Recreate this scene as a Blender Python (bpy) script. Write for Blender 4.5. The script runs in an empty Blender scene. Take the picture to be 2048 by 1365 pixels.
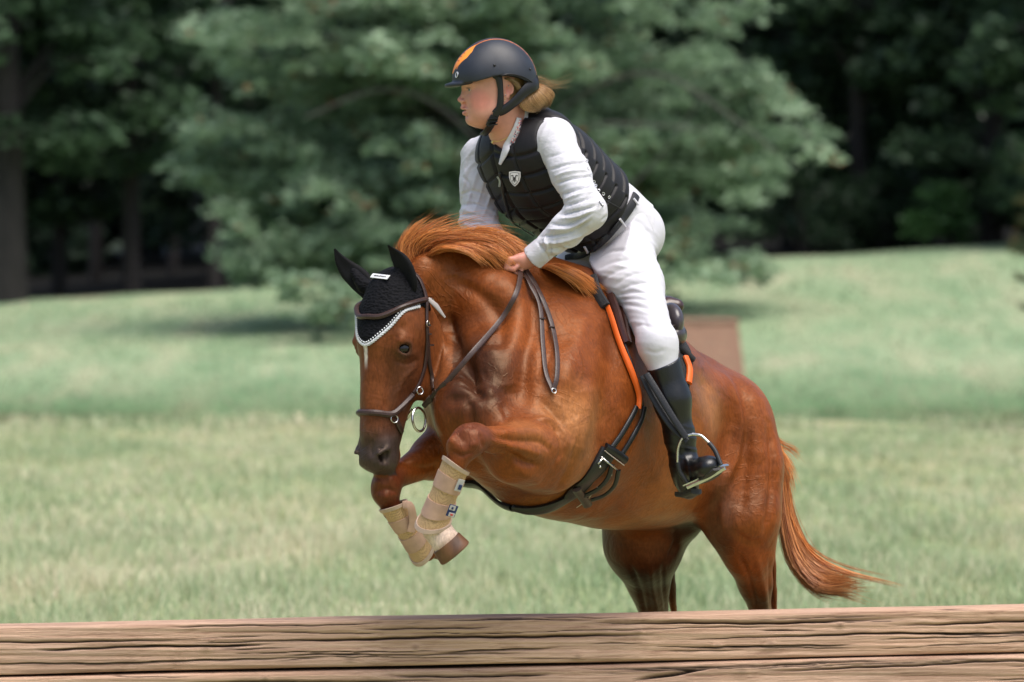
import bpy, bmesh, math, random, os
import numpy as np
from mathutils import Vector, Matrix
from mathutils.bvhtree import BVHTree
from mathutils.geometry import tessellate_polygon
random.seed(7); RNG = np.random.default_rng(11)
SC = bpy.context.scene
COL = SC.collection

# ------------------------------------------------------------------ camera
CAM_D, CAM_H, FPX = 16.0, 1.61, 10240.0      # distance, height, focal length in photo pixels (2048 wide)
HORIZON = 600.0
cam_d = bpy.data.cameras.new('camera'); cam = bpy.data.objects.new('camera', cam_d); COL.objects.link(cam)
PITCH = math.atan((682.5 - HORIZON) / FPX)
cam.location = (0, -CAM_D, CAM_H); cam.rotation_euler = (math.pi/2 - PITCH, 0, 0)
cam_d.lens = 180.0; cam_d.sensor_width = 36.0; cam_d.clip_start = 0.5; cam_d.clip_end = 2000
cam_d.dof.use_dof = True; cam_d.dof.focus_distance = CAM_D - 0.25; cam_d.dof.aperture_fstop = 4.2
cam_d.dof.aperture_blades = 0
SC.camera = cam

# ------------------------------------------------------------------ light
SUN_EL, SUN_AZ = math.radians(68), math.radians(138)   # azimuth measured clockwise from +Y (north)
w = bpy.data.worlds.new('World'); SC.world = w; w.use_nodes = True
nt = w.node_tree; bg = nt.nodes['Background']
sky = nt.nodes.new('ShaderNodeTexSky'); sky.sky_type = 'NISHITA'; sky.sun_disc = False
sky.sun_elevation = SUN_EL; sky.sun_rotation = SUN_AZ; sky.air_density = 1.0; sky.dust_density = 4.0; sky.ozone_density = 0.6
nt.links.new(sky.outputs[0], bg.inputs[0]); bg.inputs[1].default_value = 0.105
sd = bpy.data.lights.new('sun', 'SUN'); sun = bpy.data.objects.new('sun', sd); COL.objects.link(sun)
sd.energy = 1.9; sd.angle = math.radians(46); sd.color = (1.0, 0.965, 0.91)
sdir = Vector((math.sin(SUN_AZ)*math.cos(SUN_EL), math.cos(SUN_AZ)*math.cos(SUN_EL), math.sin(SUN_EL)))
sun.rotation_euler = (-sdir).to_track_quat('-Z', 'Y').to_euler()
sun.location = (0, 0, 30)
SC.view_settings.view_transform = 'Standard'; SC.view_settings.look = 'None'
SC.view_settings.exposure = 0.85; SC.view_settings.gamma = 1.0

# ------------------------------------------------------------------ helpers
def P(u, v, y=0.0):
    "world point seen at photo position (u, v) at depth y metres behind the horse's plane"
    xc = (u - 1024) / FPX; zc = -(v - 682.5) / FPX
    cp, sp = math.cos(PITCH), math.sin(PITCH)
    d = np.array([xc, cp + zc*sp, zc*cp - sp])
    t = (y + CAM_D) / d[1]
    return np.array([0, -CAM_D, CAM_H]) + d*t
PX = 1/640.0
CAMP = np.array([0, -CAM_D, CAM_H])
def nrm(v): v = np.asarray(v, float); return v/np.linalg.norm(v)

def tag(o, label=None, cat=None, group=None, kind=None):
    if label: o['label'] = label
    if cat: o['category'] = cat
    if group: o['group'] = group
    if kind: o['kind'] = kind
    return o
def empty(name, loc, label, cat, group=None):
    o = bpy.data.objects.new(name, None); COL.objects.link(o); o.location = loc
    o.empty_display_size = 0.1
    return tag(o, label, cat, group)
def link(name, me, mat, parent=None, smooth=True):
    o = bpy.data.objects.new(name, me); COL.objects.link(o)
    if mat is not None:
        for m in (mat if isinstance(mat, (list, tuple)) else [mat]): me.materials.append(m)
    if smooth and len(me.polygons): me.polygons.foreach_set('use_smooth', np.ones(len(me.polygons), bool))
    if parent is not None:
        o.parent = parent; o.matrix_parent_inverse = Matrix.Translation(-parent_loc(parent))
    return o
def parent_loc(p):
    l = Vector((0, 0, 0))
    while p is not None: l = l + p.location; p = p.parent if p.matrix_parent_inverse.is_identity else None
    return l
def mesh_np(name, V, F, col=None, mi=None):
    "V (n,3), F (m,3|4) int array"
    me = bpy.data.meshes.new(name)
    V = np.ascontiguousarray(V, np.float32); F = np.ascontiguousarray(F, np.int32)
    k = F.shape[1]
    me.vertices.add(len(V)); me.vertices.foreach_set('co', V.ravel())
    me.loops.add(F.size); me.loops.foreach_set('vertex_index', F.ravel())
    me.polygons.add(len(F)); me.polygons.foreach_set('loop_start', np.arange(0, F.size, k, dtype=np.int32))
    try: me.polygons.foreach_set('loop_total', np.full(len(F), k, np.int32))
    except Exception: pass
    if mi is not None: me.polygons.foreach_set('material_index', np.asarray(mi, np.int32))
    me.update(calc_edges=True)
    if col is not None:
        a = me.color_attributes.new('Col', 'FLOAT_COLOR', 'POINT')
        c = np.ones((len(V), 4), np.float32); c[:, :3] = col
        a.data.foreach_set('color', c.ravel())
    return me

# ------------------------------------------------------------------ implicit modelling
def axis(*segs):
    out = []
    for lo, hi, st in segs:
        n = max(2, int(round((hi-lo)/st)))
        a = np.linspace(lo, hi, n+1)
        out.append(a if not out else a[1:])
    return np.concatenate(out).astype(np.float32)
def smin(a, b, k):
    if k <= 0: return np.minimum(a, b)
    h = np.maximum(k - np.abs(a-b), 0)/k
    return np.minimum(a, b) - h*h*k*0.25
class Field:
    def __init__(s, xs, ys, zs):
        s.ax = (xs, ys, zs); s.G = np.full((len(xs), len(ys), len(zs)), 0.3, np.float32)
    def sub(s, lo, hi):
        sl = []
        for a, l, h in zip(s.ax, lo, hi):
            i = max(0, int(np.searchsorted(a, l))-1); j = min(len(a), int(np.searchsorted(a, h))+1)
            if j <= i: return None
            sl.append(slice(i, j))
        return tuple(sl)
    def op(s, fn, lo, hi, k, mode='+'):
        m = k + 0.02
        sl = s.sub(np.asarray(lo)-m, np.asarray(hi)+m)
        if sl is None: return
        x = s.ax[0][sl[0]][:, None, None]; y = s.ax[1][sl[1]][None, :, None]; z = s.ax[2][sl[2]][None, None, :]
        d = fn(x, y, z).astype(np.float32); g = s.G[sl]
        s.G[sl] = smin(g, d, k) if mode == '+' else -smin(-g, d, k)
    def ball(s, c, r, k=.02, mode='+', ax=None):
        "ellipsoid: r scalar or 3 radii along the 3 axes ax (rows)"
        c = np.asarray(c, float); r = np.broadcast_to(np.asarray(r, float), (3,))
        A = np.eye(3) if ax is None else np.array([nrm(a) for a in ax])
        R = r.max()
        ext = np.sqrt(((A*r[:, None])**2).sum(0))
        def fn(x, y, z):
            dx, dy, dz = x-c[0], y-c[1], z-c[2]
            k0 = 0; k1 = 0
            for i in range(3):
                q = dx*A[i, 0] + dy*A[i, 1] + dz*A[i, 2]
                k0 = k0 + (q/r[i])**2; k1 = k1 + (q/r[i]**2)**2
            k0 = np.sqrt(k0); k1 = np.sqrt(k1) + 1e-6
            return k0*(k0-1)/k1
        s.op(fn, c-ext, c+ext, k, mode)
    def cone(s, a, b, ra, rb, k=.02, mode='+', flat=None, q=1.0, disp=None):
        "round cone; flat = unit axis along which the section is scaled by q"
        a = np.asarray(a, float); b = np.asarray(b, float)
        n = None if flat is None else nrm(flat)
        qs = q if isinstance(q, (tuple, list)) else (q, q)
        ab = b-a; L2 = float(ab@ab)+1e-12
        R = max(ra*max(1, qs[0]), rb*max(1, qs[1]))
        def fn(x, y, z):
            dx, dy, dz = x-a[0], y-a[1], z-a[2]
            t = np.clip((dx*ab[0]+dy*ab[1]+dz*ab[2])/L2, 0, 1)
            ex, ey, ez = dx-t*ab[0], dy-t*ab[1], dz-t*ab[2]
            r = ra + (rb-ra)*t
            if n is not None:
                qq = qs[0] + (qs[1]-qs[0])*t
                e = ex*n[0]+ey*n[1]+ez*n[2]
                f = e*(1/qq-1)
                gx, gy, gz = ex+n[0]*f, ey+n[1]*f, ez+n[2]*f
                l0 = np.sqrt(gx*gx+gy*gy+gz*gz)+1e-6
                # distance-like correction
                g1 = e/(qq*qq) - e
                hx, hy, hz = ex+n[0]*g1, ey+n[1]*g1, ez+n[2]*g1
                l1 = np.sqrt(hx*hx+hy*hy+hz*hz)+1e-6
                d = (l0-r)*l0/l1
            else:
                d = np.sqrt(ex*ex+ey*ey+ez*ez) - r
            if disp is not None: d = d - disp(x, y, z, t)
            return d
        s.op(fn, np.minimum(a, b)-R, np.maximum(a, b)+R, k, mode)
    def chain(s, pts, k=.02, **kw):
        for (a, ra), (b, rb) in zip(pts[:-1], pts[1:]): s.cone(a, b, ra, rb, k, **kw)
    def mesh(s, smooth=2, keep=None):
        G = s.G; xs, ys, zs = s.ax
        ins = G < 0
        c = np.zeros(tuple(n-1 for n in G.shape), np.uint8)
        for i in (0, 1):
            for j in (0, 1):
                for k in (0, 1):
                    c += ins[i:G.shape[0]-1+i, j:G.shape[1]-1+j, k:G.shape[2]-1+k]
        act = (c > 0) & (c < 8)
        idx = np.argwhere(act); I, J, K = idx.T
        vid = np.full(act.shape, -1, np.int32); vid[I, J, K] = np.arange(len(idx))
        acc = np.zeros((len(idx), 3)); cnt = np.zeros(len(idx))
        corners = [(0,0,0),(1,0,0),(0,1,0),(1,1,0),(0,0,1),(1,0,1),(0,1,1),(1,1,1)]
        for axd in range(3):
            for cn in corners:
                if cn[axd]: continue
                c2 = list(cn); c2[axd] = 1
                g0 = G[I+cn[0], J+cn[1], K+cn[2]]; g1 = G[I+c2[0], J+c2[1], K+c2[2]]
                m = (g0 < 0) != (g1 < 0)
                t = np.where(m, g0/np.where(m, g0-g1, 1), 0)
                p0 = np.stack([xs[I+cn[0]], ys[J+cn[1]], zs[K+cn[2]]], 1); p1 = np.stack([xs[I+c2[0]], ys[J+c2[1]], zs[K+c2[2]]], 1)
                acc += np.where(m[:, None], p0+(p1-p0)*t[:, None], 0); cnt += m
        V = acc/cnt[:, None]
        F = []
        # x edges
        for axd in range(3):
            a1, a2 = [(1, 2), (2, 0), (0, 1)][axd]
            sh = [slice(None)]*3; sh2 = [slice(None)]*3
            sh[axd] = slice(0, -1); sh2[axd] = slice(1, None)
            A = ins[tuple(sh)]; B = ins[tuple(sh2)]
            e = np.argwhere(A != B)
            ok = (e[:, a1] > 0) & (e[:, a1] < G.shape[a1]-1) & (e[:, a2] > 0) & (e[:, a2] < G.shape[a2]-1)
            e = e[ok]
            flip = A[e[:, 0], e[:, 1], e[:, 2]]
            def cell(d1, d2):
                q = e.copy(); q[:, a1] -= d1; q[:, a2] -= d2
                return vid[q[:, 0], q[:, 1], q[:, 2]]
            q = np.stack([cell(1, 1), cell(0, 1), cell(0, 0), cell(1, 0)], 1)
            q[~flip] = q[~flip][:, ::-1]
            F.append(q)
        F = np.concatenate(F)
        # keep the largest connected piece(s)
        E = np.concatenate([F[:, [0, 1]], F[:, [1, 2]], F[:, [2, 3]], F[:, [3, 0]]])
        lab = np.arange(len(V))
        for _ in range(400):
            m = np.minimum(lab[E[:, 0]], lab[E[:, 1]])
            new = lab.copy(); np.minimum.at(new, E[:, 0], m); np.minimum.at(new, E[:, 1], m)
            new = new[new]
            if (new == lab).all(): break
            lab = new
        ids, cn = np.unique(lab, return_counts=True)
        good = ids[cn > (max(cn)*.02 if keep is None else keep)]
        mk = np.isin(lab, good); mp = np.cumsum(mk)-1
        F = mp[F[mk[F[:, 0]]]]; V = V[mk]
        E = np.concatenate([F[:, [0, 1]], F[:, [1, 2]], F[:, [2, 3]], F[:, [3, 0]]])
        deg = np.bincount(E.ravel(), minlength=len(V)).astype(float)[:, None]
        for _ in range(smooth):
            S = np.zeros_like(V)
            for cc in range(3):
                S[:, cc] = np.bincount(E[:, 0], V[E[:, 1], cc], len(V)) + np.bincount(E[:, 1], V[E[:, 0], cc], len(V))
            V = V*.5 + (S/deg)*.5
        return V, F
    def sample(s, Q):
        "trilinear value at points Q (n,3)"
        idx = []; fr = []
        for a, q in zip(s.ax, Q.T):
            i = np.clip(np.searchsorted(a, q)-1, 0, len(a)-2); idx.append(i); fr.append(np.clip((q-a[i])/(a[i+1]-a[i]), 0, 1))
        o = 0
        for i in (0, 1):
            for j in (0, 1):
                for k in (0, 1):
                    w_ = (fr[0] if i else 1-fr[0])*(fr[1] if j else 1-fr[1])*(fr[2] if k else 1-fr[2])
                    o = o + w_*s.G[idx[0]+i, idx[1]+j, idx[2]+k]
        return o
def vnormals(V, F):
    n = np.cross(V[F[:, 2]]-V[F[:, 0]], V[F[:, 3 if F.shape[1] == 4 else 1]]-V[F[:, 1 if F.shape[1] == 4 else 0]])
    N = np.zeros_like(V)
    for c in range(F.shape[1]):
        for a in range(3): N[:, a] += np.bincount(F[:, c], n[:, a], len(V))
    return N/(np.linalg.norm(N, axis=1)[:, None]+1e-12)
def bvh_of(V, F): return BVHTree.FromPolygons([tuple(map(float, v)) for v in V], F.tolist())
def hit(bvh, u, v, back=False):
    "first surface point seen at photo position (u, v)"
    d = nrm(P(u, v, 0)-CAMP)
    r = bvh.ray_cast(Vector(CAMP), Vector(d))
    if r[0] is None:
        # nearest point to the ray close to the subject
        best = None
        for y in np.linspace(-1.2, 1.0, 45):
            p = P(u, v, y); q = bvh.find_nearest(Vector(p))
            if q[0] is not None and (best is None or q[3] < best[3]): best = q
        r = best
    n = Vector(r[1])
    if n.dot(Vector(d)) > 0.2: n = -n
    return np.array(r[0]), np.array(n)
def spline(pts, n):
    "Catmull-Rom through points (m,k) -> (n,k)"
    p = np.asarray(pts, float); m = len(p)
    if m == 2: return p[0]+(p[1]-p[0])*np.linspace(0, 1, n)[:, None]
    q = np.vstack([2*p[0]-p[1], p, 2*p[-1]-p[-2]])
    seg = np.linalg.norm(np.diff(p[:, :3], axis=0), axis=1)**.5; cs = np.concatenate([[0], np.cumsum(seg)]); cs /= cs[-1]
    T = np.linspace(0, 1, n); out = []
    for t in T:
        i = min(m-2, int(np.searchsorted(cs, t, 'right')-1)); f = (t-cs[i])/(cs[i+1]-cs[i]+1e-12)
        a, b, c, d = q[i], q[i+1], q[i+2], q[i+3]
        out.append(.5*((2*b)+(-a+c)*f+(2*a-5*b+4*c-d)*f*f+(-a+3*b-3*c+d)*f**3))
    return np.array(out)
class Acc:
    "collects quads"
    def __init__(s): s.V = []; s.F = []; s.n = 0; s.C = []
    def add(s, V, F, col=None):
        s.V.append(np.asarray(V, float)); s.F.append(np.asarray(F, int)+s.n); s.n += len(V)
        if col is not None: s.C.append(np.broadcast_to(np.asarray(col, float), (len(V), 3)))
    def build(s, name, mat, parent=None, smooth=True):
        V = np.concatenate(s.V); F = np.concatenate(s.F)
        o = link(name, mesh_np(name, V, F, np.concatenate(s.C) if s.C else None), mat, parent, smooth)
        if smooth and len(F) < 20000: o.data.set_sharp_from_angle(angle=math.radians(38))
        return o
def loft(rings, cap=True):
    "rings (n, m, 3) -> V, F(quads)"
    R = np.asarray(rings); n, m, _ = R.shape
    V = R.reshape(-1, 3); F = []
    i = np.arange(n-1)[:, None]*m; j = np.arange(m)[None, :]; j2 = (j+1) % m
    F = np.stack([i+j, i+j2, i+m+j2, i+m+j], -1).reshape(-1, 4)
    if cap:
        V = np.vstack([V, R[0].mean(0), R[-1].mean(0)]); a, b = n*m, n*m+1
        jj = np.arange(m); k2 = (jj+1) % m
        F = np.vstack([F, np.stack([np.full(m, a), k2, jj, jj*0+a], 1), np.stack([np.full(m, b), (n-1)*m+jj, (n-1)*m+k2, jj*0+b], 1)])
    return V, F
def fixF(F):  # caps above use a doubled index; keep as degenerate-free triangles by splitting
    return F
def frames(C, up=None):
    T = np.gradient(C, axis=0); T /= np.linalg.norm(T, axis=1)[:, None]+1e-12
    if up is None:
        a = np.array([0, 0, 1.]) if abs(T[0][2]) < .9 else np.array([1., 0, 0])
        N = [nrm(a - T[0]*(a@T[0]))]
        for t in T[1:]:
            n = N[-1]-t*(N[-1]@t); N.append(nrm(n))
        N = np.array(N)
    else:
        N = up - T*(up*T).sum(1)[:, None]; N /= np.linalg.norm(N, axis=1)[:, None]+1e-12
    return T, N, np.cross(T, N)
def tube(pts, r, n=24, m=8, acc=None, closed=False):
    C = spline(pts, n) if n else np.asarray(pts, float)
    n = len(C)
    rr = np.interp(np.linspace(0, 1, n), np.linspace(0, 1, len(np.atleast_1d(r))), np.atleast_1d(r)) if np.ndim(r) else np.full(n, r)
    T, N, B = frames(C)
    a = np.linspace(0, 2*math.pi, m, endpoint=False)
    R = C[:, None]+ (N[:, None]*np.cos(a)[None, :, None]+B[:, None]*np.sin(a)[None, :, None])*rr[:, None, None]
    V, F = loft_c(R)
    if acc is not None: acc.add(V, F)
    return V, F
def loft_c(R):
    "loft with small collapsed end rings so that every face is a quad"
    R = np.asarray(R); c0 = R[0].mean(0); c1 = R[-1].mean(0)
    R = np.concatenate([(c0+(R[0]-c0)*.05)[None], R, (c1+(R[-1]-c1)*.05)[None]])
    n, m, _ = R.shape
    i = np.arange(n-1)[:, None]*m; j = np.arange(m)[None, :]; j2 = (j+1) % m
    F = np.stack([i+j, i+j2, i+m+j2, i+m+j], -1).reshape(-1, 4)
    return R.reshape(-1, 3), F
def strip(C, N, w_, th, acc, bulge=.35):
    "flat strap: centre line C, outward normals N, half width w_, thickness th (rounded box section)"
    C = np.asarray(C); n = len(C); N = np.asarray(N)
    T = np.gradient(C, axis=0); T /= np.linalg.norm(T, axis=1)[:, None]+1e-12
    S = np.cross(T, N); S /= np.linalg.norm(S, axis=1)[:, None]+1e-12
    U = np.cross(S, T)
    w_ = np.broadcast_to(np.asarray(w_, float), (n,)) if np.ndim(w_) == 0 or len(np.atleast_1d(w_)) == n else np.interp(np.linspace(0, 1, n), np.linspace(0, 1, len(w_)), w_)
    prof = [(-1, 0), (-1, .7), (-.82, 1), (-.35, 1+bulge), (.35, 1+bulge), (.82, 1), (1, .7), (1, 0)]
    R = np.stack([C+S*(w_*a)[:, None]+U*(th*b) for a, b in prof], 1)
    V, F = loft_c(R); acc.add(V, F)
def smoothN(N, it=6):
    N = np.array(N)
    for _ in range(it):
        M = N.copy(); M[1:-1] = (N[:-2]+N[1:-1]*2+N[2:])/4; N = M
    return N/np.linalg.norm(N, axis=1)[:, None]
def strap(bvh, uv, wpx, th, acc, n=60, off=0.002, bulge=.35, sm=4):
    "strap lying on a surface along a path given as seen in the photo"
    Q = spline(uv, n); C = []; N = []
    for q in Q:
        p, nn = hit(bvh, q[0], q[1]); C.append(p); N.append(nn)
    N = smoothN(N, 8); C = np.array(C)
    for _ in range(sm):
        D = C.copy(); D[1:-1] = (C[:-2]+2*C[1:-1]+C[2:])/4; C = D
    strip(C+N*off, N, np.asarray(wpx)*PX, th, acc, bulge)
    return C, N

# ------------------------------------------------------------------ materials
def newmat(name):
    m = bpy.data.materials.new(name); m.use_nodes = True
    return m, m.node_tree, m.node_tree.nodes['Principled BSDF']
def N_(nt, t, **kw):
    n = nt.nodes.new(t)
    for k, v in kw.items():
        if hasattr(n, k): setattr(n, k, v)
        else: n.inputs[k].default_value = v
    return n
def ramp(nt, fac, stops):
    r = nt.nodes.new('ShaderNodeValToRGB'); nt.links.new(fac, r.inputs[0])
    e = r.color_ramp.elements
    while len(e) < len(stops): e.new(.5)
    for el, (p, c) in zip(e, stops): el.position = p; el.color = (*c, 1) if len(c) == 3 else c
    return r
def mat(name, col, rough=.5, metal=0, var=.0, scale=40, bump=0, bscale=60, spec=.5, sheen=0, coat=0, stretch=None, vcol=False, sss=0, detail=4):
    m, nt, b = newmat(name); L = nt.links
    b.inputs['Roughness'].default_value = rough; b.inputs['Metallic'].default_value = metal
    b.inputs['Specular IOR Level'].default_value = spec
    b.inputs['Sheen Weight'].default_value = sheen; b.inputs['Coat Weight'].default_value = coat; b.inputs['Coat Roughness'].default_value = .25
    tc = N_(nt, 'ShaderNodeTexCoord'); mp = N_(nt, 'ShaderNodeMapping'); L.new(tc.outputs['Object'], mp.inputs[0])
    if stretch: mp.inputs['Scale'].default_value = stretch
    if vcol:
        a = N_(nt, 'ShaderNodeAttribute'); a.attribute_name = 'Col'; base = a.outputs['Color']
    else:
        rgb = N_(nt, 'ShaderNodeRGB'); rgb.outputs[0].default_value = (*col, 1); base = rgb.outputs[0]
    if var > 0:
        no = N_(nt, 'ShaderNodeTexNoise'); no.inputs['Scale'].default_value = scale; no.inputs['Detail'].default_value = detail
        L.new(mp.outputs[0], no.inputs['Vector'])
        r = ramp(nt, no.outputs[0], [(.3, (1-var,)*3), (.7, (1+var,)*3)])
        mx = N_(nt, 'ShaderNodeMix'); mx.data_type = 'RGBA'; mx.blend_type = 'MULTIPLY'; mx.inputs[0].default_value = 1
        L.new(base, mx.inputs[6]); L.new(r.outputs[0], mx.inputs[7]); base = mx.outputs[2]
    L.new(base, b.inputs['Base Color'])
    if sss: b.inputs['Subsurface Weight'].default_value = sss; b.inputs['Subsurface Radius'].default_value = (.02, .008, .004); b.inputs['Subsurface Scale'].default_value = .5
    if bump > 0:
        no = N_(nt, 'ShaderNodeTexNoise'); no.inputs['Scale'].default_value = bscale; no.inputs['Detail'].default_value = 5
        L.new(mp.outputs[0], no.inputs['Vector'])
        bp = N_(nt, 'ShaderNodeBump'); bp.inputs['Strength'].default_value = 1; bp.inputs['Distance'].default_value = bump
        L.new(no.outputs[0], bp.inputs['Height']); L.new(bp.outputs[0], b.inputs['Normal'])
    return m
# ================================================================== HORSE
YAW, PIT = math.radians(55), math.radians(19)
fh = np.array([-math.cos(YAW), -math.sin(YAW), 0])
HF = fh*math.cos(PIT)+np.array([0, 0, math.sin(PIT)]); HU = -fh*math.sin(PIT)+np.array([0, 0, math.cos(PIT)]); HL = np.array([math.sin(YAW), -math.cos(YAW), 0])
W0 = P(1178, 556, 0.10)
def H(s, l, h): return W0+s*HF+l*HL+h*HU
# head frame
hy, hp = math.radians(52), math.radians(86)
gh = np.array([-math.cos(hy), -math.sin(hy), 0])
EA = gh*math.cos(hp)+np.array([0, 0, -math.sin(hp)]); EC = gh*math.sin(hp)+np.array([0, 0, math.cos(hp)]); EB = np.array([math.sin(hy), -math.cos(hy), 0])
POLL = P(748, 552, -0.47)
def E(a, b, c): return POLL+a*.94*EA+b*EB+c*EC
def head_coords(V): D = V-POLL; return (D@EA)/.94, D@EB, D@EC
def body_coords(V): D = V-W0; return D@HF, D@HL, D@HU

xr = (P(640, 0, -.9)[0], P(1640, 0, .9)[0]); 
hx = P(905, 0, -.5)[0]
hf = Field(axis((P(690, 0, -.8)[0]-.01, hx, .0038), (hx, P(1620, 0, .7)[0]+.03, .006)),
           axis((-1.12, -.35, .0055), (-.35, 1.15, .0075)),
           axis((-.05, .62, .012), (.62, 1.0, .006), (1.0, 1.85, .0055)))
# ---- torso: (s, h centre, half lateral, half vertical)
sec = [(.30, -.50, .185, .235), (.15, -.45, .225, .325), (-.05, -.405, .265, .345), (-.30, -.385, .29, .32), (-.52, -.365, .28, .27), (-.72, -.34, .24, .21), (-.92, -.36, .20, .17)]
for a, b in zip(sec[:-1], sec[1:]):
    hf.cone(H(a[0], 0, a[1]), H(b[0], 0, b[1]), a[3], b[3], .09, flat=HL, q=(a[2]/a[3], b[2]/b[3]))
# withers and back ridge
hf.chain([(H(.16, 0, -.12), .055), (H(.06, 0, -.08), .052), (H(-.06, 0, -.065), .052), (H(-.2, 0, -.10), .055), (H(-.45, 0, -.13), .06), (H(-.68, 0, -.125), .07)], .12)
# croup
for sd_ in (1, -1):
    hf.ball(H(-.74, .10*sd_, -.24), (.19, .105, .13), .09, ax=(HF, HL, HU))
    hf.cone(H(-.60, .15*sd_, -.19), H(-.68, .205*sd_, -.24), .045, .035, .06)   # point of hip
hf.chain([(H(-.66, 0, -.15), .085), (H(-.86, 0, -.21), .08), (H(-1.0, 0, -.29), .05)], .10)
# shoulders
for sd_ in (1, -1):
    hf.cone(H(.02, .13*sd_, -.20), H(.30, .20*sd_, -.47), .085, .105, .10, flat=HL, q=(.6, .7))
    hf.ball(H(.10, .215*sd_, -.52), (.16, .065, .19), .10, ax=(nrm(HF+HU*.4), HL, nrm(HU-HF*.4)))    # triceps
    hf.ball(H(.31, .15*sd_, -.52), (.10, .09, .13), .10, ax=(HF, HL, HU))
# breast
hf.ball(P(912, 815, -.50), (.045, .06, .075), .05, ax=(gh, HL, (0, 0, 1)))
hf.ball(P(962, 816, -.53), (.055, .07, .075), .05, ax=(gh, HL, (0, 0, 1)))
hf.cone(P(952, 735, -.26), P(945, 860, -.44), .10, .095, .09)
hf.chain([(P(914, 690, -.10), .05), (P(916, 750, -.24), .055), (P(918, 810, -.42), .06)], .08)
hf.cone(P(960, 900, -.42), P(1060, 975, -.25), .075, .085, .06)
# ---- neck
nk = [(P(1110, 700, -.05), .235, .62), (P(1030, 655, -.10), .20, .60), (P(955, 622, -.13), .165, .56), (P(893, 605, -.16), .135, .52), (P(850, 605, -.23), .10, .55)]
NL = nrm(np.cross(nrm(P(860, 610, -.4)-P(1100, 690, -.1)), (0, 0, 1)))
for (a, ra, qa), (b, rb, qb) in zip(nk[:-1], nk[1:]): hf.cone(a, b, ra, rb, .05, flat=NL, q=(qa, qb))
# crest
hf.chain([(P(1150, 592, .05), .05), (P(1100, 566, .0), .045), (P(1050, 545, -.04), .042), (P(980, 530, -.11), .040), (P(905, 528, -.18), .038), (P(845, 548, -.27), .034)], .09)
hf.chain([(P(1090, 545, -.02), .02), (P(1045, 525, -.05), .022), (P(1005, 512, -.08), .022),(P(960, 506, -.12), .022), (P(905, 508, -.18), .022), (P(850, 530, -.26), .022)], .06)
# jugular side muscle
hf.chain([(P(908, 650, -.10), .05), (P(945, 700, -.24), .06), (P(985, 760, -.40), .07)], .09)
hf.chain([(P(895, 575, -.18), .05), (P(985, 595, -.23), .065), (P(1085, 650, -.22), .07)], .10)
# ---- head
hs = [(.055, -.115, .080, .085), (.11, -.11, .092, .10), (.17, -.105, .096, .105), (.24, -.105, .084, .105), (.34, -.095, .064, .092), (.42, -.08, .055, .076), (.50, -.068, .05, .063), (.565, -.062, .05, .056)]
for a, b in zip(hs[:-1], hs[1:]):
    hf.cone(E(a[0], 0, a[1]), E(b[0], 0, b[1]), a[3], b[3], .035, flat=EB, q=(a[2]/a[3], b[2]/b[3]))
hf.cone(E(.06, 0, -.075), E(.20, 0, -.035), .045, .05, .04); hf.cone(E(.20, 0, -.035), E(.50, 0, -.024), .045, .026, .03)   # forehead, nasal bone
for sd_ in (1, -1):
    hf.ball(E(.235, .060*sd_, -.175), (.145, .030, .108), .03, ax=(nrm(EA+EC*.15), EB, EC))     # cheek
    hf.cone(E(.13, .072*sd_, -.055), E(.225, .080*sd_, -.05), .024, .026, .02)                  # brow
    hf.cone(E(.210, .090*sd_, -.032), E(.214, .094*sd_, -.062), .008, .008, .012)
    hf.cone(E(.27, .062*sd_, -.085), E(.40, .050*sd_, -.062), .014, .009, .015)                 # facial crest
    hf.cone(E(.545, .034*sd_, -.040), E(.592, .036*sd_, -.034), .024, .020, .02)                # nostril rim
    hf.ball(E(.232, .098*sd_, -.047), (.0155, .018, .0215), .005, '-', ax=(EA, nrm(EB*sd_*.85+EC*.52), nrm(EC*.85-EB*sd_*.52)))           # eye socket
hf.ball(E(.59, 0, -.06), (.042, .048, .05), .03, ax=(EA, EB, EC))
hf.ball(E(.602, 0, -.085), (.028, .040, .035), .02, ax=(EA, EB, EC))        # lips
hf.ball(E(.575, 0, -.118), (.032, .032, .026), .02, ax=(EA, EB, EC))       # chin
for sd_ in (1, -1):
    hf.ball(E(.582, .058*sd_, -.024), (.029, .026, .021), .008, '-', ax=(nrm(EA-EC*.3), nrm(EB*sd_+EC*.7), nrm(EC+EA*.3-EB*sd_*.7)))
    hf.cone(E(.555, .058*sd_, -.030), E(.572, .046*sd_, -.006), .007, .007, .010)
    hf.cone(E(.612, .040*sd_, -.098), E(.560, .054*sd_, -.100), .004, .003, .006, '-')    # mouth line
# ears (inside the fly bonnet)
hf.cone(P(808, 575, -.42), P(798, 535, -.43), .020, .010, .02)
hf.cone(P(728, 572, -.36), P(708, 545, -.34), .020, .010, .02)
# ---- near fore leg
hf.cone(P(1100, 890, -.44), P(1035, 903, -.60), .098, .078, .13)
hf.cone(P(1096, 935, -.43), P(1020, 925, -.61), .07, .05, .09)
hf.cone(P(1065, 888, -.58), P(962, 878, -.80), .062, .036, .035)
hf.ball(P(938, 882, -.83), (.052, .05, .052), .025)
hf.cone(P(950, 868, -.80), P(912, 893, -.86), .032, .030, .02)
hf.cone(P(925, 905, -.85), P(908, 935, -.85), .036, .027, .02)
hf.cone(P(908, 930, -.85), P(862, 1045, -.80), .026, .024, .02)
hf.ball(P(872, 1060, -.79), (.036, .036, .034), .02); hf.ball(P(892, 1062, -.765), .024, .02)
hf.cone(P(872, 1060, -.79), P(892, 1084, -.80), .037, .044, .02)
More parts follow.
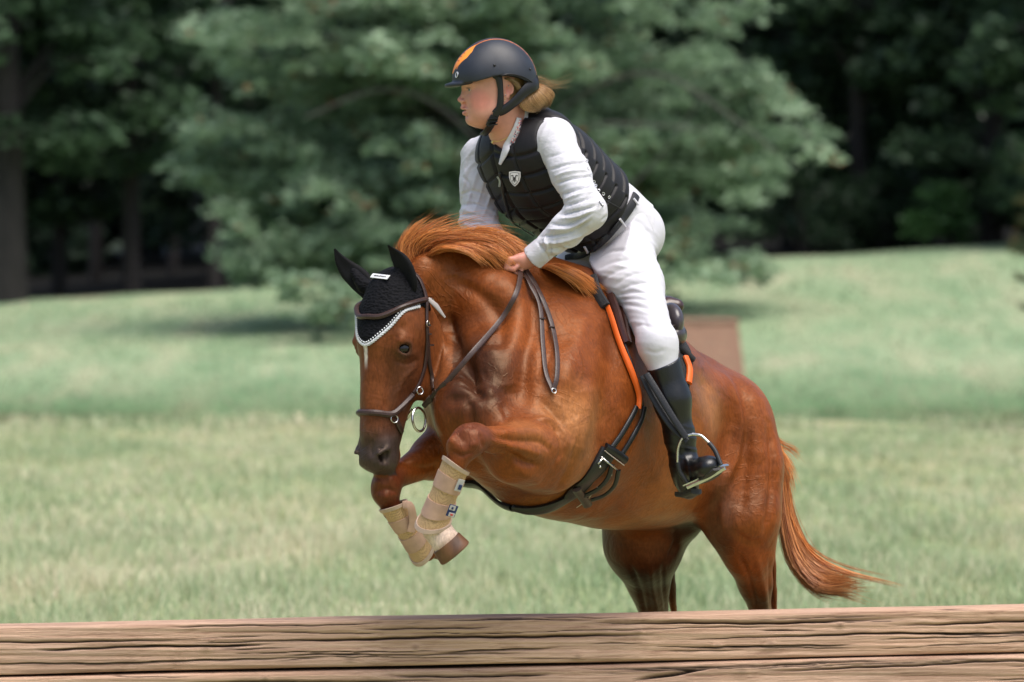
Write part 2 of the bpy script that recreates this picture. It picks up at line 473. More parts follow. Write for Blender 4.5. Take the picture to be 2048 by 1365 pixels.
# ---- far fore leg
hf.cone(P(930, 905, -.14), P(868, 915, -.24), .085, .07, .05)
hf.cone(P(880, 905, -.22), P(800, 950, -.37), .068, .038, .03)
hf.ball(P(772, 972, -.41), (.046, .045, .05), .025)
hf.cone(P(782, 955, -.39), P(768, 990, -.42), .034, .032, .02)
hf.cone(P(772, 985, -.41), P(784, 1022, -.40), .036, .026, .02)
hf.cone(P(784, 1020, -.40), P(842, 1100, -.34), .026, .024, .02)
hf.ball(P(850, 1100, -.33), .034, .02)
hf.cone(P(852, 1100, -.33), P(878, 1088, -.29), .03, .032, .02)
# ---- near hind leg
hf.ball(P(1478, 915, .42), (.125, .13, .20), .06, ax=((1, .25, 0), (-.25, 1, 0), (.03, 0, 1)))
hf.ball(P(1470, 850, .50), (.11, .14, .15), .08)
hf.cone(P(1490, 940, .42), P(1482, 1035, .38), .125, .122, .05)
hf.cone(P(1482, 1035, .38), P(1497, 1105, .42), .122, .078, .05)
hf.cone(P(1497, 1105, .42), P(1510, 1165, .50), .078, .054, .05)
hf.cone(P(1510, 1165, .50), P(1524, 1240, .60), .054, .038, .04)
hf.cone(P(1535, 1080, .55), P(1553, 1262, .72), .032, .016, .03)
hf.cone(P(1528, 1240, .60), P(1545, 1300, .68), .042, .044, .02)
hf.cone(P(1545, 1300, .68), P(1535, 1480, .70), .034, .028, .02)
hf.ball(P(1534, 1490, .70), .038, .02); hf.cone(P(1534, 1490, .70), P(1515, 1555, .62), .031, .034, .02)
# flank hollow in front of the thigh
hf.ball(H(-.55, .335, -.36), (.07, .05, .15), .12, '-', ax=(HF, HL, HU))
# ---- far hind leg
hf.ball(P(1330, 990, .62), (.15, .13, .17), .06)
hf.cone(P(1290, 1035, .56), P(1288, 1090, .56), .145, .125, .05)
hf.cone(P(1288, 1090, .56), P(1296, 1160, .64), .125, .072, .05)
hf.cone(P(1296, 1160, .64), P(1310, 1240, .74), .072, .05, .03)
hf.cone(P(1335, 1120, .76), P(1352, 1260, .90), .03, .018, .02)
hf.cone(P(1314, 1240, .78), P(1335, 1305, .88), .044, .046, .02)
hf.cone(P(1335, 1305, .88), P(1330, 1480, .90), .034, .028, .02)
hf.ball(P(1330, 1490, .90), .038, .02); hf.cone(P(1330, 1490, .90), P(1315, 1550, .80), .031, .034, .02)
# sheath
hf.ball(P(1365, 1055, .5), (.06, .08, .045), .04)
HV, HFc = hf.mesh(2)
def region_smooth(V, F, wgt, it):
    E_ = np.concatenate([F[:, [0, 1]], F[:, [1, 2]], F[:, [2, 3]], F[:, [3, 0]]]); deg = np.bincount(E_.ravel(), minlength=len(V))[:, None].astype(float)
    w_ = wgt[:, None]
    for i in range(it):
        S = np.zeros_like(V)
        for cc in range(3): S[:, cc] = np.bincount(E_[:, 0], V[E_[:, 1], cc], len(V)) + np.bincount(E_[:, 1], V[E_[:, 0], cc], len(V))
        V = V + (S/deg-V)*w_
    return V
_a, _b, _c = head_coords(HV)
wg = np.clip((_a*0+ HV[:, 0]-P(905, 0, -.4)[0])/.12, 0, 1)                 # not the head
fl = np.clip((HV[:, 1]+.72)/.1, 0, 1); wg = wg*np.where(HV[:, 2] < P(0, 1000, -.5)[2], np.clip((HV[:, 1])/.1, 0, 1), np.where(HV[:, 1] < -.3, fl, 1))
HV = region_smooth(HV, HFc, wg*.8, 35)
def proj(V):
    "where points appear in the photo"
    D = V-CAMP; cp, sp = math.cos(PITCH), math.sin(PITCH)
    dep = D[:, 1]*cp - D[:, 2]*sp; up_ = D[:, 1]*sp + D[:, 2]*cp
    return 1024+FPX*D[:, 0]/dep, 682.5-FPX*up_/dep
def sculpt(V, F, strokes):
    "push (mm, negative) or pull (positive) the side facing the path along a path given in photo coordinates"
    N0 = vnormals(V, F); u, v = proj(V); fac = np.clip(-(N0@nrm(P(1100, 700, 0)-CAMP))*1.8, 0, 1)
    for path, wpx, mm, y0, y1 in strokes:
        if y1 == 3: mm *= 1.6
        q = spline(path, 40) if len(path) > 1 else np.array([path[0], (path[0][0]+.1, path[0][1])])
        sel = np.where((u > q[:, 0].min()-3*wpx) & (u < q[:, 0].max()+3*wpx) & (v > q[:, 1].min()-3*wpx) & (v < q[:, 1].max()+3*wpx) & (V[:, 1] > y0) & (V[:, 1] < y1) & (fac > 0))[0]
        if not len(sel): continue
        d = np.full(len(sel), 1e9); tt = np.zeros(len(sel))
        for i in range(len(q)-1):
            a = q[i]; ab = q[i+1]-a; L2 = ab@ab+1e-9
            px_, py_ = u[sel]-a[0], v[sel]-a[1]; t = np.clip((px_*ab[0]+py_*ab[1])/L2, 0, 1)
            dd = np.hypot(px_-t*ab[0], py_-t*ab[1]); m_ = dd < d; d[m_] = dd[m_]; tt[m_] = ((i+t)/(len(q)-1))[m_]
        fade = np.clip(np.minimum(tt, 1-tt)*5+.25, 0, 1) if len(path) > 1 else 1
        V[sel] += N0[sel]*(np.exp(-(d/wpx)**2)*fade*mm*.001*fac[sel])[:, None]
    return V
HV = sculpt(HV, HFc, [
 # neck and shoulder
 ([(902, 650), (915, 700), (945, 755), (965, 800)], 16, -16, -2, 3),
 ([(985, 560), (1030, 600), (1040, 650), (1020, 700)], 26, 8, -2, 3),
 ([(905, 560), (960, 590), (1000, 640), (1000, 720)], 14, -8, -2, 3),
 ([(990, 690), (1000, 740), (1010, 790)], 30, 10, -2, 3),
 ([(1060, 560), (1065, 640), (1050, 720), (1045, 800)], 16, -9, -2, 3),
 ([(1170, 620), (1150, 700), (1120, 790)], 22, 9, -2, 3),
 ([(1110, 640), (1095, 720), (1080, 790)], 12, -5, -2, 3),
 ([(1222, 620), (1225, 720), (1210, 820), (1170, 930)], 24, -14, -2, 3),
 ([(1165, 760), (1175, 840), (1150, 920)], 26, 12, -2, 3),
 ([(1080, 800), (1110, 830), (1125, 870)], 9, -6, -2, 3),
 # breast
 ([(936, 800), (941, 830), (943, 858)], 9, -12, -2, 2), ([(890, 805), (925, 798), (965, 794), (1003, 806)], 12, -8, -2, 2),
 ([(1003, 806), (1015, 835), (1005, 855)], 7, -8, -2, 2), ([(880, 775), (915, 768), (950, 774)], 5, -3, -2, 2), ([(895, 728), (930, 742), (960, 762)], 5, -4, -2, 2), ([(900, 745), (935, 760), (965, 780)], 4, -3, -2, 2), ([(1140, 900), (1150, 870), (1152, 835)], 3, 3, -2, 2), ([(1115, 800), (1128, 830), (1120, 850)], 2.5, 3, -2, 2), ([(1150, 700), (1160, 740), (1150, 780)], 2.5, 2.5, -2, 2),
 ([(925, 700), (945, 740), (950, 790)], 5, -5, -2, 2), ([(965, 735), (975, 765), (1000, 785)], 5, -4, -2, 2),
 # forearm muscles and elbow folds
 ([(975, 898), (1010, 905), (1050, 925), (1080, 930)], 7, -8, -2, 3), ([(985, 872), (1030, 882), (1080, 885), (1105, 905)], 6, -5, -2, 3),
 ([(1000, 862), (1050, 862), (1090, 868)], 9, 5, -2, 3), ([(1010, 893), (1050, 900), (1085, 912)], 8, 5, -2, 3), ([(1020, 925), (1050, 950), (1085, 965)], 12, 6, -2, 3),
 ([(1060, 845), (1100, 850), (1120, 872), (1122, 905), (1108, 930)], 4, -5, -2, 3), ([(1068, 838), (1108, 842), (1130, 868), (1132, 905)], 4, 4, -2, 3),
 ([(1150, 870), (1140, 930), (1110, 985)], 6, -4, -2, 3),
 # knees
 ([(905, 880)], 9, 5, -2, 3), ([(930, 862)], 9, 4, -2, 3), ([(948, 890)], 8, 4, -2, 3), ([(903, 902), (925, 912), (945, 905)], 4, -4, -2, 3), ([(915, 870), (925, 888)], 4, -3, -2, 3), ([(962, 868), (966, 895)], 4, -4, -2, 3),
 ([(757, 965)], 8, 5, -2, 3), ([(782, 960)], 8, 4, -2, 3), ([(770, 995)], 8, 4, -2, 3), ([(752, 985), (772, 978), (795, 985)], 4, -4, -2, 3), ([(806, 930), (850, 938), (880, 930)], 7, -5, -2, 3),
 # flank, thigh
 ([(1290, 640), (1330, 760), (1340, 880)], 20, -3, -2, 2), ([(1255, 900), (1280, 960), (1330, 1010)], 10, 3, -2, 2), ([(1400, 735), (1432, 800), (1445, 870), (1430, 950)], 20, -18, -2, 3), ([(1425, 722), (1462, 785), (1478, 850), (1468, 920), (1436, 985)], 9, 11, -2, 3),
 ([(1424, 724)], 9, 7, -2, 3), ([(1500, 780), (1512, 850), (1510, 930)], 20, 7, -2, 3), ([(1535, 850), (1545, 930), (1540, 1020), (1530, 1070)], 8, -9, -2, 3),
 ([(1490, 860), (1488, 950), (1480, 1030)], 12, -6, -2, 3), ([(1455, 960), (1445, 1020), (1452, 1070)], 10, 6, -2, 3), ([(1470, 1065), (1500, 1085), (1525, 1080)], 7, -6, -2, 3),
 ([(1478, 1110), (1500, 1160), (1515, 1220)], 5, -6, -2, 3), ([(1512, 1110), (1525, 1170), (1535, 1225)], 7, 5, -2, 3), ([(1540, 1120), (1541, 1175), (1542, 1225)], 4, -6, -2, 3),
 ([(1260, 1130), (1280, 1180), (1290, 1230)], 5, -5, -2, 3), ([(1300, 1130), (1305, 1180), (1315, 1230)], 6, 5, -2, 3), ([(1325, 1130), (1328, 1180), (1335, 1230)], 4, -5, -2, 3), ([(1350, 1060), (1350, 1090), (1338, 1115)], 6, -6, -2, 3),
 ([(1235, 1000), (1290, 1035), (1350, 1025)], 14, 5, -2, 3), ([(1260, 850), (1300, 940), (1340, 990)], 20, 4, -2, 3),
 # head
 ([(884, 655), (890, 700), (884, 750), (864, 790)], 8, 9, -2, 2), ([(899, 630), (907, 690), (903, 735)], 8, -12, -2, 2), ([(846, 690), (850, 740), (838, 780)], 8, -5, -2, 2),
 ([(832, 730), (808, 760), (795, 790)], 5, 4, -2, 2), ([(780, 720), (778, 780), (770, 830)], 8, -4, -2, 2), ([(806, 655)], 10, -6, -2, 2),
 ([(792, 688), (802, 677), (816, 673), (832, 680)], 4, 2, -2, 2), ([(795, 702), (812, 712), (832, 706)], 5, 3, -2, 2), ([(790, 722), (815, 728), (838, 718)], 4, -3, -2, 2),
 ([(722, 800), (722, 850), (716, 880)], 8, -3, -2, 2), ([(752, 866), (745, 890), (742, 915)], 5, -4, -2, 2), ([(790, 880), (786, 915), (772, 935)], 5, -3, -2, 2),
])
HN = vnormals(HV, HFc)

horse = empty('horse', tuple(H(-.2, 0, -.4)*np.array([1, 1, 0])), 'chestnut horse with orange mane leaping over the timber jump with its forelegs folded', 'horse')
hbvh = bvh_of(HV, HFc)
coat = mat('chestnut_coat', (.33, .105, .032), rough=.38, var=.12, scale=6, sheen=.05)
link('body', mesh_np('horse_body', HV, HFc), coat, horse)
# ---------------------------------------------------------------- coat colours (own markings and sweat, with some light and shade painted in)
def noise3(V, f, seed=0):
    r = np.random.default_rng(seed); o = np.zeros(len(V))
    for i in range(5):
        k = r.normal(size=3)*f; o += np.sin(V@k+r.uniform(0, 6.28)+1.3*np.sin(V@(r.normal(size=3)*f*.7)))
    return o/5
def sm(x, a, b):
    t = np.clip((x-a)/(b-a), 0, 1); return t*t*(3-2*t)
def mixc(C, c, t): return C*(1-t[:, None])+np.asarray(c)*t[:, None]
ha, hb_, hc = head_coords(HV); ishead = (HV[:, 0] < P(905, 0, -.4)[0]) & (HV[:, 2] > P(0, 965, -.4)[2]) & (hc > -.32) & (hc < .1) & (np.abs(hb_) < .16) & (ha < .64) & ((hc > -.165) | (ha < .44)) & ((HV[:, 1] < -.43) | (ha < .5))
COATC = (.205, .051, .0095)
C = np.tile(np.array(COATC), (len(HV), 1))
bs, bl, bh = body_coords(HV)
C = mixc(C, (.085, .022, .006), .65*sm(noise3(HV, 7, 3), .05, .6))
C = mixc(C, (.34, .115, .026), .5*sm(noise3(HV, 9, 5), .1, .7)*sm(bs, .4, .0))
# breast and under-neck: sweat, and the shade there painted into the coat
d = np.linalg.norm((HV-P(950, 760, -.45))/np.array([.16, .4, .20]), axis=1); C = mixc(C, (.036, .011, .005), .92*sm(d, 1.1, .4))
for q_, r_, c_, t_ in ((P(930, 690, -.25), .13, (.05, .016, .007), .75), (P(1010, 740, -.42), .10, (.07, .022, .009), .6), (P(1480, 1010, .3), .12, (.09, .028, .010), .6), (P(1500, 870, .35), .12, (.13, .038, .012), .5), (P(1215, 700, -.12), .10, (.10, .030, .010), .6), (P(1140, 860, -.45), .20, (.36, .15, .052), .7), (P(1440, 800, .15), .16, (.36, .16, .06), .6), (P(1060, 880, -.65), .12, (.34, .13, .045), .5), (P(1290, 960, .1), .22, (.30, .105, .03), .5), (P(1010, 610, -.25), .13, (.09, .028, .012), .5)):  # dark patches paint in shading, golden ones the brightness on shoulder and flank
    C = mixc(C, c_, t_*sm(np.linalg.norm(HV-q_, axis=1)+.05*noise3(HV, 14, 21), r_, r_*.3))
d = np.linalg.norm((HV-P(1295, 1110, .66))/np.array([.30, .27, .36]), axis=1); C = mixc(C, (.022, .009, .006), .88*sm(d, 1.0, .7)*sm(HV[:, 2], P(0, 1040, .5)[2]+.03, P(0, 1075, .5)[2]))  # far hind leg darkened: shade put into the coat colour
d = np.linalg.norm((HV-P(1440, 1040, .30))/np.array([.07, .2, .24]), axis=1); C = mixc(C, (.06, .022, .012), .7*sm(d, 1.0, .4))  # inner side of the near thigh, painted shade
d = np.linalg.norm((HV-P(1380, 1040, .5))/np.array([.14, .2, .10]), axis=1); C = mixc(C, (.02, .010, .008), .85*sm(d, 1.0, .5))  # groin: shade between the thighs painted nearly black
# lower legs
low = sm(HV[:, 2], P(0, 1120, .5)[2], P(0, 1250, .5)[2]-.02)*(HV[:, 1] > 0); C = mixc(C, (.20, .06, .022), .5*low)
for k_, r_ in ((P(935, 885, -.83), .10), (P(772, 975, -.41), .10)):
    C = mixc(C, (.115, .030, .014), .85*sm(np.linalg.norm(HV-k_, axis=1), r_, r_*.55))
hm = ishead.astype(float)
C = mixc(C, (.135, .040, .014), .8*hm*(ha > .1)); C = mixc(C, (.075, .026, .013), .75*hm*sm(np.abs(hb_), .035, .065)*sm(hc, -.16, -.09)*sm(ha, .2, .27)); C = mixc(C, (.20, .058, .015), .6*hm*sm(hc, -.12, -.20))
C = mixc(C, (.045, .037, .037), .92*hm*sm(ha+.25*noise3(HV, 30, 9)*.06, .44, .56))
C = mixc(C, (.004, .003, .003), .95*hm*sm(np.linalg.norm((np.stack([ha, np.abs(hb_), hc], 1)-np.array([.582, .050, -.026]))/np.array([.026, .03, .018]), axis=1), 1.0, .6))
C = mixc(C, (.06, .03, .02), .8*hm*sm(np.linalg.norm((np.stack([ha, np.abs(hb_), hc], 1)-np.array([.235, .092, -.052]))/np.array([.042, .05, .036]), axis=1), 1.0, .45))
C = mixc(C, (.75, .68, .62), .95*hm*sm(np.abs(hb_+.004+.02*(ha-.24))+.002*noise3(HV, 120, 4), .0085, .004)*sm(ha, .20, .225)*sm(ha, .31, .26)*(hc > -.06))
# white near fore pastern, dark hoof
pd = np.linalg.norm(HV-P(885, 1070, -.78), axis=1)
C = mixc(C, (.72, .56, .46), sm(pd, .085, .06)*sm(noise3(HV, 40, 8)*.03+(P(0, 1050, -.8)[2]-HV[:, 2]), -.012, .006)*(HV[:, 1] < -.6))
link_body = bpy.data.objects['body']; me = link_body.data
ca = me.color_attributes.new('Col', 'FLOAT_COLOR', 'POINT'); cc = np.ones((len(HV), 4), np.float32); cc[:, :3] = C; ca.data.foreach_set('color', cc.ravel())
# coat material: fine hair streaks, sweat lines and veins as relief
m, nt, b = newmat('chestnut_coat_hair'); L = nt.links
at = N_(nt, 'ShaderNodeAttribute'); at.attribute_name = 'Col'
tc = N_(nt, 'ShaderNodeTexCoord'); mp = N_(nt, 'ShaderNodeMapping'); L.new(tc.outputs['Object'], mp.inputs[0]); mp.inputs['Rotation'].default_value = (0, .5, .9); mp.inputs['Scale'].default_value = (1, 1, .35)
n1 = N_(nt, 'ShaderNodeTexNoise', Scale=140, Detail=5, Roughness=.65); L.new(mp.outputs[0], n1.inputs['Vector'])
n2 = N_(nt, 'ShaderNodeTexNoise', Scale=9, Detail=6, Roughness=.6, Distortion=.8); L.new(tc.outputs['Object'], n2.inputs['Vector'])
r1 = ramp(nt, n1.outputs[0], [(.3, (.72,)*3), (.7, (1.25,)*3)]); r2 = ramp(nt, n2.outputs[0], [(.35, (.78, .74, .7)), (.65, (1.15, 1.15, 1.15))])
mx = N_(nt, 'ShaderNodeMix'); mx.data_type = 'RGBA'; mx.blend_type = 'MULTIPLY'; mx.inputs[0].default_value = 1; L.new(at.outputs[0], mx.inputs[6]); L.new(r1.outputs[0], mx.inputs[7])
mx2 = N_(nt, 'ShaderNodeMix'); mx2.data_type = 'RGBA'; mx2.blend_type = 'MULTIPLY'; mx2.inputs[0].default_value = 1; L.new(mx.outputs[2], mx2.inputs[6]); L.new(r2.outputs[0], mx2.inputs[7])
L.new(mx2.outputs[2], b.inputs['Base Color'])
rr = ramp(nt, n2.outputs[0], [(.3, (.34,)*3), (.7, (.52,)*3)]); L.new(rr.outputs[0], b.inputs['Roughness'])
b.inputs['Specular IOR Level'].default_value = .33; b.inputs['Specular Tint'].default_value = (1, .74, .5, 1); b.inputs['Sheen Weight'].default_value = .03; b.inputs['Sheen Roughness'].default_value = .4; b.inputs['Sheen Tint'].default_value = (1, .75, .5, 1)
# vein-like relief: thin ridges where a distorted noise crosses its middle value
vn = N_(nt, 'ShaderNodeTexNoise', Scale=7, Detail=2.5, Distortion=2.2); L.new(tc.outputs['Object'], vn.inputs['Vector'])
s1 = N_(nt, 'ShaderNodeMath'); s1.operation = 'SUBTRACT'; L.new(vn.outputs[0], s1.inputs[0]); s1.inputs[1].default_value = .5
s2 = N_(nt, 'ShaderNodeMath'); s2.operation = 'ABSOLUTE'; L.new(s1.outputs[0], s2.inputs[0])
s3 = N_(nt, 'ShaderNodeMapRange'); L.new(s2.outputs[0], s3.inputs[0]); s3.inputs[1].default_value = 0; s3.inputs[2].default_value = .03; s3.inputs[3].default_value = 1; s3.inputs[4].default_value = 0
vm = N_(nt, 'ShaderNodeTexNoise', Scale=3.2, Detail=2); L.new(tc.outputs['Object'], vm.inputs['Vector'])
vr = ramp(nt, vm.outputs[0], [(.46, (0,)*3), (.62, (1,)*3)])
s4 = N_(nt, 'ShaderNodeMath'); s4.operation = 'MULTIPLY'; L.new(s3.outputs[0], s4.inputs[0]); L.new(vr.outputs[0], s4.inputs[1])
mu = N_(nt, 'ShaderNodeTexNoise', Scale=11, Detail=3, Distortion=.6); L.new(tc.outputs['Object'], mu.inputs['Vector'])
b1 = N_(nt, 'ShaderNodeBump', Strength=.6, Distance=.0016); L.new(s4.outputs[0], b1.inputs['Height'])
b0 = N_(nt, 'ShaderNodeBump', Strength=.7, Distance=.012); L.new(mu.outputs[0], b0.inputs['Height']); L.new(b0.outputs[0], b1.inputs['Normal'])
b2 = N_(nt, 'ShaderNodeBump', Strength=.7, Distance=.0012); L.new(n1.outputs[0], b2.inputs['Height']); L.new(b1.outputs[0], b2.inputs['Normal'])
L.new(b2.outputs[0], b.inputs['Normal'])
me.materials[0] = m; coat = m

# ---------------------------------------------------------------- shared materials
BLACKCLOTH = mat('black_cotton', (.004, .004, .005), rough=.85, var=.3, scale=200, bump=.0008, bscale=500, spec=.25)
LEATHER_BR = mat('brown_leather', (.042, .020, .016), rough=.42, var=.25, scale=60, bump=.0006, bscale=300)
LEATHER_BK = mat('black_leather', (.005, .005, .006), rough=.38, var=.3, scale=40, bump=.0006, bscale=250)
LEATHER_DK = mat('dark_brown_leather', (.035, .017, .012), rough=.45, var=.3, scale=50, bump=.0006, bscale=300)
STEEL = mat('steel', (.62, .61, .60), rough=.25, metal=1, var=.08)
HORN = mat('hoof_horn', (.135, .058, .024), rough=.5, var=.45, scale=30, bump=.001, bscale=60, stretch=(1, 1, .2))
EYEM = mat('eyeball', (.006, .003, .002), rough=.08, spec=.5)

# ---------------------------------------------------------------- eyes, hooves
def ball_mesh(c, r, n=20, m=14, ax=None):
    r = np.broadcast_to(np.asarray(r, float), (3,)); A = np.eye(3) if ax is None else np.array([nrm(a) for a in ax])
    th = np.linspace(0.02, math.pi-.02, m); ph = np.linspace(0, 2*math.pi, n, endpoint=False)
    R = np.stack([np.stack([np.sin(t)*np.cos(ph), np.sin(t)*np.sin(ph), np.cos(t)+ph*0], 1) for t in th])
    R = (R*r)@A + np.asarray(c)
    return loft_c(R[::-1])
for sd_ in (1, -1):
    a_ = Acc(); a_.add(*ball_mesh(E(.232, .0730*sd_, -.0595), .0258)); a_.build('eye', EYEM, horse)
def hoof(c0, c1, r0, r1, name='hoof'):
    "blunt truncated cone from the coronet c0 to the ground surface c1"
    ax_ = nrm(c1-c0); T = np.linspace(0, 1, 7); f = nrm(np.cross(ax_, (1, .2, 0)) if abs(ax_[0]) < .9 else np.cross(ax_, (0, 1, 0))); g = np.cross(ax_, f)
    an = np.linspace(0, 2*math.pi, 28, endpoint=False); R = []
    for t, q_ in [(0, .9), (.04, 1), (.3, 1), (.6, 1), (.85, 1), (.94, .97), (1.0, .88), (1.0, .7)]:
        rr_ = (r0+(r1-r0)*t)*q_
        R.append(c0+(c1-c0)*t+f*np.cos(an)[:, None]*rr_+g*np.sin(an)[:, None]*rr_*1.05)
    R.append(c0+(c1-c0)*.995+f*np.cos(an)[:, None]*r1*.5+g*np.sin(an)[:, None]*r1*.5)
    a_ = Acc(); a_.add(*loft_c(np.array(R))); return a_.build(name, HORN, horse)
hoof(P(892, 1085, -.80), P(912, 1109, -.797), .046, .052)
hoof(P(868, 1092, -.31), P(893, 1096, -.27), .038, .042)
hoof(P(1515, 1550, .62), P(1500, 1600, .56), .040, .052); hoof(P(1315, 1545, .80), P(1302, 1598, .74), .040, .052)

# ---------------------------------------------------------------- mane and tail
def hair(guides, n, spread, rad, name, m, parent, per=9, seed=1, clump=.35, wid=None):
    """strands interpolated between guide curves; each guide = list of world points"""
    r = np.random.default_rng(seed)
    G = np.array([spline(g, per) for g in guides])         # (g, per, 3)
    if G.shape[0] == 1: G = np.concatenate([G, G])
    t = r.uniform(0, 1, n)*(len(G)-1)
    # clumps: pull neighbouring strands towards a clump centre at the tip
    nc = max(2, n//14); ct = np.sort(r.uniform(0, 1, nc))*(len(G)-1); ci = np.abs(t[:, None]-ct[None]).argmin(1)
    coff = r.normal(size=(nc, 3))*spread; clen = r.uniform(.72, 1.1, nc)
    def ev(tt):
        i = np.clip(tt.astype(int), 0, len(G)-2); f = (tt-i)[:, None, None]; return G[i]*(1-f)+G[i+1]*f
    A = ev(t); B = ev(ct)[ci]; u = np.linspace(0, 1, per)[None, :, None]
    S = A + (B-A)*(u**1.5)*clump*1.6*.6 + coff[ci][:, None]*u**1.4 + r.normal(size=(n, 1, 3))*spread*(.18+.45*u)
    wob = np.sin(u*r.uniform(3, 7, (n, 1, 1))+r.uniform(0, 6, (n, 1, 1)))*r.normal(size=(n, 1, 3))*spread*.16*u
    S = S+wob
    ln = (clen[ci]*r.uniform(.8, 1.08, n))[:, None]
    tt = np.linspace(0, 1, per)[None]*ln*(per-1); i0 = np.clip(tt.astype(int), 0, per-2); f = (tt-i0)[..., None]
    ar = np.arange(n)[:, None]; S = S[ar, i0]*(1-f)+S[ar, i0+1]*f
    T = np.gradient(S, axis=1); T /= np.linalg.norm(T, axis=2)[..., None]+1e-9
    view = np.array([.15, -1, .25]); X = np.cross(T, view); X /= np.linalg.norm(X, axis=2)[..., None]+1e-9; Y = np.cross(T, X)
    w_ = rad*r.uniform(.6, 1.4, n)[:, None, None]*(1-.85*u**2.2)*(.6+.4*np.minimum(1, u*6))
    ring = [S+X*w_, S-X*w_*.5+Y*w_*.85, S-X*w_*.5-Y*w_*.85]
    V = np.stack(ring, 2).reshape(-1, 3)                    # n,per,3
    base = (np.arange(n)[:, None]*per+np.arange(per-1)[None])[..., None]*3
    F = np.concatenate([np.stack([base+a_, base+b_, base+3+b_, base+3+a_], -1).reshape(-1, 4) for a_, b_ in ((0, 1), (1, 2), (2, 0))])
    tone = r.uniform(0, 1, n)[:, None, None]+np.zeros((n, per, 3)); tone = tone.reshape(-1)
    tip = np.broadcast_to(u[..., 0][..., None], (n, per, 3)).reshape(-1)
    c0, c1, c2 = np.array(wid[0]), np.array(wid[1]), np.array(wid[2])
    Cc = c0+(c1-c0)*tone[:, None]; Cc = Cc+(c2-Cc)*(.55*tip[:, None]*tone[:, None])
    me_ = mesh_np(name, V, F, Cc)
    return link(name, me_, m, parent)
HAIRM, nt, b = newmat('flaxen_orange_hair'); at = N_(nt, 'ShaderNodeAttribute'); at.attribute_name = 'Col'; nt.links.new(at.outputs[0], b.inputs['Base Color'])
b.inputs['Roughness'].default_value = .42; b.inputs['Specular IOR Level'].default_value = .5; b.inputs['Sheen Weight'].default_value = .1
def gy(pts): return [P(*p) for p in pts]
MC = ((.34, .085, .012), (.80, .27, .05), (1.0, .52, .17))
mane_g = [gy([(822, 556, -.27), (803, 524, -.29), (800, 492, -.29), (818, 466, -.28), (842, 450, -.27)]),
          gy([(838, 540, -.26), (817, 508, -.28), (824, 482, -.28), (848, 464, -.27), (878, 456, -.26)]),
          gy([(862, 522, -.23), (844, 498, -.26), (860, 478, -.27), (894, 467, -.26), (928, 468, -.25)]),
          gy([(895, 508, -.19), (880, 490, -.23), (908, 474, -.25), (948, 472, -.25), (986, 480, -.25)]),
          gy([(930, 505, -.16), (926, 480, -.20), (960, 468, -.23), (1000, 478, -.24), (1030, 496, -.24)]),
          gy([(970, 507, -.13), (972, 485, -.17), (1000, 478, -.21), (1026, 490, -.22), (1042, 512, -.22)]),
          gy([(1005, 512, -.10), (1012, 496, -.14), (1030, 494, -.18), (1042, 506, -.19), (1048, 528, -.19)])]
mane = hair(mane_g, 1500, .014, .0012, 'mane', HAIRM, horse, per=12, seed=3, clump=.8, wid=MC)
drape_g = [gy([(850, 524, -.27), (862, 506, -.30), (892, 496, -.32), (930, 502, -.32), (962, 520, -.31)]),
           gy([(890, 506, -.21), (908, 492, -.26), (942, 492, -.29), (978, 508, -.29), (1005, 534, -.28)]),
           gy([(930, 504, -.17), (950, 490, -.21), (985, 495, -.25), (1012, 512, -.26), (1034, 536, -.25)])]
o = hair(drape_g, 520, .011, .0011, 'mane', HAIRM, horse, per=12, seed=5, clump=.8, wid=MC)
hair(mane_g, 200, .034, .0008, 'mane', HAIRM, horse, per=12, seed=31, clump=.1, wid=MC)
rear_g = [gy([(1062, 540, -.05), (1085, 534, -.14), (1115, 545, -.18), (1148, 564, -.18), (1172, 588, -.16)]),
          gy([(1085, 540, -.03), (1108, 532, -.11), (1138, 543, -.15), (1165, 560, -.14), (1186, 580, -.12)]),
          gy([(1120, 548, .0), (1135, 538, -.06), (1158, 548, -.09), (1178, 562, -.09), (1194, 578, -.08)])]
o = hair(rear_g, 1300, .008, .0013, 'mane', HAIRM, horse, per=12, seed=6, clump=.8, wid=MC)
tail_g = [gy([(1528, 850, .90), (1556, 940, .88), (1564, 1040, .86), (1582, 1120, .84), (1625, 1180, .82), (1668, 1198, .80)]),
          gy([(1528, 850, .90), (1556, 940, .88), (1566, 1040, .84), (1590, 1130, .80), (1640, 1180, .76), (1694, 1180, .72)]),
          gy([(1535, 850, .92), (1562, 950, .92), (1578, 1050, .90), (1612, 1124, .88), (1655, 1156, .84), (1690, 1162, .80)]),
          gy([(1540, 850, .96), (1568, 950, .98), (1588, 1040, .98), (1622, 1112, .96), (1664, 1148, .94), (1700, 1160, .92)]),
          gy([(1540, 850, .96), (1560, 940, 1.0), (1560, 1040, 1.0), (1576, 1110, .98), (1618, 1166, .96), (1688, 1196, .94)])]
tail_w = [gy([(1556, 960, .9), (1588, 1060, .9), (1630, 1120, .9), (1690, 1148, .9), (1790, 1166, .9)]), gy([(1556, 960, .9), (1592, 1060, .9), (1640, 1112, .9), (1700, 1140, .9), (1760, 1158, .9)])]
hair(tail_w, 38, .008, .0012, 'tail_wisp', HAIRM, horse, per=14, seed=28, clump=.9, wid=MC)
tail_w = [gy([(1566, 1000, .9), (1600, 1080, .9), (1645, 1116, .9), (1662, 1090, .9)]), gy([(1566, 1000, .9), (1610, 1090, .9), (1670, 1130, .9), (1712, 1096, .9)])]
hair(tail_w, 40, .012, .0007, 'tail_wisp', HAIRM, horse, per=14, seed=29, clump=.3, wid=MC)
tail = hair(tail_g, 3000, .0105, .0015, 'tail', HAIRM, horse, per=16, seed=8, clump=.7, wid=((.20, .055, .012), (.55, .19, .045), (.92, .50, .20)))
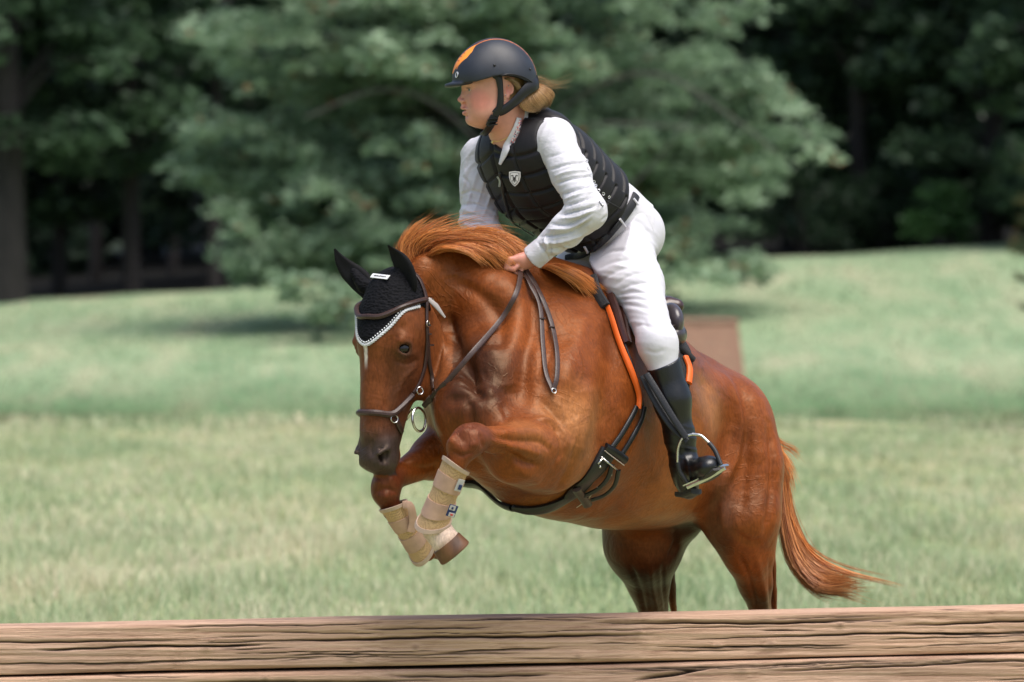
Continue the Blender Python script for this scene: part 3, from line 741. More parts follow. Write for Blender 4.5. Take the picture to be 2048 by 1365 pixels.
o = hair([gy([(1540, 850, .9), (1552, 880, .9), (1580, 895, .9), (1590, 915, .9)]), gy([(1545, 870, .9), (1566, 920, .9), (1580, 980, .88), (1590, 1060, .86)])], 160, .012, .0011, 'tail', HAIRM, horse, per=10, seed=18, clump=.5, wid=MC)
# tail dock
a_ = Acc(); tube(gy([(1512, 850, .80), (1535, 875, .88), (1552, 930, .90), (1560, 1000, .90)]), [.045, .036, .026, .012], 20, 12, a_); a_.C = [np.tile(COATC, (a_.n, 1))]; a_.build('tail_dock', coat, horse)

# ---------------------------------------------------------------- fly bonnet
def shell(V, F, N, mask, o0, o1, name, m, parent=None, it=4, disp=None, col=None):
    fm = mask[F].all(1); f = F[fm]; used = np.unique(f); mp_ = -np.ones(len(V), int); mp_[used] = np.arange(len(used)); f = mp_[f]
    v = V[used].copy(); n = N[used]
    Ed = np.concatenate([f[:, [0, 1]], f[:, [1, 2]], f[:, [2, 3]], f[:, [3, 0]]]); key = np.sort(Ed, 1)
    uq, inv, cn = np.unique(key[:, 0]*len(v)+key[:, 1], return_inverse=True, return_counts=True); bd = Ed[cn[inv] == 1]
    for _ in range(it):
        S = np.zeros_like(v); c_ = np.zeros(len(v))
        for a_, b_ in ((0, 1), (1, 0)):
            for k in range(3): S[:, k] += np.bincount(bd[:, a_], v[bd[:, b_], k], len(v))
            c_ += np.bincount(bd[:, a_], minlength=len(v))
        q = c_ > 0; v[q] = v[q]*.4+(S[q]/c_[q, None])*.6
    d1 = o1 if disp is None else o1+disp(v)
    top = v+n*(np.asarray(d1)[:, None] if np.ndim(d1) else d1); bot = v+n*o0
    nb = len(v); Vn = np.vstack([top, bot]); Fn = np.vstack([f, np.stack([bd[:, 1], bd[:, 0], bd[:, 0]+nb, bd[:, 1]+nb], 1)])
    return link(name, mesh_np(name, Vn, Fn, None if col is None else np.vstack([col(v), col(v)])), m, parent), (top, f, bd)
bonnet = empty('ear_bonnet', P(770, 600, -.42), 'black crocheted ear bonnet with a silver braid edge covering the horse\'s ears and forehead', 'ear bonnet')
BK, nt, b = newmat('crochet'); L = nt.links
tc = N_(nt, 'ShaderNodeTexCoord'); vo = N_(nt, 'ShaderNodeTexVoronoi', Scale=85); mp = N_(nt, 'ShaderNodeMapping'); mp.inputs['Scale'].default_value = (1, 1, 1.6); L.new(tc.outputs['Object'], mp.inputs[0]); L.new(mp.outputs[0], vo.inputs['Vector'])
r_ = ramp(nt, vo.outputs['Distance'], [(.15, (.0005, .0005, .001)), (.5, (.005, .005, .007))]); L.new(r_.outputs[0], b.inputs['Base Color']); b.inputs['Roughness'].default_value = .8; b.inputs['Specular IOR Level'].default_value = .15
bp = N_(nt, 'ShaderNodeBump', Strength=1, Distance=.003); L.new(vo.outputs['Distance'], bp.inputs['Height']); L.new(bp.outputs[0], b.inputs['Normal'])
def bedge(b_): return .228-.112*np.clip(np.abs(b_)/.090, 0, 1.15)**1.7
bmask = (ha < bedge(hb_)) & (hc > -.165-.0*ha) & ishead & (hc > -.17) & (ha > -.2)
(bo, (btop, bf, bbd)) = shell(HV, HFc, HN, bmask, .0, .0045, 'hood', BK, bonnet, it=5)
bon_bvh = bvh_of(np.vstack([HV, btop]), np.vstack([HFc, bf+len(HV)]))
EARM = mat('ear_cloth', (.003, .003, .004), rough=.75, var=.25, scale=120, bump=.0006, bscale=400, sheen=.02, spec=.2)
def ear(pts, w0):
    C_ = spline([P(u, v, y) for u, v, y, _ in pts], 22); hw = np.interp(np.linspace(0, 1, 22), np.linspace(0, 1, len(pts)), [p[3] for p in pts])*PX
    hw = np.convolve(np.pad(hw, 1, 'edge'), [.25, .5, .25], 'valid')
    T, Nn, B = frames(C_, up=np.tile(nrm(w0), (22, 1)))
    an = np.linspace(0, 2*math.pi, 20, endpoint=False)
    # cupped leaf section
    x = np.cos(an); z = np.sin(an)*.42 - .35*(np.cos(an)**2) + .2
    z = np.where(np.sin(an) > 0, z-.55*np.sin(an)*(1-x**2)*1.0, z)
    R = C_[:, None]+B[:, None]*x[None, :, None]*hw[:, None, None]+Nn[:, None]*z[None, :, None]*hw[:, None, None]
    a_ = Acc(); a_.add(*loft_c(R)); return a_.build('ear_cover', EARM, bonnet)
ear([(812, 592, -.42, 19), (813, 565, -.44, 27), (804, 532, -.45, 24), (789, 508, -.45, 14), (776, 491, -.46, 1.5)], (-.7, -.7, .1))
ear([(738, 584, -.35, 18), (718, 560, -.33, 23), (696, 540, -.32, 20), (680, 520, -.32, 12), (669, 498, -.32, 1.5)], (-.3, -.9, .2))
# braid edge and diamante row
SILV = mat('silver_braid', (.62, .63, .66), rough=.45, var=.25, scale=300, bump=.001, bscale=400)
bb = np.linspace(-.100, .100, 90)
def surf_head(a, b):
    "surface point of the head at head coordinates (a, b), seen from the front"
    o = E(a, b, .2); r = bon_bvh.ray_cast(Vector(o), Vector(-EC)); 
    return (np.array(r[0]), np.array(r[1])) if r[0] is not None else (E(a, b, -.06), EC)
def surf_round(a, th, c0=-.075):
    o = E(a, 0, c0); d_ = EB*math.cos(th)+EC*math.sin(th); r = bon_bvh.ray_cast(Vector(o+d_*.4), Vector(-d_))
    return np.array(r[0]), np.array(r[1])
pts = []; nn = []
for th in np.linspace(-.25, math.pi+.25, 110):
    # find a on the edge for this direction by iteration
    a0 = .2
    for _ in range(8):
        p_, n_ = surf_round(a0, th); bbv = (p_-POLL)@EB; a0 = .5*a0+.5*float(bedge(bbv))
    p_, n_ = surf_round(a0-.002, th); pts.append(p_); nn.append(n_)
pts = np.array(pts); nn = smoothN(nn, 10)
for _ in range(6): pts[1:-1] = (pts[:-2]+2*pts[1:-1]+pts[2:])/4
a_ = Acc(); a2 = Acc(); cs = np.concatenate([[0], np.cumsum(np.linalg.norm(np.diff(pts, axis=0), axis=1))])
k = int(cs[-1]/.0022); tt = np.linspace(0, cs[-1], k); Cq = np.stack([np.interp(tt, cs, pts[:, i]) for i in range(3)], 1); Nq = np.stack([np.interp(tt, cs, nn[:, i]) for i in range(3)], 1)
Tq = np.gradient(Cq, axis=0); Tq /= np.linalg.norm(Tq, axis=1)[:, None]; Sq = np.cross(Tq, Nq)
for ph in (0, math.pi*2/3, math.pi*4/3):
    tw = tt/.009*math.pi*2+ph; tube(Cq+Nq*(.004+.0022*np.sin(tw))[:, None]+Sq*(.0035*np.cos(tw))[:, None], .0024, 0, 5, a_)
a_.build('braid_trim', SILV, bonnet)
for i in range(0, k, 4):
    up_ = Sq[i] if (Sq[i]@EA) < 0 else -Sq[i]
    a2.add(*ball_mesh(Cq[i]+Nq[i]*.004+up_*.0085, .0028, 6, 5))
a2.build('diamante_row', mat('diamante', (.85, .85, .88), rough=.15, spec=1), bonnet)
# small white label between the ears
lab = Acc(); P0 = [hit(bon_bvh, u, v) for u, v in ((749, 552), (781, 553))]
cc_ = np.array([hit(bon_bvh, u, v)[0] for u, v in spline([(747, 557), (763, 558), (781, 561)], 8)]); nn_ = smoothN([hit(bon_bvh, u, v)[1] for u, v in spline([(747, 557), (763, 558), (781, 561)], 8)], 8)
nn_[:] = nrm(nn_.mean(0)); cc_ = cc_[0]+(cc_[-1]-cc_[0])*np.linspace(0, 1, 8)[:, None]; strip(cc_+nn_*.012, nn_, .0085, .0015, lab, .05); LABEL = lab.build('cloth_label', mat('white_label', (.75, .75, .77), rough=.7), bonnet)
a_ = Acc()
rng = np.random.default_rng(5); X0 = cc_[0]+(cc_[-1]-cc_[0])*.1; dX = (cc_[-1]-cc_[0])*.8; Nn_ = nn_[4]; Up = nrm(np.cross(dX, Nn_)); Up = Up if Up[2] > 0 else -Up
def text_on(s_, origin, xdir, ydir, size, m, parent, name, depth=.0008, font_shear=0.):
    cu = bpy.data.curves.new(name, 'FONT'); cu.body = s_; cu.size = size; cu.extrude = depth; cu.align_x = 'CENTER'; cu.align_y = 'CENTER'; cu.shear = font_shear
    o = bpy.data.objects.new(name, cu); COL.objects.link(o)
    z = nrm(np.cross(xdir, ydir)); y = np.cross(z, nrm(xdir)); M = Matrix.Identity(4)
    for i, v_ in enumerate((nrm(xdir), y, z)):
        for j in range(3): M[j][i] = v_[j]
    for j in range(3): M[j][3] = origin[j]
    dg = bpy.context.evaluated_depsgraph_get(); me_ = bpy.data.meshes.new_from_object(o.evaluated_get(dg)); bpy.data.objects.remove(o)
    me_.transform(M); o = bpy.data.objects.new(name, me_); COL.objects.link(o); me_.materials.clear(); me_.materials.append(m)
    if parent is not None: o.parent = parent; o.matrix_parent_inverse = Matrix.Translation(-parent_loc(parent))
    return o
INK = mat('black_ink', (.01, .01, .012), rough=.7)
text_on('EquineCouture', cc_.mean(0)+Nn_*.0143, dX, Up, .0085, INK, bonnet, 'label_writing', .0003, .2)

# ---------------------------------------------------------------- bridle
bridle = empty('bridle', P(800, 700, -.42), 'brown leather bridle with steel bit rings worn on the horse\'s head over the bonnet', 'bridle')
def mir(C_, N_s):
    D = C_-POLL; return POLL+D-2*(D@EB)[:, None]*EB, N_s-2*(N_s@EB)[:, None]*EB
def bstrap(uv, w_, name, th=.004, m=LEATHER_BR, mirror=True, off=.002, n=50, bulge=.35):
    a_ = Acc(); Cc, Nn2 = strap(bon_bvh, uv, w_, th, a_, n, off, bulge); o = a_.build(name, m, bridle)
    if mirror:
        c2, n2 = mir(Cc, Nn2); a_ = Acc(); strip((c2+n2*off)[::-1], n2[::-1], w_*PX, th, a_, bulge); a_.build(name, m, bridle)
    return Cc, Nn2
bstrap([(736, 634), (760, 634), (790, 622), (825, 607), (850, 600)], 5.2, 'browband', .006, bulge=.9)
bstrap([(822, 543), (838, 560), (848, 585), (852, 603)], 6, 'headpiece', .004)
bstrap([(852, 603), (852, 640), (853, 690), (848, 735), (836, 770), (826, 786)], 4.6, 'cheekpiece', .004)
bstrap([(853, 650), (855, 690), (858, 728), (864, 757), (868, 780)], 4, 'jaw_strap', .004, LEATHER_DK)
bstrap([(726, 825), (752, 826), (782, 829), (800, 815), (824, 789)], 6, 'noseband', .006, bulge=.8)
bstrap([(790, 838), (796, 851), (802, 864)], 6, 'chin_strap', .005, LEATHER_DK)
def ring(c, r, tr, nrm_, name, parent, m=STEEL, squash=1.0, upv=(0, 0, 1)):
    n_ = nrm(nrm_); x = nrm(np.cross(upv, n_)); y = np.cross(n_, x); an = np.linspace(0, 2*math.pi, 37)
    Cc = c+np.outer(np.cos(an)*r*squash, x)+np.outer(np.sin(an)*r, y)
    a_ = Acc(); tube(Cc, tr, 0, 8, a_); return a_.build(name, m, parent)
vn_ = nrm((.55, -.83, .1))
p_, n_ = hit(bon_bvh, 826, 826)
BIT = E(.455, .078, -.150)
ring(BIT, .036, .004, vn_+np.array([.3, .3, 0]), 'bit_ring', bridle)
ring(BIT-2*((BIT-POLL)@EB)*EB, .036, .004, vn_, 'bit_ring', bridle)
p2_, _ = hit(bon_bvh, 838, 782)
ring(P(840, 782, p2_[1]-.012), .011, .0025, vn_, 'joint_ring', bridle)
p3_, _ = hit(bon_bvh, 789, 838)
ring(P(789, 838, p3_[1]-.008), .012, .002, vn_, 'square_ring', bridle)
a_ = Acc(); tube([P(826, 820, p_[1]-.012), P(812, 838, p_[1]-.002), P(800, 846, p_[1]+.03)], [.006, .006, .004], 10, 8, a_); a_.build('mouthpiece', STEEL, bridle)
for (u, v) in ((852, 651), (853, 668), (858, 690)):
    q_, n_ = hit(bon_bvh, u, v); a_ = Acc(); strip(np.array([q_+n_*.007-np.array(HL)*.010, q_+n_*.009, q_+n_*.007+np.array(HL)*.010]), np.tile(n_, (3, 1)), .003, .002, a_); a_.build('keeper', LEATHER_DK, bridle)
q_, n_ = hit(bon_bvh, 851, 648); ring(q_+n_*.009, .009, .0016, n_, 'buckle', bridle, squash=.8)
q_, n_ = hit(bon_bvh, 858, 604); ring(q_+n_*.012, .009, .0016, n_, 'buckle', bridle)
PALE = mat('pale_strap_end', (.30, .27, .25), rough=.5, metal=.3)
q1, n1_ = hit(bon_bvh, 858, 600); q2, n2_ = hit(bon_bvh, 885, 632)
a_ = Acc(); strip(np.array([P(856, 598, q1[1]-.02), P(872, 612, q1[1]-.022), P(890, 636, q1[1]-.02)]), np.tile(nrm((.4, -.9, .1)), (3, 1)), np.array([.006, .008, .003]), .003, a_, .1); a_.build('strap_end', PALE, bridle)
# reins: bit -> hand -> hanging loop on the shoulder
HANDP = P(1040, 530, -.205)
a_ = Acc()
rp = spline([P(848, 812, BIT[1]-.01), P(868, 790, BIT[1]-.04), P(893, 765, BIT[1]-.07), *[(lambda q: q-nrm(q-CAMP)*o_)(hit(hbvh, u_, v_)[0]) for u_, v_, o_ in ((945, 705, .045), (1000, 642, .03), (1030, 592, .03), (1040, 556, .03))], HANDP], 60)
strip(rp, np.tile(nrm((.25, -.95, .2)), (60, 1)), 5.0*PX, .0025, a_, .1); a_.build('rein', LEATHER_BR, bridle)
a_ = Acc(); strip(rp[:14], np.tile(nrm((.25, -.95, .2)), (14, 1)), 5.2*PX, .006, a_, .3)
for i in (3, 7, 11): strip(rp[i:i+3], np.tile(nrm((.25, -.95, .2)), (3, 1)), 6.2*PX, .0085, a_, .1)
a_.build('rein_billet', LEATHER_DK, bridle)
c2 = np.vstack([spline([E(.455, -.072, -.14), P(850, 720, -.12), P(905, 640, .12), P(985, 560, .12), P(1030, 525, .02)], 50)])
a_ = Acc(); strip(c2, np.tile(-HL, (50, 1)), 4.2*PX, .0035, a_, .2); a_.build('rein', LEATHER_BR, bridle)
def onbody(u, v, o): q, n = hit(hbvh, u, v); d = nrm(q-CAMP); return q-d*o
lp1 = spline([HANDP+np.array([.008, -.01, -.01]), onbody(1062, 572, .035), onbody(1080, 612, .022), onbody(1086, 690, .012), onbody(1092, 745, .012), onbody(1106, 781, .014)], 50)
lp2 = spline([HANDP+np.array([.012, -.015, -.005]), onbody(1068, 565, .045), onbody(1085, 598, .032), onbody(1104, 650, .018), onbody(1114, 705, .016), onbody(1114, 752, .014), onbody(1107, 781, .016)], 50)
for lp in (lp1, lp2):
    a_ = Acc(); Nl = smoothN([hit(hbvh, *uvof(q))[1] for q in lp] if False else np.tile(nrm((.45, -.85, .25)), (50, 1)), 2); strip(lp, Nl, 4.8*PX, .0025, a_, .1); a_.build('rein_loop', LEATHER_BR, bridle)
ring(onbody(1108, 782, .02), .0075, .0016, (.45, -.85, .25), 'rein_buckle', bridle)
for (u, v) in ((1085, 638), (1104, 655), (1078, 595)):
    q = onbody(u, v, .024); a_ = Acc(); strip(np.array([q-np.array([.009, 0, 0]), q, q+np.array([.009, 0, 0])]), np.tile(nrm((.45, -.85, .25)), (3, 1)), .003, .004, a_); a_.build('rein_keeper', LEATHER_DK, bridle)

# ---------------------------------------------------------------- brushing boots
NEO = mat('tan_neoprene', (.48, .30, .22), rough=.8, var=.12, scale=30, bump=.0008, bscale=200)
MESHM, nt, b = newmat('tan_mesh'); L = nt.links
tc = N_(nt, 'ShaderNodeTexCoord'); vo = N_(nt, 'ShaderNodeTexVoronoi', Scale=300); vo.inputs['Randomness'].default_value = .25; L.new(tc.outputs['Object'], vo.inputs['Vector'])
r_ = ramp(nt, vo.outputs['Distance'], [(.2, (.15, .08, .035)), (.38, (.56, .36, .19))]); L.new(r_.outputs[0], b.inputs['Base Color']); b.inputs['Roughness'].default_value = .8
bp = N_(nt, 'ShaderNodeBump', Strength=.8, Distance=.002); L.new(vo.outputs['Distance'], bp.inputs['Height']); L.new(bp.outputs[0], b.inputs['Normal'])
PALEB = mat('pale_binding', (.48, .35, .27), rough=.7, var=.1)
def legboot(A, B, rA, rB, label, bands, tabs, seed=1, back=(1, 0, 0)):
    root = empty('brushing_boot', (A+B)/2, label, 'leg boot', 'brushing boots on the forelegs')
    n = 40; T = np.linspace(0, 1, n); d = nrm(B-A); f = nrm(np.cross(d, (0, 1, 0))); g = np.cross(d, f)
    an = np.linspace(0, 2*math.pi, 40, endpoint=False)
    def surf(t, an_, off=0):
        r = np.interp(t, [0, .1, .5, .8, 1], [rA, rA*.97, rA*.93, rB*.96, rB*1.08])+off
        bk = 1+.14*np.cos(an_-math.pi*.0)      # slightly deeper behind, over the tendons
        slant = (.028*np.cos(an_-2.2)*(1 if t > .5 else -.6)*abs(t-.5)*2)[:, None]
        return A+(B-A)*t+d*slant+(f*np.cos(an_)[:, None]+g*np.sin(an_)[:, None])*(r*bk)[:, None]
    def band(t0, t1, off, name, m, k=8):
        a_ = Acc(); R = [surf(t0, an, off-.004)]+[surf(t, an, off) for t in np.linspace(t0, t1, k)]+[surf(t1, an, off-.004)]
        Vv, Ff = loft(R, cap=False); a_.add(Vv, Ff); return a_.build(name, m, root)
    band(0, 1, .000, 'mesh_shell', MESHM, 24)
    for t0, t1 in bands: band(t0, t1, .003, 'strap', NEO, 6)
    for t0, t1 in ((-.01, .05), (.955, 1.01)): band(t0, t1, .0035, 'binding', PALEB, 4)
    return root, surf
b1, s1_ = legboot(P(908, 928, -.85), P(862, 1044, -.80), .043, .044, 'tan mesh brushing boot with two broad straps strapped on the near foreleg', [(.20, .42), (.60, .82)], None)
b2, s2_ = legboot(P(783, 1013, -.405), P(841, 1100, -.34), .042, .044, 'tan mesh brushing boot hanging lower on the far foreleg under the muzzle', [(.25, .47), (.58, .80)], None)
# patches with marks on the near boot
dB = nrm(P(862, 1044, -.80)-P(908, 928, -.85)); xB = nrm(np.cross(dB, (0, 1, 0))); fwd = nrm((.35, -1, 0))
def patch(u, v, w_, h_, parent, name, m, y):
    c = P(u, v, y); a_ = Acc(); strip(np.array([c-dB*h_, c, c+dB*h_]), np.tile(fwd, (3, 1)), w_, .002, a_, .1); return a_.build(name, m, parent)
NAVY = mat('navy_patch', (.02, .035, .12), rough=.7); WHITEP = mat('white_patch', (.50, .48, .47), rough=.7); REDP = mat('red_mark', (.55, .06, .05), rough=.7)
yb = -.876
patch(904, 1022, .0135, .019, b1, 'patch', NAVY, yb); patch(905, 1016, .009, .0075, b1, 'patch_square', WHITEP, yb-.004); patch(903, 1030, .009, .006, b1, 'patch_square', WHITEP, yb-.004)
patch(905, 1017, .003, .0035, b1, 'patch_mark', NAVY, yb-.008); patch(903, 1030, .004, .0025, b1, 'patch_mark', REDP, yb-.008)
patch(919, 971, .010, .019, b1, 'patch', WHITEP, yb-.002); patch(920, 975, .005, .008, b1, 'patch_mark', NAVY, yb-.006)
# turned-out strap end on the far boot
a_ = Acc(); strip(spline([P(806, 1010, -.44), P(820, 1012, -.445), P(826, 1040, -.43), P(822, 1064, -.42)], 14), np.tile(nrm((.2, -1, 0)), (14, 1)), .012, .004, a_, .2); a_.build('strap_end', NEO, b2)
# ================================================================== SADDLE, PAD, GIRTH
saddle = empty('saddle', H(-.3, 0, .02), 'dark brown leather jumping saddle with long flap and cantle under the rider', 'saddle')
padr = empty('saddle_pad', H(-.3, 0, 0), 'black saddle pad edged in bright orange under the brown saddle', 'saddle pad')
girth = empty('girth', H(-.1, 0, -.7), 'wide black leather girth with steel buckles round the horse\'s belly', 'girth')
ORANGE = mat('orange_binding', (.75, .12, .006), rough=.55)
GREYF = mat('grey_fleece', (.020, .020, .023), rough=.95, var=.4, scale=250, bump=.002, bscale=350)
SADL = mat('saddle_leather', (.040, .014, .010), rough=.30, var=.35, scale=14, bump=.0005, bscale=300, coat=.25)
SADK = mat('saddle_edge', (.018, .010, .009), rough=.4)
# pad covers the back from just behind the withers: a shell of the horse's own back
def front_edge(h): return np.interp(h, [-.60, -.42, -.25, -.10, .10], [-.185, -.15, -.085, -.045, -.03])
def mask_pad(s0, s1, h0, slope=0):
    return (bs < front_edge(bh)+s0) & (bs > s1-slope*(bh+.1)) & (bh > h0) & (HV[:, 1] > -.6)
(po, (pv, pf, pb)) = shell(HV, HFc, HN, mask_pad(0, -.315, -.50, .5), .001, .012, 'pad_cloth', GREYF, padr)
(so, (sv, sf, sb)) = shell(HV, HFc, HN, mask_pad(-.028, -.215, -.44, .42), .010, .030, 'flap', SADL, saddle)
sadV = np.vstack([HV, pv, sv]); sadF = np.vstack([HFc, pf+len(HV), sf+len(HV)+len(pv)]); sbvh = bvh_of(sadV, sadF)
padb = bvh_of(np.vstack([HV, pv]), np.vstack([HFc, pf+len(HV)]))
def on(bv, uv, w_, name, m, root, th=.005, off=.002, n=60, bulge=.4, sm=5):
    a_ = Acc(); r_ = strap(bv, uv, w_, th, a_, n, off, bulge, sm); a_.build(name, m, root); return r_
on(padb, [(1183, 560), (1192, 590), (1208, 618)], 9, 'pad_roll', GREYF, padr, .016, .0, bulge=.6)
on(padb, [(1206, 606), (1222, 650), (1240, 700), (1258, 745), (1272, 790), (1271, 818)], [2.5, 4.5, 5, 7, 5, 3.5], 'orange_piping', ORANGE, padr, .010, .006)
on(sbvh, [(1216, 600), (1236, 660), (1256, 712), (1274, 770), (1284, 815)], 3, 'flap_edge', SADK, saddle, .005, .002)
on(sbvh, [(1218, 596), (1230, 630), (1240, 662), (1250, 690)], 9, 'knee_roll', SADL, saddle, .018, -.004, bulge=.5)
on(sbvh, [(1240, 602), (1248, 640), (1257, 690)], 5, 'skirt', SADL, saddle, .012, .0)
on(padb, [(1352, 694), (1366, 706), (1382, 722)], 7, 'pad_cloth_rear', GREYF, padr, .010, .004)
on(padb, [(1368, 716), (1376, 740), (1374, 768)], 8, 'orange_piping', ORANGE, padr, .008, .004)
# seat, pommel and cantle
sf_ = Field(axis((P(1170, 0, .1)[0], P(1400, 0, .4)[0], .005)), axis((-.1, .75, .006)), axis((P(0, 730, .3)[2], P(0, 540, .3)[2], .005)))
SU2 = nrm(HU+HF*.1)
sf_.chain([(H(-.06, 0, .02), .035), (H(-.16, 0, -.01), .05), (H(-.24, 0, -.03), .06), (H(-.30, 0, -.02), .06)], .05, flat=HL, q=1.9)
for l_ in np.linspace(-.14, .10, 7):
    k_ = (l_/.15)**2; sf_.cone(H(-.34+.04*k_, l_, .035-.035*k_), H(-.35+.04*k_, l_+.02, .035-.035*k_), .024, .024, .03)
SVv, SFf = sf_.mesh(2); link('seat', mesh_np('seat', SVv, SFf), SADL, saddle)
# what shows of the cantle and rear panel beside the rider's knee
a_ = Acc()
a_.add(*ball_mesh(P(1340, 645, .10), (.036, .09, .062), ax=(nrm((1, .3, .1)), nrm((-.3, 1, 0)), (0, 0, 1)))); a_.build('cantle', mat('cantle_leather', (.045, .035, .042), rough=.3, coat=.3, var=.2), saddle)
a_ = Acc(); a_.add(*ball_mesh(P(1349, 670, .10), (.040, .09, .040))); a_.build('rear_panel', mat('panel_leather', (.040, .030, .034), rough=.32, coat=.3, var=.2), saddle)
a_ = Acc()
for dv in (0, 5, 10): tube([P(1340, 655+dv*.8, .0), P(1352, 651+dv*.8, .02), P(1362, 656+dv*.7, .07)], .003, 12, 6, a_)
a_.build('panel_welt', SADK, saddle)
# girth
gC, gN = on(hbvh, [(1026, 1012), (1060, 1018), (1098, 1012), (1135, 992), (1165, 965), (1192, 935), (1212, 905)], [9, 11, 14, 17, 20, 22, 22], 'girth_band', LEATHER_BK, girth, .011, .003, n=70, bulge=.25)
s0_, l0_, h0_ = [float(v_) for v_ in body_coords(gC[0])]
gc_ = H(s0_, 0, -.42); a0_ = math.atan2(h0_+.42, l0_); gp_ = []; gn_ = []
for a_i in np.linspace(a0_, -math.pi-.25, 60):
    ss_ = s0_-.10*(a0_-a_i)/3; gc_ = H(ss_, 0, -.42); d_i = HL*math.cos(a_i)+HU*math.sin(a_i); q_i = hbvh.ray_cast(Vector(gc_+d_i*.8), Vector(-d_i)); gp_.append(np.array(q_i[0])); gn_.append(np.array(q_i[1]))
gp_ = np.array(gp_); gn_ = smoothN(gn_, 8)
for _ in range(5): gp_[1:-1] = (gp_[:-2]+2*gp_[1:-1]+gp_[2:])/4
a_ = Acc(); strip(gp_+gn_*.004, gn_, np.interp(np.linspace(0, 1, 60), [0, .3, 1], [.016, .03, .035]), .011, a_, .25); a_.build('girth_band', LEATHER_BK, girth)
on(hbvh, [(1212, 905), (1236, 872), (1258, 835), (1268, 815)], 6, 'billet', LEATHER_BK, girth, .006, .008)
on(hbvh, [(1232, 918), (1254, 884), (1276, 845), (1284, 815)], 6, 'billet', LEATHER_BK, girth, .006, .008)
on(hbvh, [(1203, 893), (1222, 903), (1244, 918)], 8, 'buckle_guard', LEATHER_BK, girth, .008, .012)
gb = hit(hbvh, 1212, 925)[0]; gdir = nrm(P(1240, 930, gb[1])-P(1204, 912, gb[1]))
a_ = Acc()
for (u0, v0, u1, v1) in ((1204, 916, 1236, 942), (1196, 928, 1206, 916)):
    y0 = hit(hbvh, u0, v0)[0][1]-.028; y1 = hit(hbvh, u1, v1)[0][1]-.028; tube([P(u0, v0, y0), P((u0+u1)/2, (v0+v1)/2, min(y0, y1)), P(u1, v1, y1)], .0028, 8, 6, a_)
for (u0, v0) in ((1204, 916), (1215, 925), (1226, 934), (1236, 942), (1222, 950), (1200, 934)):
    q = hit(hbvh, u0, v0)[0]; a_.add(*ball_mesh(P(u0, v0, q[1]-.028), .0048, 8, 6))
a_.build('buckle', STEEL, girth)
on(hbvh, [(1216, 925), (1208, 950), (1192, 968), (1166, 982)], 6, 'billet_end', LEATHER_BK, girth, .006, .016)
on(hbvh, [(1228, 936), (1222, 962), (1204, 980), (1178, 990)], 6, 'billet_end', LEATHER_BK, girth, .006, .016)
on(hbvh, [(1150, 968), (1163, 985), (1172, 1002)], 9, 'keeper', LEATHER_DK, girth, .008, .014)
on(hbvh, [(1150, 1006), (1172, 990), (1190, 966)], .9, 'stitching', mat('pale_thread', (.42, .36, .32), rough=.7), girth, .002, .016)
on(hbvh, [(1196, 900), (1214, 911), (1236, 926)], .9, 'stitching', bpy.data.materials['pale_thread'], girth, .002, .023)

# ================================================================== RIDER
rider = empty('person', P(1255, 700, .15), 'rider in black padded vest, white breeches and dark helmet, leaning forward on the chestnut horse', 'person')
PEL = P(1248, 470, .20); NB = P(1032, 262, -.03)
SUP = nrm(NB-PEL)
RL = np.array([.26, -.33, .05]); RL = nrm(RL-SUP*(RL@SUP)); RF = np.cross(RL, SUP); RF = RF if RF[0] < 0 else -RF
LEN = np.linalg.norm(NB-PEL)
def T_(t, l=0, f=0): return PEL+SUP*(t*LEN)+RL*l+RF*f
def torso(F_, g=0, k=.05, lo=0, hi=1):
    S_ = [(.02, .155, .115, .0), (.22, .142, .114, .012), (.45, .152, .126, .030), (.68, .172, .138, .042), (.86, .172, .118, .032)]
    for (t0, a0, b0, f0), (t1, a1, b1, f1) in zip(S_[:-1], S_[1:]):
        F_.cone(T_(t0, 0, f0), T_(t1, 0, f1), b0+g, b1+g, k, flat=RL, q=((a0+g)/(b0+g), (a1+g)/(b1+g)))
SHN, SHF = P(1112, 286, -.155), P(960, 314, .10)
ELN, WRN = P(1176, 424, -.30), P(1066, 516, -.235)
ELF, WRF = P(957, 440, .06), P(1000, 520, -.02)
HIPN, KNN = P(1249, 494, .09), P(1314, 684, -.205)
HIPF, KNF = P(1205, 490, .34), P(1040, 700, .16)
def arm(F_, S, El, Wr, g=0, k=.04, disp=None, up=.054, el=.046, wr=.030):
    F_.cone(S, S+(El-S)*.45, up+g, .052+g, k, disp=disp); F_.cone(S+(El-S)*.45, El, .052+g, el+g, k, disp=disp); F_.cone(El, El+(Wr-El)*.35, el+g, .043+g, k, disp=disp); F_.cone(El+(Wr-El)*.35, Wr, .043+g, wr+g, k, disp=disp)
# --- body (skin) -------------------------------------------------
HB = P(1000, 0, -.12)
bf_ = Field(axis((P(905, 0, -.1)[0], P(1075, 0, -.1)[0], .0026), (P(1075, 0, -.1)[0], P(1460, 0, 0)[0], .008)),
            axis((-.42, -.30, .006), (-.30, .02, .0028), (.02, .55, .009)),
            axis((P(0, 1010, 0)[2], P(0, 565, 0)[2], .009), (P(0, 565, 0)[2], P(0, 482, 0)[2], .0026), (P(0, 482, 0)[2], P(0, 300, 0)[2], .007), (P(0, 300, 0)[2], P(0, 60, 0)[2], .0024)))
torso(bf_, -.034)
bf_.cone(T_(.86), P(1040, 240, -.05), .07, .055, .04)
for S, El, Wr in ((SHN, ELN, WRN), (SHF, ELF, WRF)): arm(bf_, S, El, Wr, -.010)
bf_.cone(HIPN, KNN, .062, .042, .03); bf_.cone(HIPF, KNF, .075, .048, .03)
ANN = P(1368, 925, -.185); ANF = P(1100, 900, .30)
bf_.cone(KNN, ANN, .045, .034, .03); bf_.cone(KNF, ANF, .045, .034, .03)
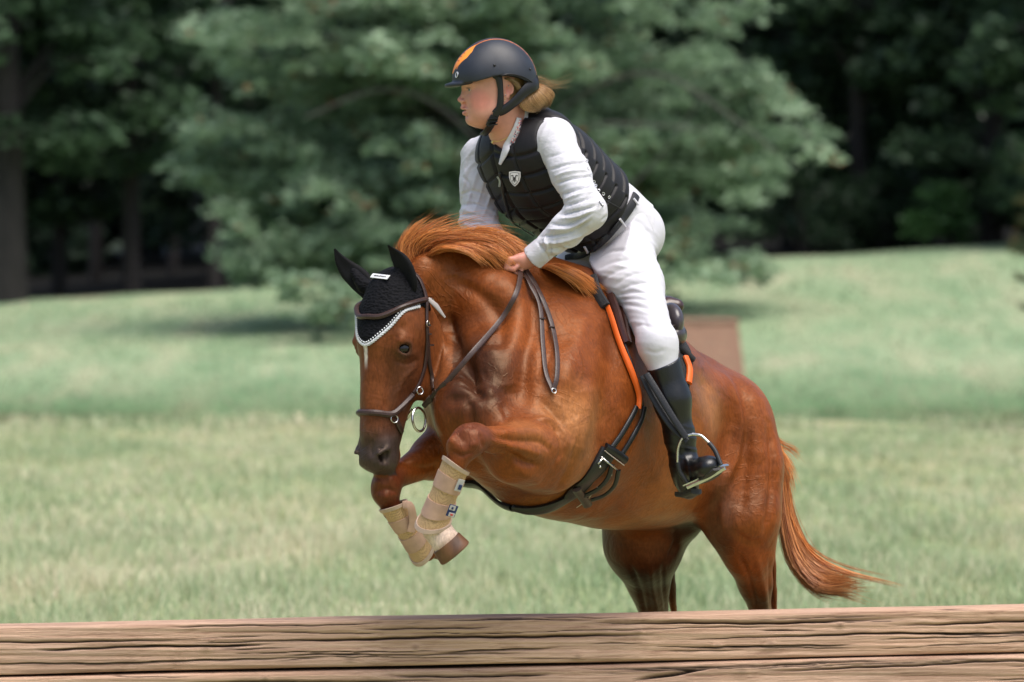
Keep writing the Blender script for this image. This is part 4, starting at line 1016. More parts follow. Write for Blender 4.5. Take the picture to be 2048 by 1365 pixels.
bf_.cone(ANN, P(1408, 945, -.27), .03, .025, .02); bf_.cone(ANF, P(1060, 940, .2), .03, .025, .02)
# head frame: almost in profile, looking to the left of the picture
fy = math.radians(9); FF = np.array([-math.cos(fy), -math.sin(fy), 0.]); FS = np.array([math.sin(fy), -math.cos(fy), 0.]); FU = np.array([0, 0, 1.])
HC = P(985, 178, -.125)
def Fh(x, z, s=0): return HC+FF*x*PX+FU*z*PX+FS*s*PX       # x forward, z up, s towards the camera; photo pixels
# cranium, face mass, jaw
bf_.ball(Fh(-2, 20), (62*PX, 47*PX, 62*PX), .02, ax=(FF, FS, FU))
bf_.ball(Fh(13, -20), (39*PX, 36*PX, 52*PX), .025, ax=(FF, FS, FU))
bf_.ball(Fh(24, -46), (26*PX, 24*PX, 24*PX), .03, ax=(FF, FS, FU))
bf_.ball(Fh(4, -46), (32*PX, 31*PX, 24*PX), .03, ax=(FF, FS, FU))
for s_ in (1, -1):
    bf_.ball(Fh(28, -22, 18.5*s_), (19*PX, 15*PX, 19*PX), .02, ax=(FF, FS, FU))     # cheeks
    bf_.ball(Fh(18, -43, 19*s_), (23*PX, 13*PX, 20*PX), .02, ax=(FF, FS, FU))
    bf_.ball(Fh(2, -44, 23*s_), (16*PX, 10*PX, 16*PX), .02, ax=(FF, FS, FU))      # jaw angle
    bf_.cone(Fh(55, 8, 8*s_), Fh(44, 8, 30*s_), 5.5*PX, 5*PX, .010)             # brow ridge
    bf_.ball(Fh(56, -3.5, 18.5*s_), (8*PX, 11*PX, 6.5*PX), .012, '-', ax=(FF, FS, FU))   # eye socket
    bf_.cone(Fh(54, 0.3, 10*s_), Fh(43, 0.0, 27*s_), 2.5*PX, 2.2*PX, .006)         # upper lid
    bf_.cone(Fh(52.5, -6.0, 11*s_), Fh(43, -6.2, 26*s_), 2.0*PX, 1.8*PX, .006)        # lower lid
    bf_.ball(Fh(60.5, -25, 6.5*s_), (5*PX, 4.2*PX, 3.6*PX), .005, ax=(FF, FS, FU)) # nostril wing
    bf_.ball(Fh(62.5, -29.5, 3.6*s_), (2.0*PX, 1.2*PX, 1.2*PX), .002, '-', ax=(FF, FS, FU))
bf_.cone(Fh(57, 4), Fh(58, -10), 4.5*PX, 4*PX, .010); bf_.cone(Fh(57, -8), Fh(65.5, -22), 3.6*PX, 4.0*PX, .006); bf_.ball(Fh(65.5, -22.5), (3.8*PX, 4.4*PX, 3.8*PX), .006, ax=(FF, FS, FU))   # nose
bf_.cone(Fh(60, -30), Fh(59, -36), 3.2*PX, 3.4*PX, .008)
for s_ in (1, -1):
    bf_.cone(Fh(60.6, -38.0, 0), Fh(51.5, -41.8, 12*s_), 3.1*PX, 1.5*PX, .005)     # upper lip
    bf_.cone(Fh(56.8, -48.8, 0), Fh(49, -44.8, 11.5*s_), 3.5*PX, 1.5*PX, .005)        # lower lip
    bf_.cone(Fh(57.5, -43.3, 0), Fh(51, -43.3, 9*s_), .8*PX, .4*PX, .003, '-')
bf_.ball(Fh(45, -61), (8.5*PX, 11*PX, 9.5*PX), .014, ax=(FF, FS, FU))   # chin
bf_.cone(Fh(49, -55, -6), Fh(49, -55, 6), 2*PX, 2*PX, .010, '-')
bf_.cone(Fh(30, -62, 0), Fh(4, -58, 0), 10*PX, 17*PX, .03)                      # under the chin
# neck
bf_.cone(Fh(-14, -30), P(1022, 268, -.06), 37*PX, 41*PX, .03); bf_.cone(P(1010, 250, -.08), P(1022, 300, -.06), 26*PX, 34*PX, .03)
bf_.ball(Fh(36, -18), (16.5*PX, 18*PX, 26*PX), .012, ax=(FF, FS, FU)); bf_.ball(Fh(38, -44), (12*PX, 14*PX, 13*PX), .008, ax=(FF, FS, FU))
for s_ in (1, -1):
    bf_.cone(Fh(54, -15, 3*s_), Fh(46, -24, 11*s_), 4.5*PX, 5*PX, .010)
# ears
for s_ in (1, -1):
    e0 = Fh(-25, -3, 38*s_)
    for i in range(12):
        a0, a1 = -1.1+i*.40, -1.1+(i+1)*.40
        if a1 > 3.9: break
        q0 = Fh(-27-7.5*math.cos(a0), -1+12*math.sin(a0)-0, 41*s_); q1 = Fh(-27-7.5*math.cos(a1), -1+12*math.sin(a1), 41*s_)
        bf_.cone(q0, q1, 2.1*PX, 2.1*PX, .003)
    bf_.ball(Fh(-26, -2, 38*s_), (8*PX, 3*PX, 12*PX), .004, ax=(FF, FS, FU)); bf_.ball(Fh(-24, -16, 39*s_), (4.2*PX, 2.6*PX, 5.5*PX), .004, ax=(FF, FS, FU))
    bf_.ball(Fh(-24, -3, 42.5*s_), (3.2*PX, 3.2*PX, 5*PX), .003, '-', ax=(FF, FS, FU)); bf_.cone(Fh(-19.5, -4, 40*s_), Fh(-19.5, -7, 40*s_), 2*PX, 2*PX, .003)
# hands: near hand closed on the rein against the crest
def hand(F_, Wr, palm, out, down, scale=1.0):
    """Wr wrist, palm palm centre, out = direction of the knuckles row, down = direction the fingers curl"""
    out = nrm(out); d = nrm(palm-Wr); down = nrm(down-d*(down@d))
    F_.cone(Wr, palm, .028*scale, .030*scale, .012, flat=np.cross(d, out), q=.72)
    K = palm+d*.030
    for i, (o_, L) in enumerate(zip((-.028, -.009, .010, .028), (.92, 1.0, .95, .8))):
        k0 = K+out*o_*scale; k1 = k0+(d*.55+down*.75)*.033*L; k2 = k1+(down*.55-d*.85)*.026*L; k3 = k2+(-d*.95-down*.35)*.018*L
        F_.cone(palm+out*o_*.75, k0, .0125, .0105, .008); F_.cone(k0, k1, .0105, .0092, .004); F_.cone(k1, k2, .0092, .0085, .003); F_.cone(k2, k3, .0085, .0078, .003)
    t0 = palm-out*.026-d*.012; t1 = t0+(d*.65-out*.35+down*.35)*.032; t2 = t1+(d*.55+down*.7+out*.25)*.028
    F_.cone(t0, t1, .0125, .0105, .008); F_.cone(t1, t2, .0100, .0085, .003)
hand(bf_, WRN, P(1044, 524, -.235), np.array([.15, -.55, -.8]) if False else np.array([-.35, -.75, .45]), np.array([-.3, .1, -1.0]), 1.12)
bf_.cone(WRF, P(1014, 524, -.02), .026, .028, .012)
BV, BF_ = bf_.mesh(1, keep=400)
fx = ((BV-HC)@FF)/PX; fz = ((BV-HC)@FU)/PX; fs = ((BV-HC)@FS)/PX
BC = np.tile(np.array((.64, .30, .225)), (len(BV), 1))
def blob(cx, cz, cs, rx, rz, rs, c, t):
    global BC
    d = np.sqrt(((fx-cx)/rx)**2+((fz-cz)/rz)**2+((np.abs(fs)-cs)/rs)**2); BC = mixc(BC, c, t*sm(d, 1.0, .35))
face = (fz > -90) & (fz < 60) & (np.abs(fx) < 80) & (np.abs(fs) < 60)
blob(32, -24, 34, 34, 30, 24, (.63, .18, .135), .5)      # flushed cheek
blob(67, -22, 0, 9, 8, 9, (.64, .19, .15), .55)
blob(58, -38, 0, 5.5, 2.8, 12, (.46, .10, .09), .9); blob(54.5, -48.5, 0, 6.5, 3.2, 11, (.50, .13, .11), .9)
blob(55, -43.3, 0, 6, 1.1, 9, (.14, .03, .03), .8)
blob(-25, -2, 42, 12, 16, 6, (.60, .19, .15), .6)
blob(50, 9, 20, 12, 3.0, 15, (.22, .11, .05), .9)         # eyebrow
blob(50, .2, 18, 9, 1.8, 12, (.07, .03, .025), 1.0)          # lashes
hd = np.linalg.norm(BV-P(1040, 527, -.235), axis=1); BC = mixc(BC, (.60, .24, .19), .5*sm(hd, .09, .03))
scalp = (fz > 28) | ((fx < -14) & (fz > -24) & (np.abs(fs) < 38) & (fx < -14)) ; BC[scalp & face] = (.30, .18, .07)
SKIN = mat('skin', (.6, .3, .2), rough=.45, vcol=True, var=.06, scale=60, bump=.0003, bscale=500, sss=.12)
link('body', mesh_np('rider_body', BV, BF_, BC), SKIN, rider)
rbvh0 = bvh_of(BV, BF_)
a_ = Acc()
EYW, IRI = mat('eye_white', (.55, .52, .50), rough=.15, spec=.7), mat('iris_blue_grey', (.05, .07, .08), rough=.08, spec=.8)
for s_ in (1, -1):
    a_ = Acc(); a_.add(*ball_mesh(Fh(41.5, -3, 16.5*s_), 9.5*PX)); ey_ = a_.build('eye', EYW, rider)
    a_ = Acc(); a_.add(*ball_mesh(Fh(41.5, -3, 16.5*s_)+nrm(FF*.93+FS*.35*s_+FU*0)*6.3*PX, 4.0*PX, 14, 10)); a_.build('iris', IRI, ey_)
# --- shirt -------------------------------------------------------
def wr(seed, f, amp, ax_=None):
    r = np.random.default_rng(seed); ks = r.normal(size=(6, 3))*f; ps = r.uniform(0, 6.28, 6)
    def d(x, y, z, t=0):
        w1 = np.sin(ks[0, 0]*x+ks[0, 1]*y+ks[0, 2]*z+ps[0]); w2 = np.sin(ks[1, 0]*.6*x+ks[1, 1]*.6*y+ks[1, 2]*.6*z+ps[1])
        if ax_ is not None: q = (x*ax_[0]+y*ax_[1]+z*ax_[2])
        else: q = 0
        rr = np.sin(q*2*math.pi/.034 + 2.1*w1 + 1.6*w2) ; rr2 = np.sin(q*2*math.pi/.021+2.5*w2+ps[2]+1.4*w1)
        return amp*(np.where(rr > 0, rr**2, 0)*(.6+.4*w2) + .45*np.where(rr2 > 0, rr2**2, 0)*(.5+.5*w1) - .25)
    return d
shf = Field(axis((P(905, 0, .1)[0], P(1310, 0, 0)[0], .0036)), axis((-.40, .38, .0045)), axis((P(0, 560, 0)[2], P(0, 215, 0)[2], .0036)))
torso(shf, .004)
dn1 = nrm(ELN-SHN); dn2 = nrm(WRN-ELN)
for (S, El, Wr, sd) in ((SHN, ELN, WRN, 2), (SHF, ELF, WRF, 9)):
    a1 = nrm(El-S+np.array([.15, 0, .12])); a2 = nrm(Wr-El+np.array([0, .1, .25]))
    shf.cone(S, S+(El-S)*.45, .061, .057, .03, disp=wr(sd, 16, .0030, a1)); shf.cone(S+(El-S)*.45, El, .057, .053, .03, disp=wr(sd+1, 16, .0065, a1))
    shf.cone(El, El+(Wr-El)*.4, .056, .050, .03, disp=wr(sd+2, 16, .0075, a2)); shf.cone(El+(Wr-El)*.4, El+(Wr-El)*.84, .050, .036, .02, disp=wr(sd+3, 16, .0065, a2))
    shf.cone(El+(Wr-El)*.84, Wr+(Wr-El)*.05, .039, .040, .005)     # cuff
    shf.ball(Wr+(Wr-El)*.17, .044, .0, '-') if False else None
for sg in (1, -1): shf.ball(T_(.90, .13*sg, 0), .055, .05)
shf.cone(P(1032, 240, -.06), P(1034, 268, -.03), .060, .075, .03)
# collar opening
shf.cone(P(1000, 210, -.125), P(1004, 282, -.16), .052, .040, .004, '-'); shf.cone(P(1004, 282, -.19), P(998, 338, -.23), .030, .003, .004, '-')
shf.cone(P(1004, 200, -.10), P(1022, 255, -.06), .052, .050, .004, '-')
# open cuff
for El, Wr in ((ELN, WRN), (ELF, WRF)):
    d_ = nrm(Wr-El)
    shf.op(lambda x, y, z, Wr=Wr, d_=d_: -((x-Wr[0])*d_[0]+(y-Wr[1])*d_[1]+(z-Wr[2])*d_[2]-.004), Wr+d_*.04-.05, Wr+d_*.04+.05, .002, '-')
    shf.cone(Wr-d_*.008, Wr+d_*.05, .033, .034, .002, '-')
SHV, SHFa = shf.mesh(1)
def c2(*p): return [(860+x/2.73, 60+y/2.73) for x, y in p]
SHV = sculpt(SHV, SHFa, [(c2(*pp), w_, mm, -2, 3) for pp, w_, mm in (
  (((600, 1130), (760, 1110), (880, 1040)), 3.2, -6), (((610, 1165), (700, 1160), (800, 1130), (870, 1090)), 3, 5), (((620, 1200), (740, 1190), (850, 1130)), 3.0, -5), (((660, 1060), (760, 1060), (880, 1000)), 3.0, -6),
  (((640, 1090), (760, 1085), (860, 1035)), 2.8, 4), (((700, 1010), (800, 990), (910, 960)), 3, -6), (((700, 1035), (800, 1022), (900, 985)), 2.8, 4), (((730, 965), (820, 935), (920, 905)), 3, -5), (((715, 935), (800, 905), (900, 880)), 2.8, 4),
  (((710, 905), (800, 872), (900, 855)), 3, -5), (((690, 840), (780, 812), (890, 800)), 3, -5), (((680, 800), (760, 775), (860, 765)), 3, 3.5), (((655, 765), (750, 735), (860, 725)), 3, -4), (((640, 700), (720, 675), (800, 670)), 3, -2.5),
  (((640, 1240), (720, 1230), (800, 1200)), 2.6, -3), (((625, 1130), (640, 1180), (630, 1210)), 3.2, 6), (((585, 1160), (640, 1230), (660, 1280)), 2.0, -3),
  (((170, 900), (230, 880), (300, 900)), 3, -3), (((165, 960), (240, 950), (320, 975)), 3, -4), (((165, 1010), (250, 1010), (330, 1040)), 3, -5), (((170, 1050), (250, 1050), (335, 1070)), 3, -4), (((180, 800), (215, 850), (235, 960)), 3, -3), (((200, 700), (190, 800), (185, 900)), 3, 3),
  (((880, 1100), (960, 1060), (1040, 1000)), 3, -4), (((860, 1140), (940, 1110), (1020, 1040)), 3, -3), (((930, 1050), (990, 1000), (1060, 950)), 3, -3), (((820, 1180), (900, 1150), (960, 1110)), 3, -3))])
# trim the sleeves flat at the cuffs
WHITE = mat('white_shirt', (.60, .59, .64), rough=.75, var=.04, scale=12, sheen=.05, bump=.004, bscale=26, stretch=(1, 1, 1.8))
link('shirt', mesh_np('shirt', SHV, SHFa), WHITE, rider)
# --- breeches ----------------------------------------------------
brf = Field(axis((P(1085, 0, 0)[0]-.15, P(1400, 0, 0)[0], .0042)), axis((-.34, .55, .0055)), axis((P(0, 760, -.2)[2]-.02, P(0, 370, 0)[2], .0042)))
wz = wr(21, 14, .0035, nrm((.25, .1, 1)))
brf.cone(T_(.0, 0, 0), T_(.20, 0, .008), .118, .118, .045, flat=RL, q=(1.24, 1.28))
brf.ball(P(1250, 448, .13), (.072, .10, .078), .04); brf.ball(P(1225, 468, .32), (.095, .10, .09), .05)
thd = nrm(KNN-HIPN)
brf.cone(HIPN, HIPN+(KNN-HIPN)*.40, .092, .076, .04, disp=wr(23, 10, .0028, nrm((.35, .2, 1)))); brf.cone(HIPN+(KNN-HIPN)*.40, KNN, .076, .055, .04, disp=wr(24, 9, .0018, nrm((.35, .2, 1))))
brf.cone(P(1225, 500, .02), P(1248, 560, -.03), .085, .07, .04, disp=wz)
brf.ball(P(1316, 690, -.20), (.055, .058, .058), .03)
brf.cone(KNN, P(1330, 750, -.213), .054, .046, .03)
brf.cone(HIPF, HIPF+(KNF-HIPF)*.45, .105, .085, .05); brf.cone(HIPF+(KNF-HIPF)*.45, KNF, .085, .062, .04); brf.cone(KNF, KNF+np.array([.03, .05, -.07]), .06, .05, .03)
# cut along the belt line
BN = SUP; BP = T_(.175)
brf.op(lambda x, y, z: -((x-BP[0])*BN[0]+(y-BP[1])*BN[1]+(z-BP[2])*BN[2]), BP-.3, BP+.3, .004, '-')
BRV, BRF = brf.mesh(1)
BREECH = mat('white_breeches', (.61, .60, .66), rough=.6, var=.035, scale=9, sheen=.05, bump=.0022, bscale=22)
BRV = sculpt(BRV, BRF, [([(1232, 592), (1262, 585), (1300, 586)], 4, -5, -2, 2), ([(1236, 600), (1265, 598), (1298, 602)], 3.5, -4, -2, 2), ([(1238, 582), (1265, 570), (1300, 566)], 3.5, -4, -2, 2), ([(1240, 608), (1270, 612), (1300, 620)], 3.5, -3, -2, 2),
  ([(1228, 572), (1260, 552), (1300, 545)], 3.5, -3, -2, 2), ([(1180, 525), (1215, 505), (1255, 500)], 4, -5, -2, 2), ([(1190, 540), (1225, 525), (1262, 520)], 4, -4, -2, 2), ([(1205, 560), (1240, 540), (1280, 532)], 4, -3, -2, 2),
  ([(1200, 505), (1235, 470), (1265, 455)], 3.5, -3, -2, 2), ([(1262, 440), (1285, 450), (1300, 470)], 4, -3, -2, 2),
  ([(1285, 640), (1300, 655), (1325, 655)], 5, -2, -2, 2), ([(1272, 655), (1285, 650), (1296, 655)], 3, -2, -2, 2), ([(1290, 700), (1310, 706), (1330, 700)], 4, -2, -2, 2)])
link('breeches', mesh_np('breeches', BRV, BRF), BREECH, rider)
# --- boots -------------------------------------------------------
btf = Field(axis((P(1285, 0, -.2)[0], P(1460, 0, -.2)[0], .0032)), axis((-.38, -.08, .0042)), axis((P(0, 1005, -.2)[2], P(0, 700, -.2)[2], .0032)))
wb = wr(31, 12, .0045, nrm((.2, 0, 1)))
btf.cone(P(1318, 690, -.212), P(1344, 800, -.205), .0535, .0545, .02); btf.cone(P(1344, 800, -.205), P(1360, 876, -.195), .0545, .044, .03)
btf.cone(P(1360, 876, -.195), P(1368, 925, -.190), .043, .040, .03, disp=wb); btf.cone(P(1368, 925, -.19), P(1372, 958, -.185), .040, .038, .03)
btf.cone(P(1372, 945, -.20), P(1404, 940, -.275), .036, .034, .03, disp=wr(33, 12, .003, nrm((1, 0, .2)))); btf.ball(P(1414, 934, -.30), (.042, .055, .034), .02, ax=(nrm((1, 0, .4)), (0, 1, 0), nrm((-.4, 0, 1))))
btf.cone(P(1373, 960, -.175), P(1378, 980, -.175), .030, .030, .02)
n_ = nrm((-.10, .55, 1.0)); c_ = P(1326, 728, -.21)
btf.op(lambda x, y, z: -(-(x-c_[0])*.37+(y-c_[1])*-.15+(z-c_[2])*.93), c_-.12, c_+np.array([.12, .12, .2]), .002, '-')
BTV, BTF = btf.mesh(1); BOOTM = mat('boot_leather', (.004, .0045, .006), rough=.33, var=.3, scale=12, bump=.0005, bscale=200, coat=.1)
bt = link('tall_boot', mesh_np('tall_boot', BTV, BTF), BOOTM, rider)
SOLE = mat('rubber_sole', (.03, .028, .027), rough=.7, var=.3, scale=80, bump=.001, bscale=100)
a_ = Acc(); strip(spline([P(1384, 966, -.20), P(1402, 962, -.25), P(1422, 950, -.31), P(1434, 936, -.345)], 14), np.tile(nrm((.25, -.15, -1)), (14, 1)), np.interp(np.linspace(0, 1, 14), [0, .5, .85, 1], [.026, .033, .030, .016]), .008, a_, .1); a_.build('sole', SOLE, bt)
a_ = Acc(); strip(np.array([P(1362, 984, -.150), P(1372, 986, -.18), P(1392, 978, -.215)]), np.tile(nrm((.05, -.2, -1)), (3, 1)), .022, .016, a_, .05); a_.build('heel', SOLE, bt)
# far boot
ff = Field(axis((P(1000, 0, .2)[0], P(1160, 0, .3)[0], .006)), axis((.0, .5, .006)), axis((P(0, 1000, .2)[2], P(0, 690, .2)[2], .006)))
ff.cone(P(1045, 730, .20), ANF, .052, .04, .02); ff.cone(ANF, P(1062, 940, .2), .04, .033, .03)
V_, F__ = ff.mesh(1); link('tall_boot', mesh_np('tall_boot', V_, F__), BOOTM, rider)
# --- vest --------------------------------------------------------
vf = Field(axis((P(925, 0, .1)[0], P(1300, 0, 0)[0], .0036)), axis((-.36, .38, .0045)), axis((P(0, 535, 0)[2], P(0, 190, 0)[2], .0036)))
torso(vf, .020, .05)
for sg in (1, -1): vf.ball(T_(.92, .105*sg, -.005), (.075, .06, .045), .05, ax=(RL, RF, SUP))
vf.cone(T_(.93, .0, -.06), T_(1.0, 0, -.06), .06, .045, .05)
# neck and front opening
vf.cone(P(1010, 190, -.12), P(1014, 262, -.12), .052, .050, .006, '-'); vf.cone(P(1003, 262, -.17), P(1000, 350, -.26), .042, .003, .006, '-'); vf.cone(P(1003, 262, -.10), P(1000, 320, -.22), .042, .018, .006, '-')
vf.cone(P(1010, 190, -.10), P(1030, 240, -.05), .058, .050, .006, '-')
# arm holes
vf.cone(SHN+(SHN-ELN)*.05+RL*.03, SHN+(ELN-SHN)*.55+RL*.045, .070, .060, .012, '-'); vf.cone(SHF-RL*.045+SUP*.01, SHF+(ELF-SHF)*.45-RL*.05, .062, .058, .012, '-')
# bottom edge: cut below the ribs
for pt, nn_ in ((T_(.29), -SUP),):
    nn3 = nrm(nn_-RF*.26)
    vf.op(lambda x, y, z, pt=pt, nn3=nn3: -((x-pt[0])*nn3[0]+(y-pt[1])*nn3[1]+(z-pt[2])*nn3[2]), T_(0)-.32, T_(0)+.32, .004, '-')
VV, VF = vf.mesh(1)
D = VV-PEL; vt = D@SUP; vl = D@RL; vfw = D@RF
def groove(x, period, w_): d = np.abs((x/period+.5) % 1-.5)*period; return np.exp(-(d/w_)**2)
VNn = vnormals(VV, VF); frontside = vfw > .0
slant = vt + np.where(frontside, .35*np.abs(vl), .55*np.abs(vl))
dep = np.maximum(groove(slant, .056, .0045), np.where(frontside, np.maximum(groove(np.abs(vl)-.085, 10, .005), groove(np.abs(vl)-.003, 10, .004)), groove(np.abs(vl)-.0, 10, .006)))
VV = VV-VNn*(dep*.0075)[:, None]+VNn*.002
VESTM = mat('vest_cloth', (.0055, .0045, .0065), rough=.5, var=.25, scale=90, bump=.0006, bscale=500, sheen=.06, spec=.32)
vest = link('body_protector', mesh_np('body_protector', VV, VF), VESTM, rider)
rV = np.vstack([BRV, SHV, VV]); rF = np.vstack([BRF, SHFa+len(BRV), VF+len(BRV)+len(SHV)]); rb = bvh_of(rV, rF); vb = bvh_of(VV, VF)
def onr(bv, uv, w_, name, m, root, th=.004, off=.002, n=50, bulge=.3, sm=5):
    a_ = Acc(); r_ = strap(bv, uv, w_, th, a_, n, off, bulge, sm); a_.build(name, m, root); return r_
ZIP = mat('zip_black', (.02, .02, .022), rough=.5)
onr(vb, [(1001, 345), (1006, 380), (1020, 430), (1040, 470), (1056, 488)], 3, 'zip', ZIP, vest, .003, .004)
onr(vb, [(999, 352), (1000, 362), (1001, 371)], 2.2, 'zip_pull', mat('zip_steel', (.35, .4, .5), rough=.3, metal=1), vest, .003, .010, n=8)
EDGE = mat('vest_binding', (.030, .026, .034), rough=.55)
# shield badge on the chest
q, n_ = hit(vb, 1030, 358); n_ = nrm(nrm((-.15, -1, .05))+n_*.4); xx = nrm(np.cross((0, 0, 1), -n_)); xx = xx if xx[0] > 0 else -xx; yy = nrm(np.cross(n_, xx)); yy = yy if yy[2] > 0 else -yy
q = q - nrm(q-CAMP)*.014
def shield(sx, sz, off, m, name):
    pts = [(-1, .95), (0, 1.05), (1, .95), (1.0, .2), (.8, -.35), (.45, -.75), (0, -1.05), (-.45, -.75), (-.8, -.35), (-1.0, .2)]
    bm_ = bmesh.new(); f0 = [bm_.verts.new(Vector(q+xx*a*sx*PX+yy*b_*sz*PX+n_*off)) for a, b_ in pts]; f1 = [bm_.verts.new(Vector(q+xx*a*sx*PX+yy*b_*sz*PX+n_*(off-.006))) for a, b_ in pts]
    bm_.faces.new(f0); k = len(pts)
    for i in range(k): bm_.faces.new((f0[i], f1[i], f1[(i+1) % k], f0[(i+1) % k]))
    bmesh.ops.recalc_face_normals(bm_, faces=bm_.faces); me_ = bpy.data.meshes.new(name); bm_.to_mesh(me_); bm_.free(); return link(name, me_, m, vest, False)
shield(11.5, 14.5, .004, mat('badge_silver', (.62, .60, .58), rough=.45), 'badge'); shield(9.3, 12.2, .0052, INK, 'badge_field'); shield(8.3, 11.2, .006, bpy.data.materials['badge_silver'], 'badge_face')
a_ = Acc()
for s_ in (1, -1):
    tube([q+xx*s_*7*PX+yy*6*PX+n_*.007, q+xx*s_*3*PX+yy*6.5*PX+n_*.0075, q+xx*s_*2.2*PX-yy*2*PX+n_*.0075, q+xx*s_*4.5*PX-yy*5*PX+n_*.007], .0011, 12, 5, a_)
tube([q+yy*3*PX+n_*.0075, q-yy*7*PX+n_*.0075], [.0022, .0012], 6, 5, a_); a_.build('badge_mark', INK, vest)
# side lacing with eyelets
EYL = mat('eyelet', (.75, .75, .78), rough=.3, metal=.6)
for (u, v) in ((1172, 322), (1176, 336), (1181, 350), (1187, 364), (1190, 372), (1197, 382), (1206, 388), (1217, 394), (1203, 408)):
    p_, n2 = hit(rb, u, v); n2 = nrm(n2+nrm(CAMP-p_)); x = nrm(np.cross(n2, (0, 0, 1))); y = np.cross(n2, x); an = np.linspace(0, 2*math.pi, 13)
    a_ = Acc(); tube(p_+n2*.004+np.outer(np.cos(an)*.0042, x)+np.outer(np.sin(an)*.0042, y), .0013, 0, 5, a_); a_.build('eyelet', EYL, vest)
a_ = Acc()
def rp_(u, v, o=.008): p_, n2 = hit(rb, u, v); return p_-nrm(p_-CAMP)*o
tube([rp_(1203, 386), rp_(1208, 396), rp_(1199, 404), rp_(1206, 412), rp_(1216, 408), rp_(1210, 398)], .0016, 30, 6, a_)
tube([rp_(1210, 400), rp_(1232, 412), rp_(1252, 424), rp_(1264, 424), rp_(1266, 414), rp_(1256, 408)], .0016, 30, 6, a_); a_.build('lace', ZIP, vest)
# belt
belt = onr(rb, [(1270, 392), (1262, 410), (1240, 442), (1212, 474), (1186, 496), (1160, 510), (1132, 518)], [9, 9, 8.5, 8, 7.5, 7, 6.5], 'belt', mat('woven_belt', (.012, .013, .018), rough=.6, var=.4, scale=300, bump=.001, bscale=600), rider, .005, .004, n=60)
onr(rb, [(1262, 400), (1272, 412)], 2.4, 'belt_loop', BREECH, rider, .004, .010, n=8)
for uv in ([(1170, 490), (1182, 508)], [(1236, 436), (1248, 452)]): onr(rb, uv, 2.2, 'belt_loop', BREECH, rider, .004, .009, n=8)
# collar leaves and necklace
rb3 = bvh_of(np.vstack([BV, VV]), np.vstack([BF_, VF+len(BV)]))
onr(rb3, [(1036, 236), (1030, 262), (1016, 296), (1002, 328)], [6, 9, 10, 3], 'collar', WHITE, rider, .004, .004, n=30)
a_ = Acc(); strap(rb3, [(1036, 240), (1032, 262), (1023, 284)], [3, 5, 3], .002, a_, 20, .010, .1)
FLO, nt, b = newmat('floral_lining'); vo = N_(nt, 'ShaderNodeTexVoronoi', Scale=260); tc = N_(nt, 'ShaderNodeTexCoord'); nt.links.new(tc.outputs['Object'], vo.inputs['Vector']); rr_ = ramp(nt, vo.outputs['Color'], [(.0, (.7, .7, .72)), (.35, (.75, .25, .25)), (.55, (.75, .72, .72)), (.75, (.03, .06, .15))]); rr_.color_ramp.interpolation = 'CONSTANT'; nt.links.new(rr_.outputs[0], b.inputs['Base Color'])
a_.build('collar_lining', FLO, rider)
GOLD = mat('gold', (.80, .60, .30), rough=.3, metal=1)
def skinp(u, v, o=.003): p_, n2 = hit(rbvh0, u, v); return p_-nrm(p_-CAMP)*o
a_ = Acc(); tube([skinp(986, 282), skinp(996, 283), skinp(1008, 279), skinp(1020, 272), skinp(1028, 264)], .0011, 24, 5, a_); a_.build('necklace', GOLD, rider)
a_ = Acc(); strip(np.array([skinp(972, 280, .008), skinp(979, 283, .008), skinp(986, 285, .008)]), np.tile(nrm((-.2, -1, .1)), (3, 1)), .0045, .003, a_, .2); a_.build('pendant', GOLD, rider)
for (u, v) in ((1017, 172), (1011, 191), (1006, 200)): a_ = Acc(); a_.add(*ball_mesh(skinp(u, v, .003), .0022, 8, 6)); a_.build('ear_stud', STEEL, rider)
ring(skinp(1009, 199, .004), .004, .0009, (.3, -1, 0), 'earring', rider, GOLD)
# --- helmet ------------------------------------------------------
hl = Field(axis((P(880, 0, -.1)[0], P(1080, 0, -.1)[0], .0022)), axis((-.29, .05, .0028)), axis((P(0, 200, -.1)[2], P(0, 66, -.1)[2], .0022)))
hl.ball(Fh(-5, 25), (79*PX, 62*PX, 76*PX), .01, ax=(FF, FS, FU)); hl.ball(Fh(-22, 12), (63*PX, 59*PX, 62*PX), .03, ax=(FF, FS, FU)); hl.ball(Fh(30, 22), (44*PX, 50*PX, 42*PX), .04, ax=(FF, FS, FU))
c1_ = Fh(-3, 8); 
def cutpl(x, y, z):
    X = ((x-HC[0])*FF[0]+(y-HC[1])*FF[1])/PX; Z = (z-HC[2])/PX+0*x; S_ = ((x-HC[0])*FS[0]+(y-HC[1])*FS[1])/PX
    zb = np.interp(X, [-90, -60, -40, -10, 5, 40, 75], [4, 14, 22, 25, 22, 12, 9])
    return (Z-zb)*PX
hl.op(lambda x, y, z: cutpl(x, y, z), Fh(0, -60)-.2, Fh(0, 20)+.2, .001, '-')
hl.ball(Fh(-4, 12), (69*PX, 53*PX, 66*PX), .002, '-', ax=(FF, FS, FU))
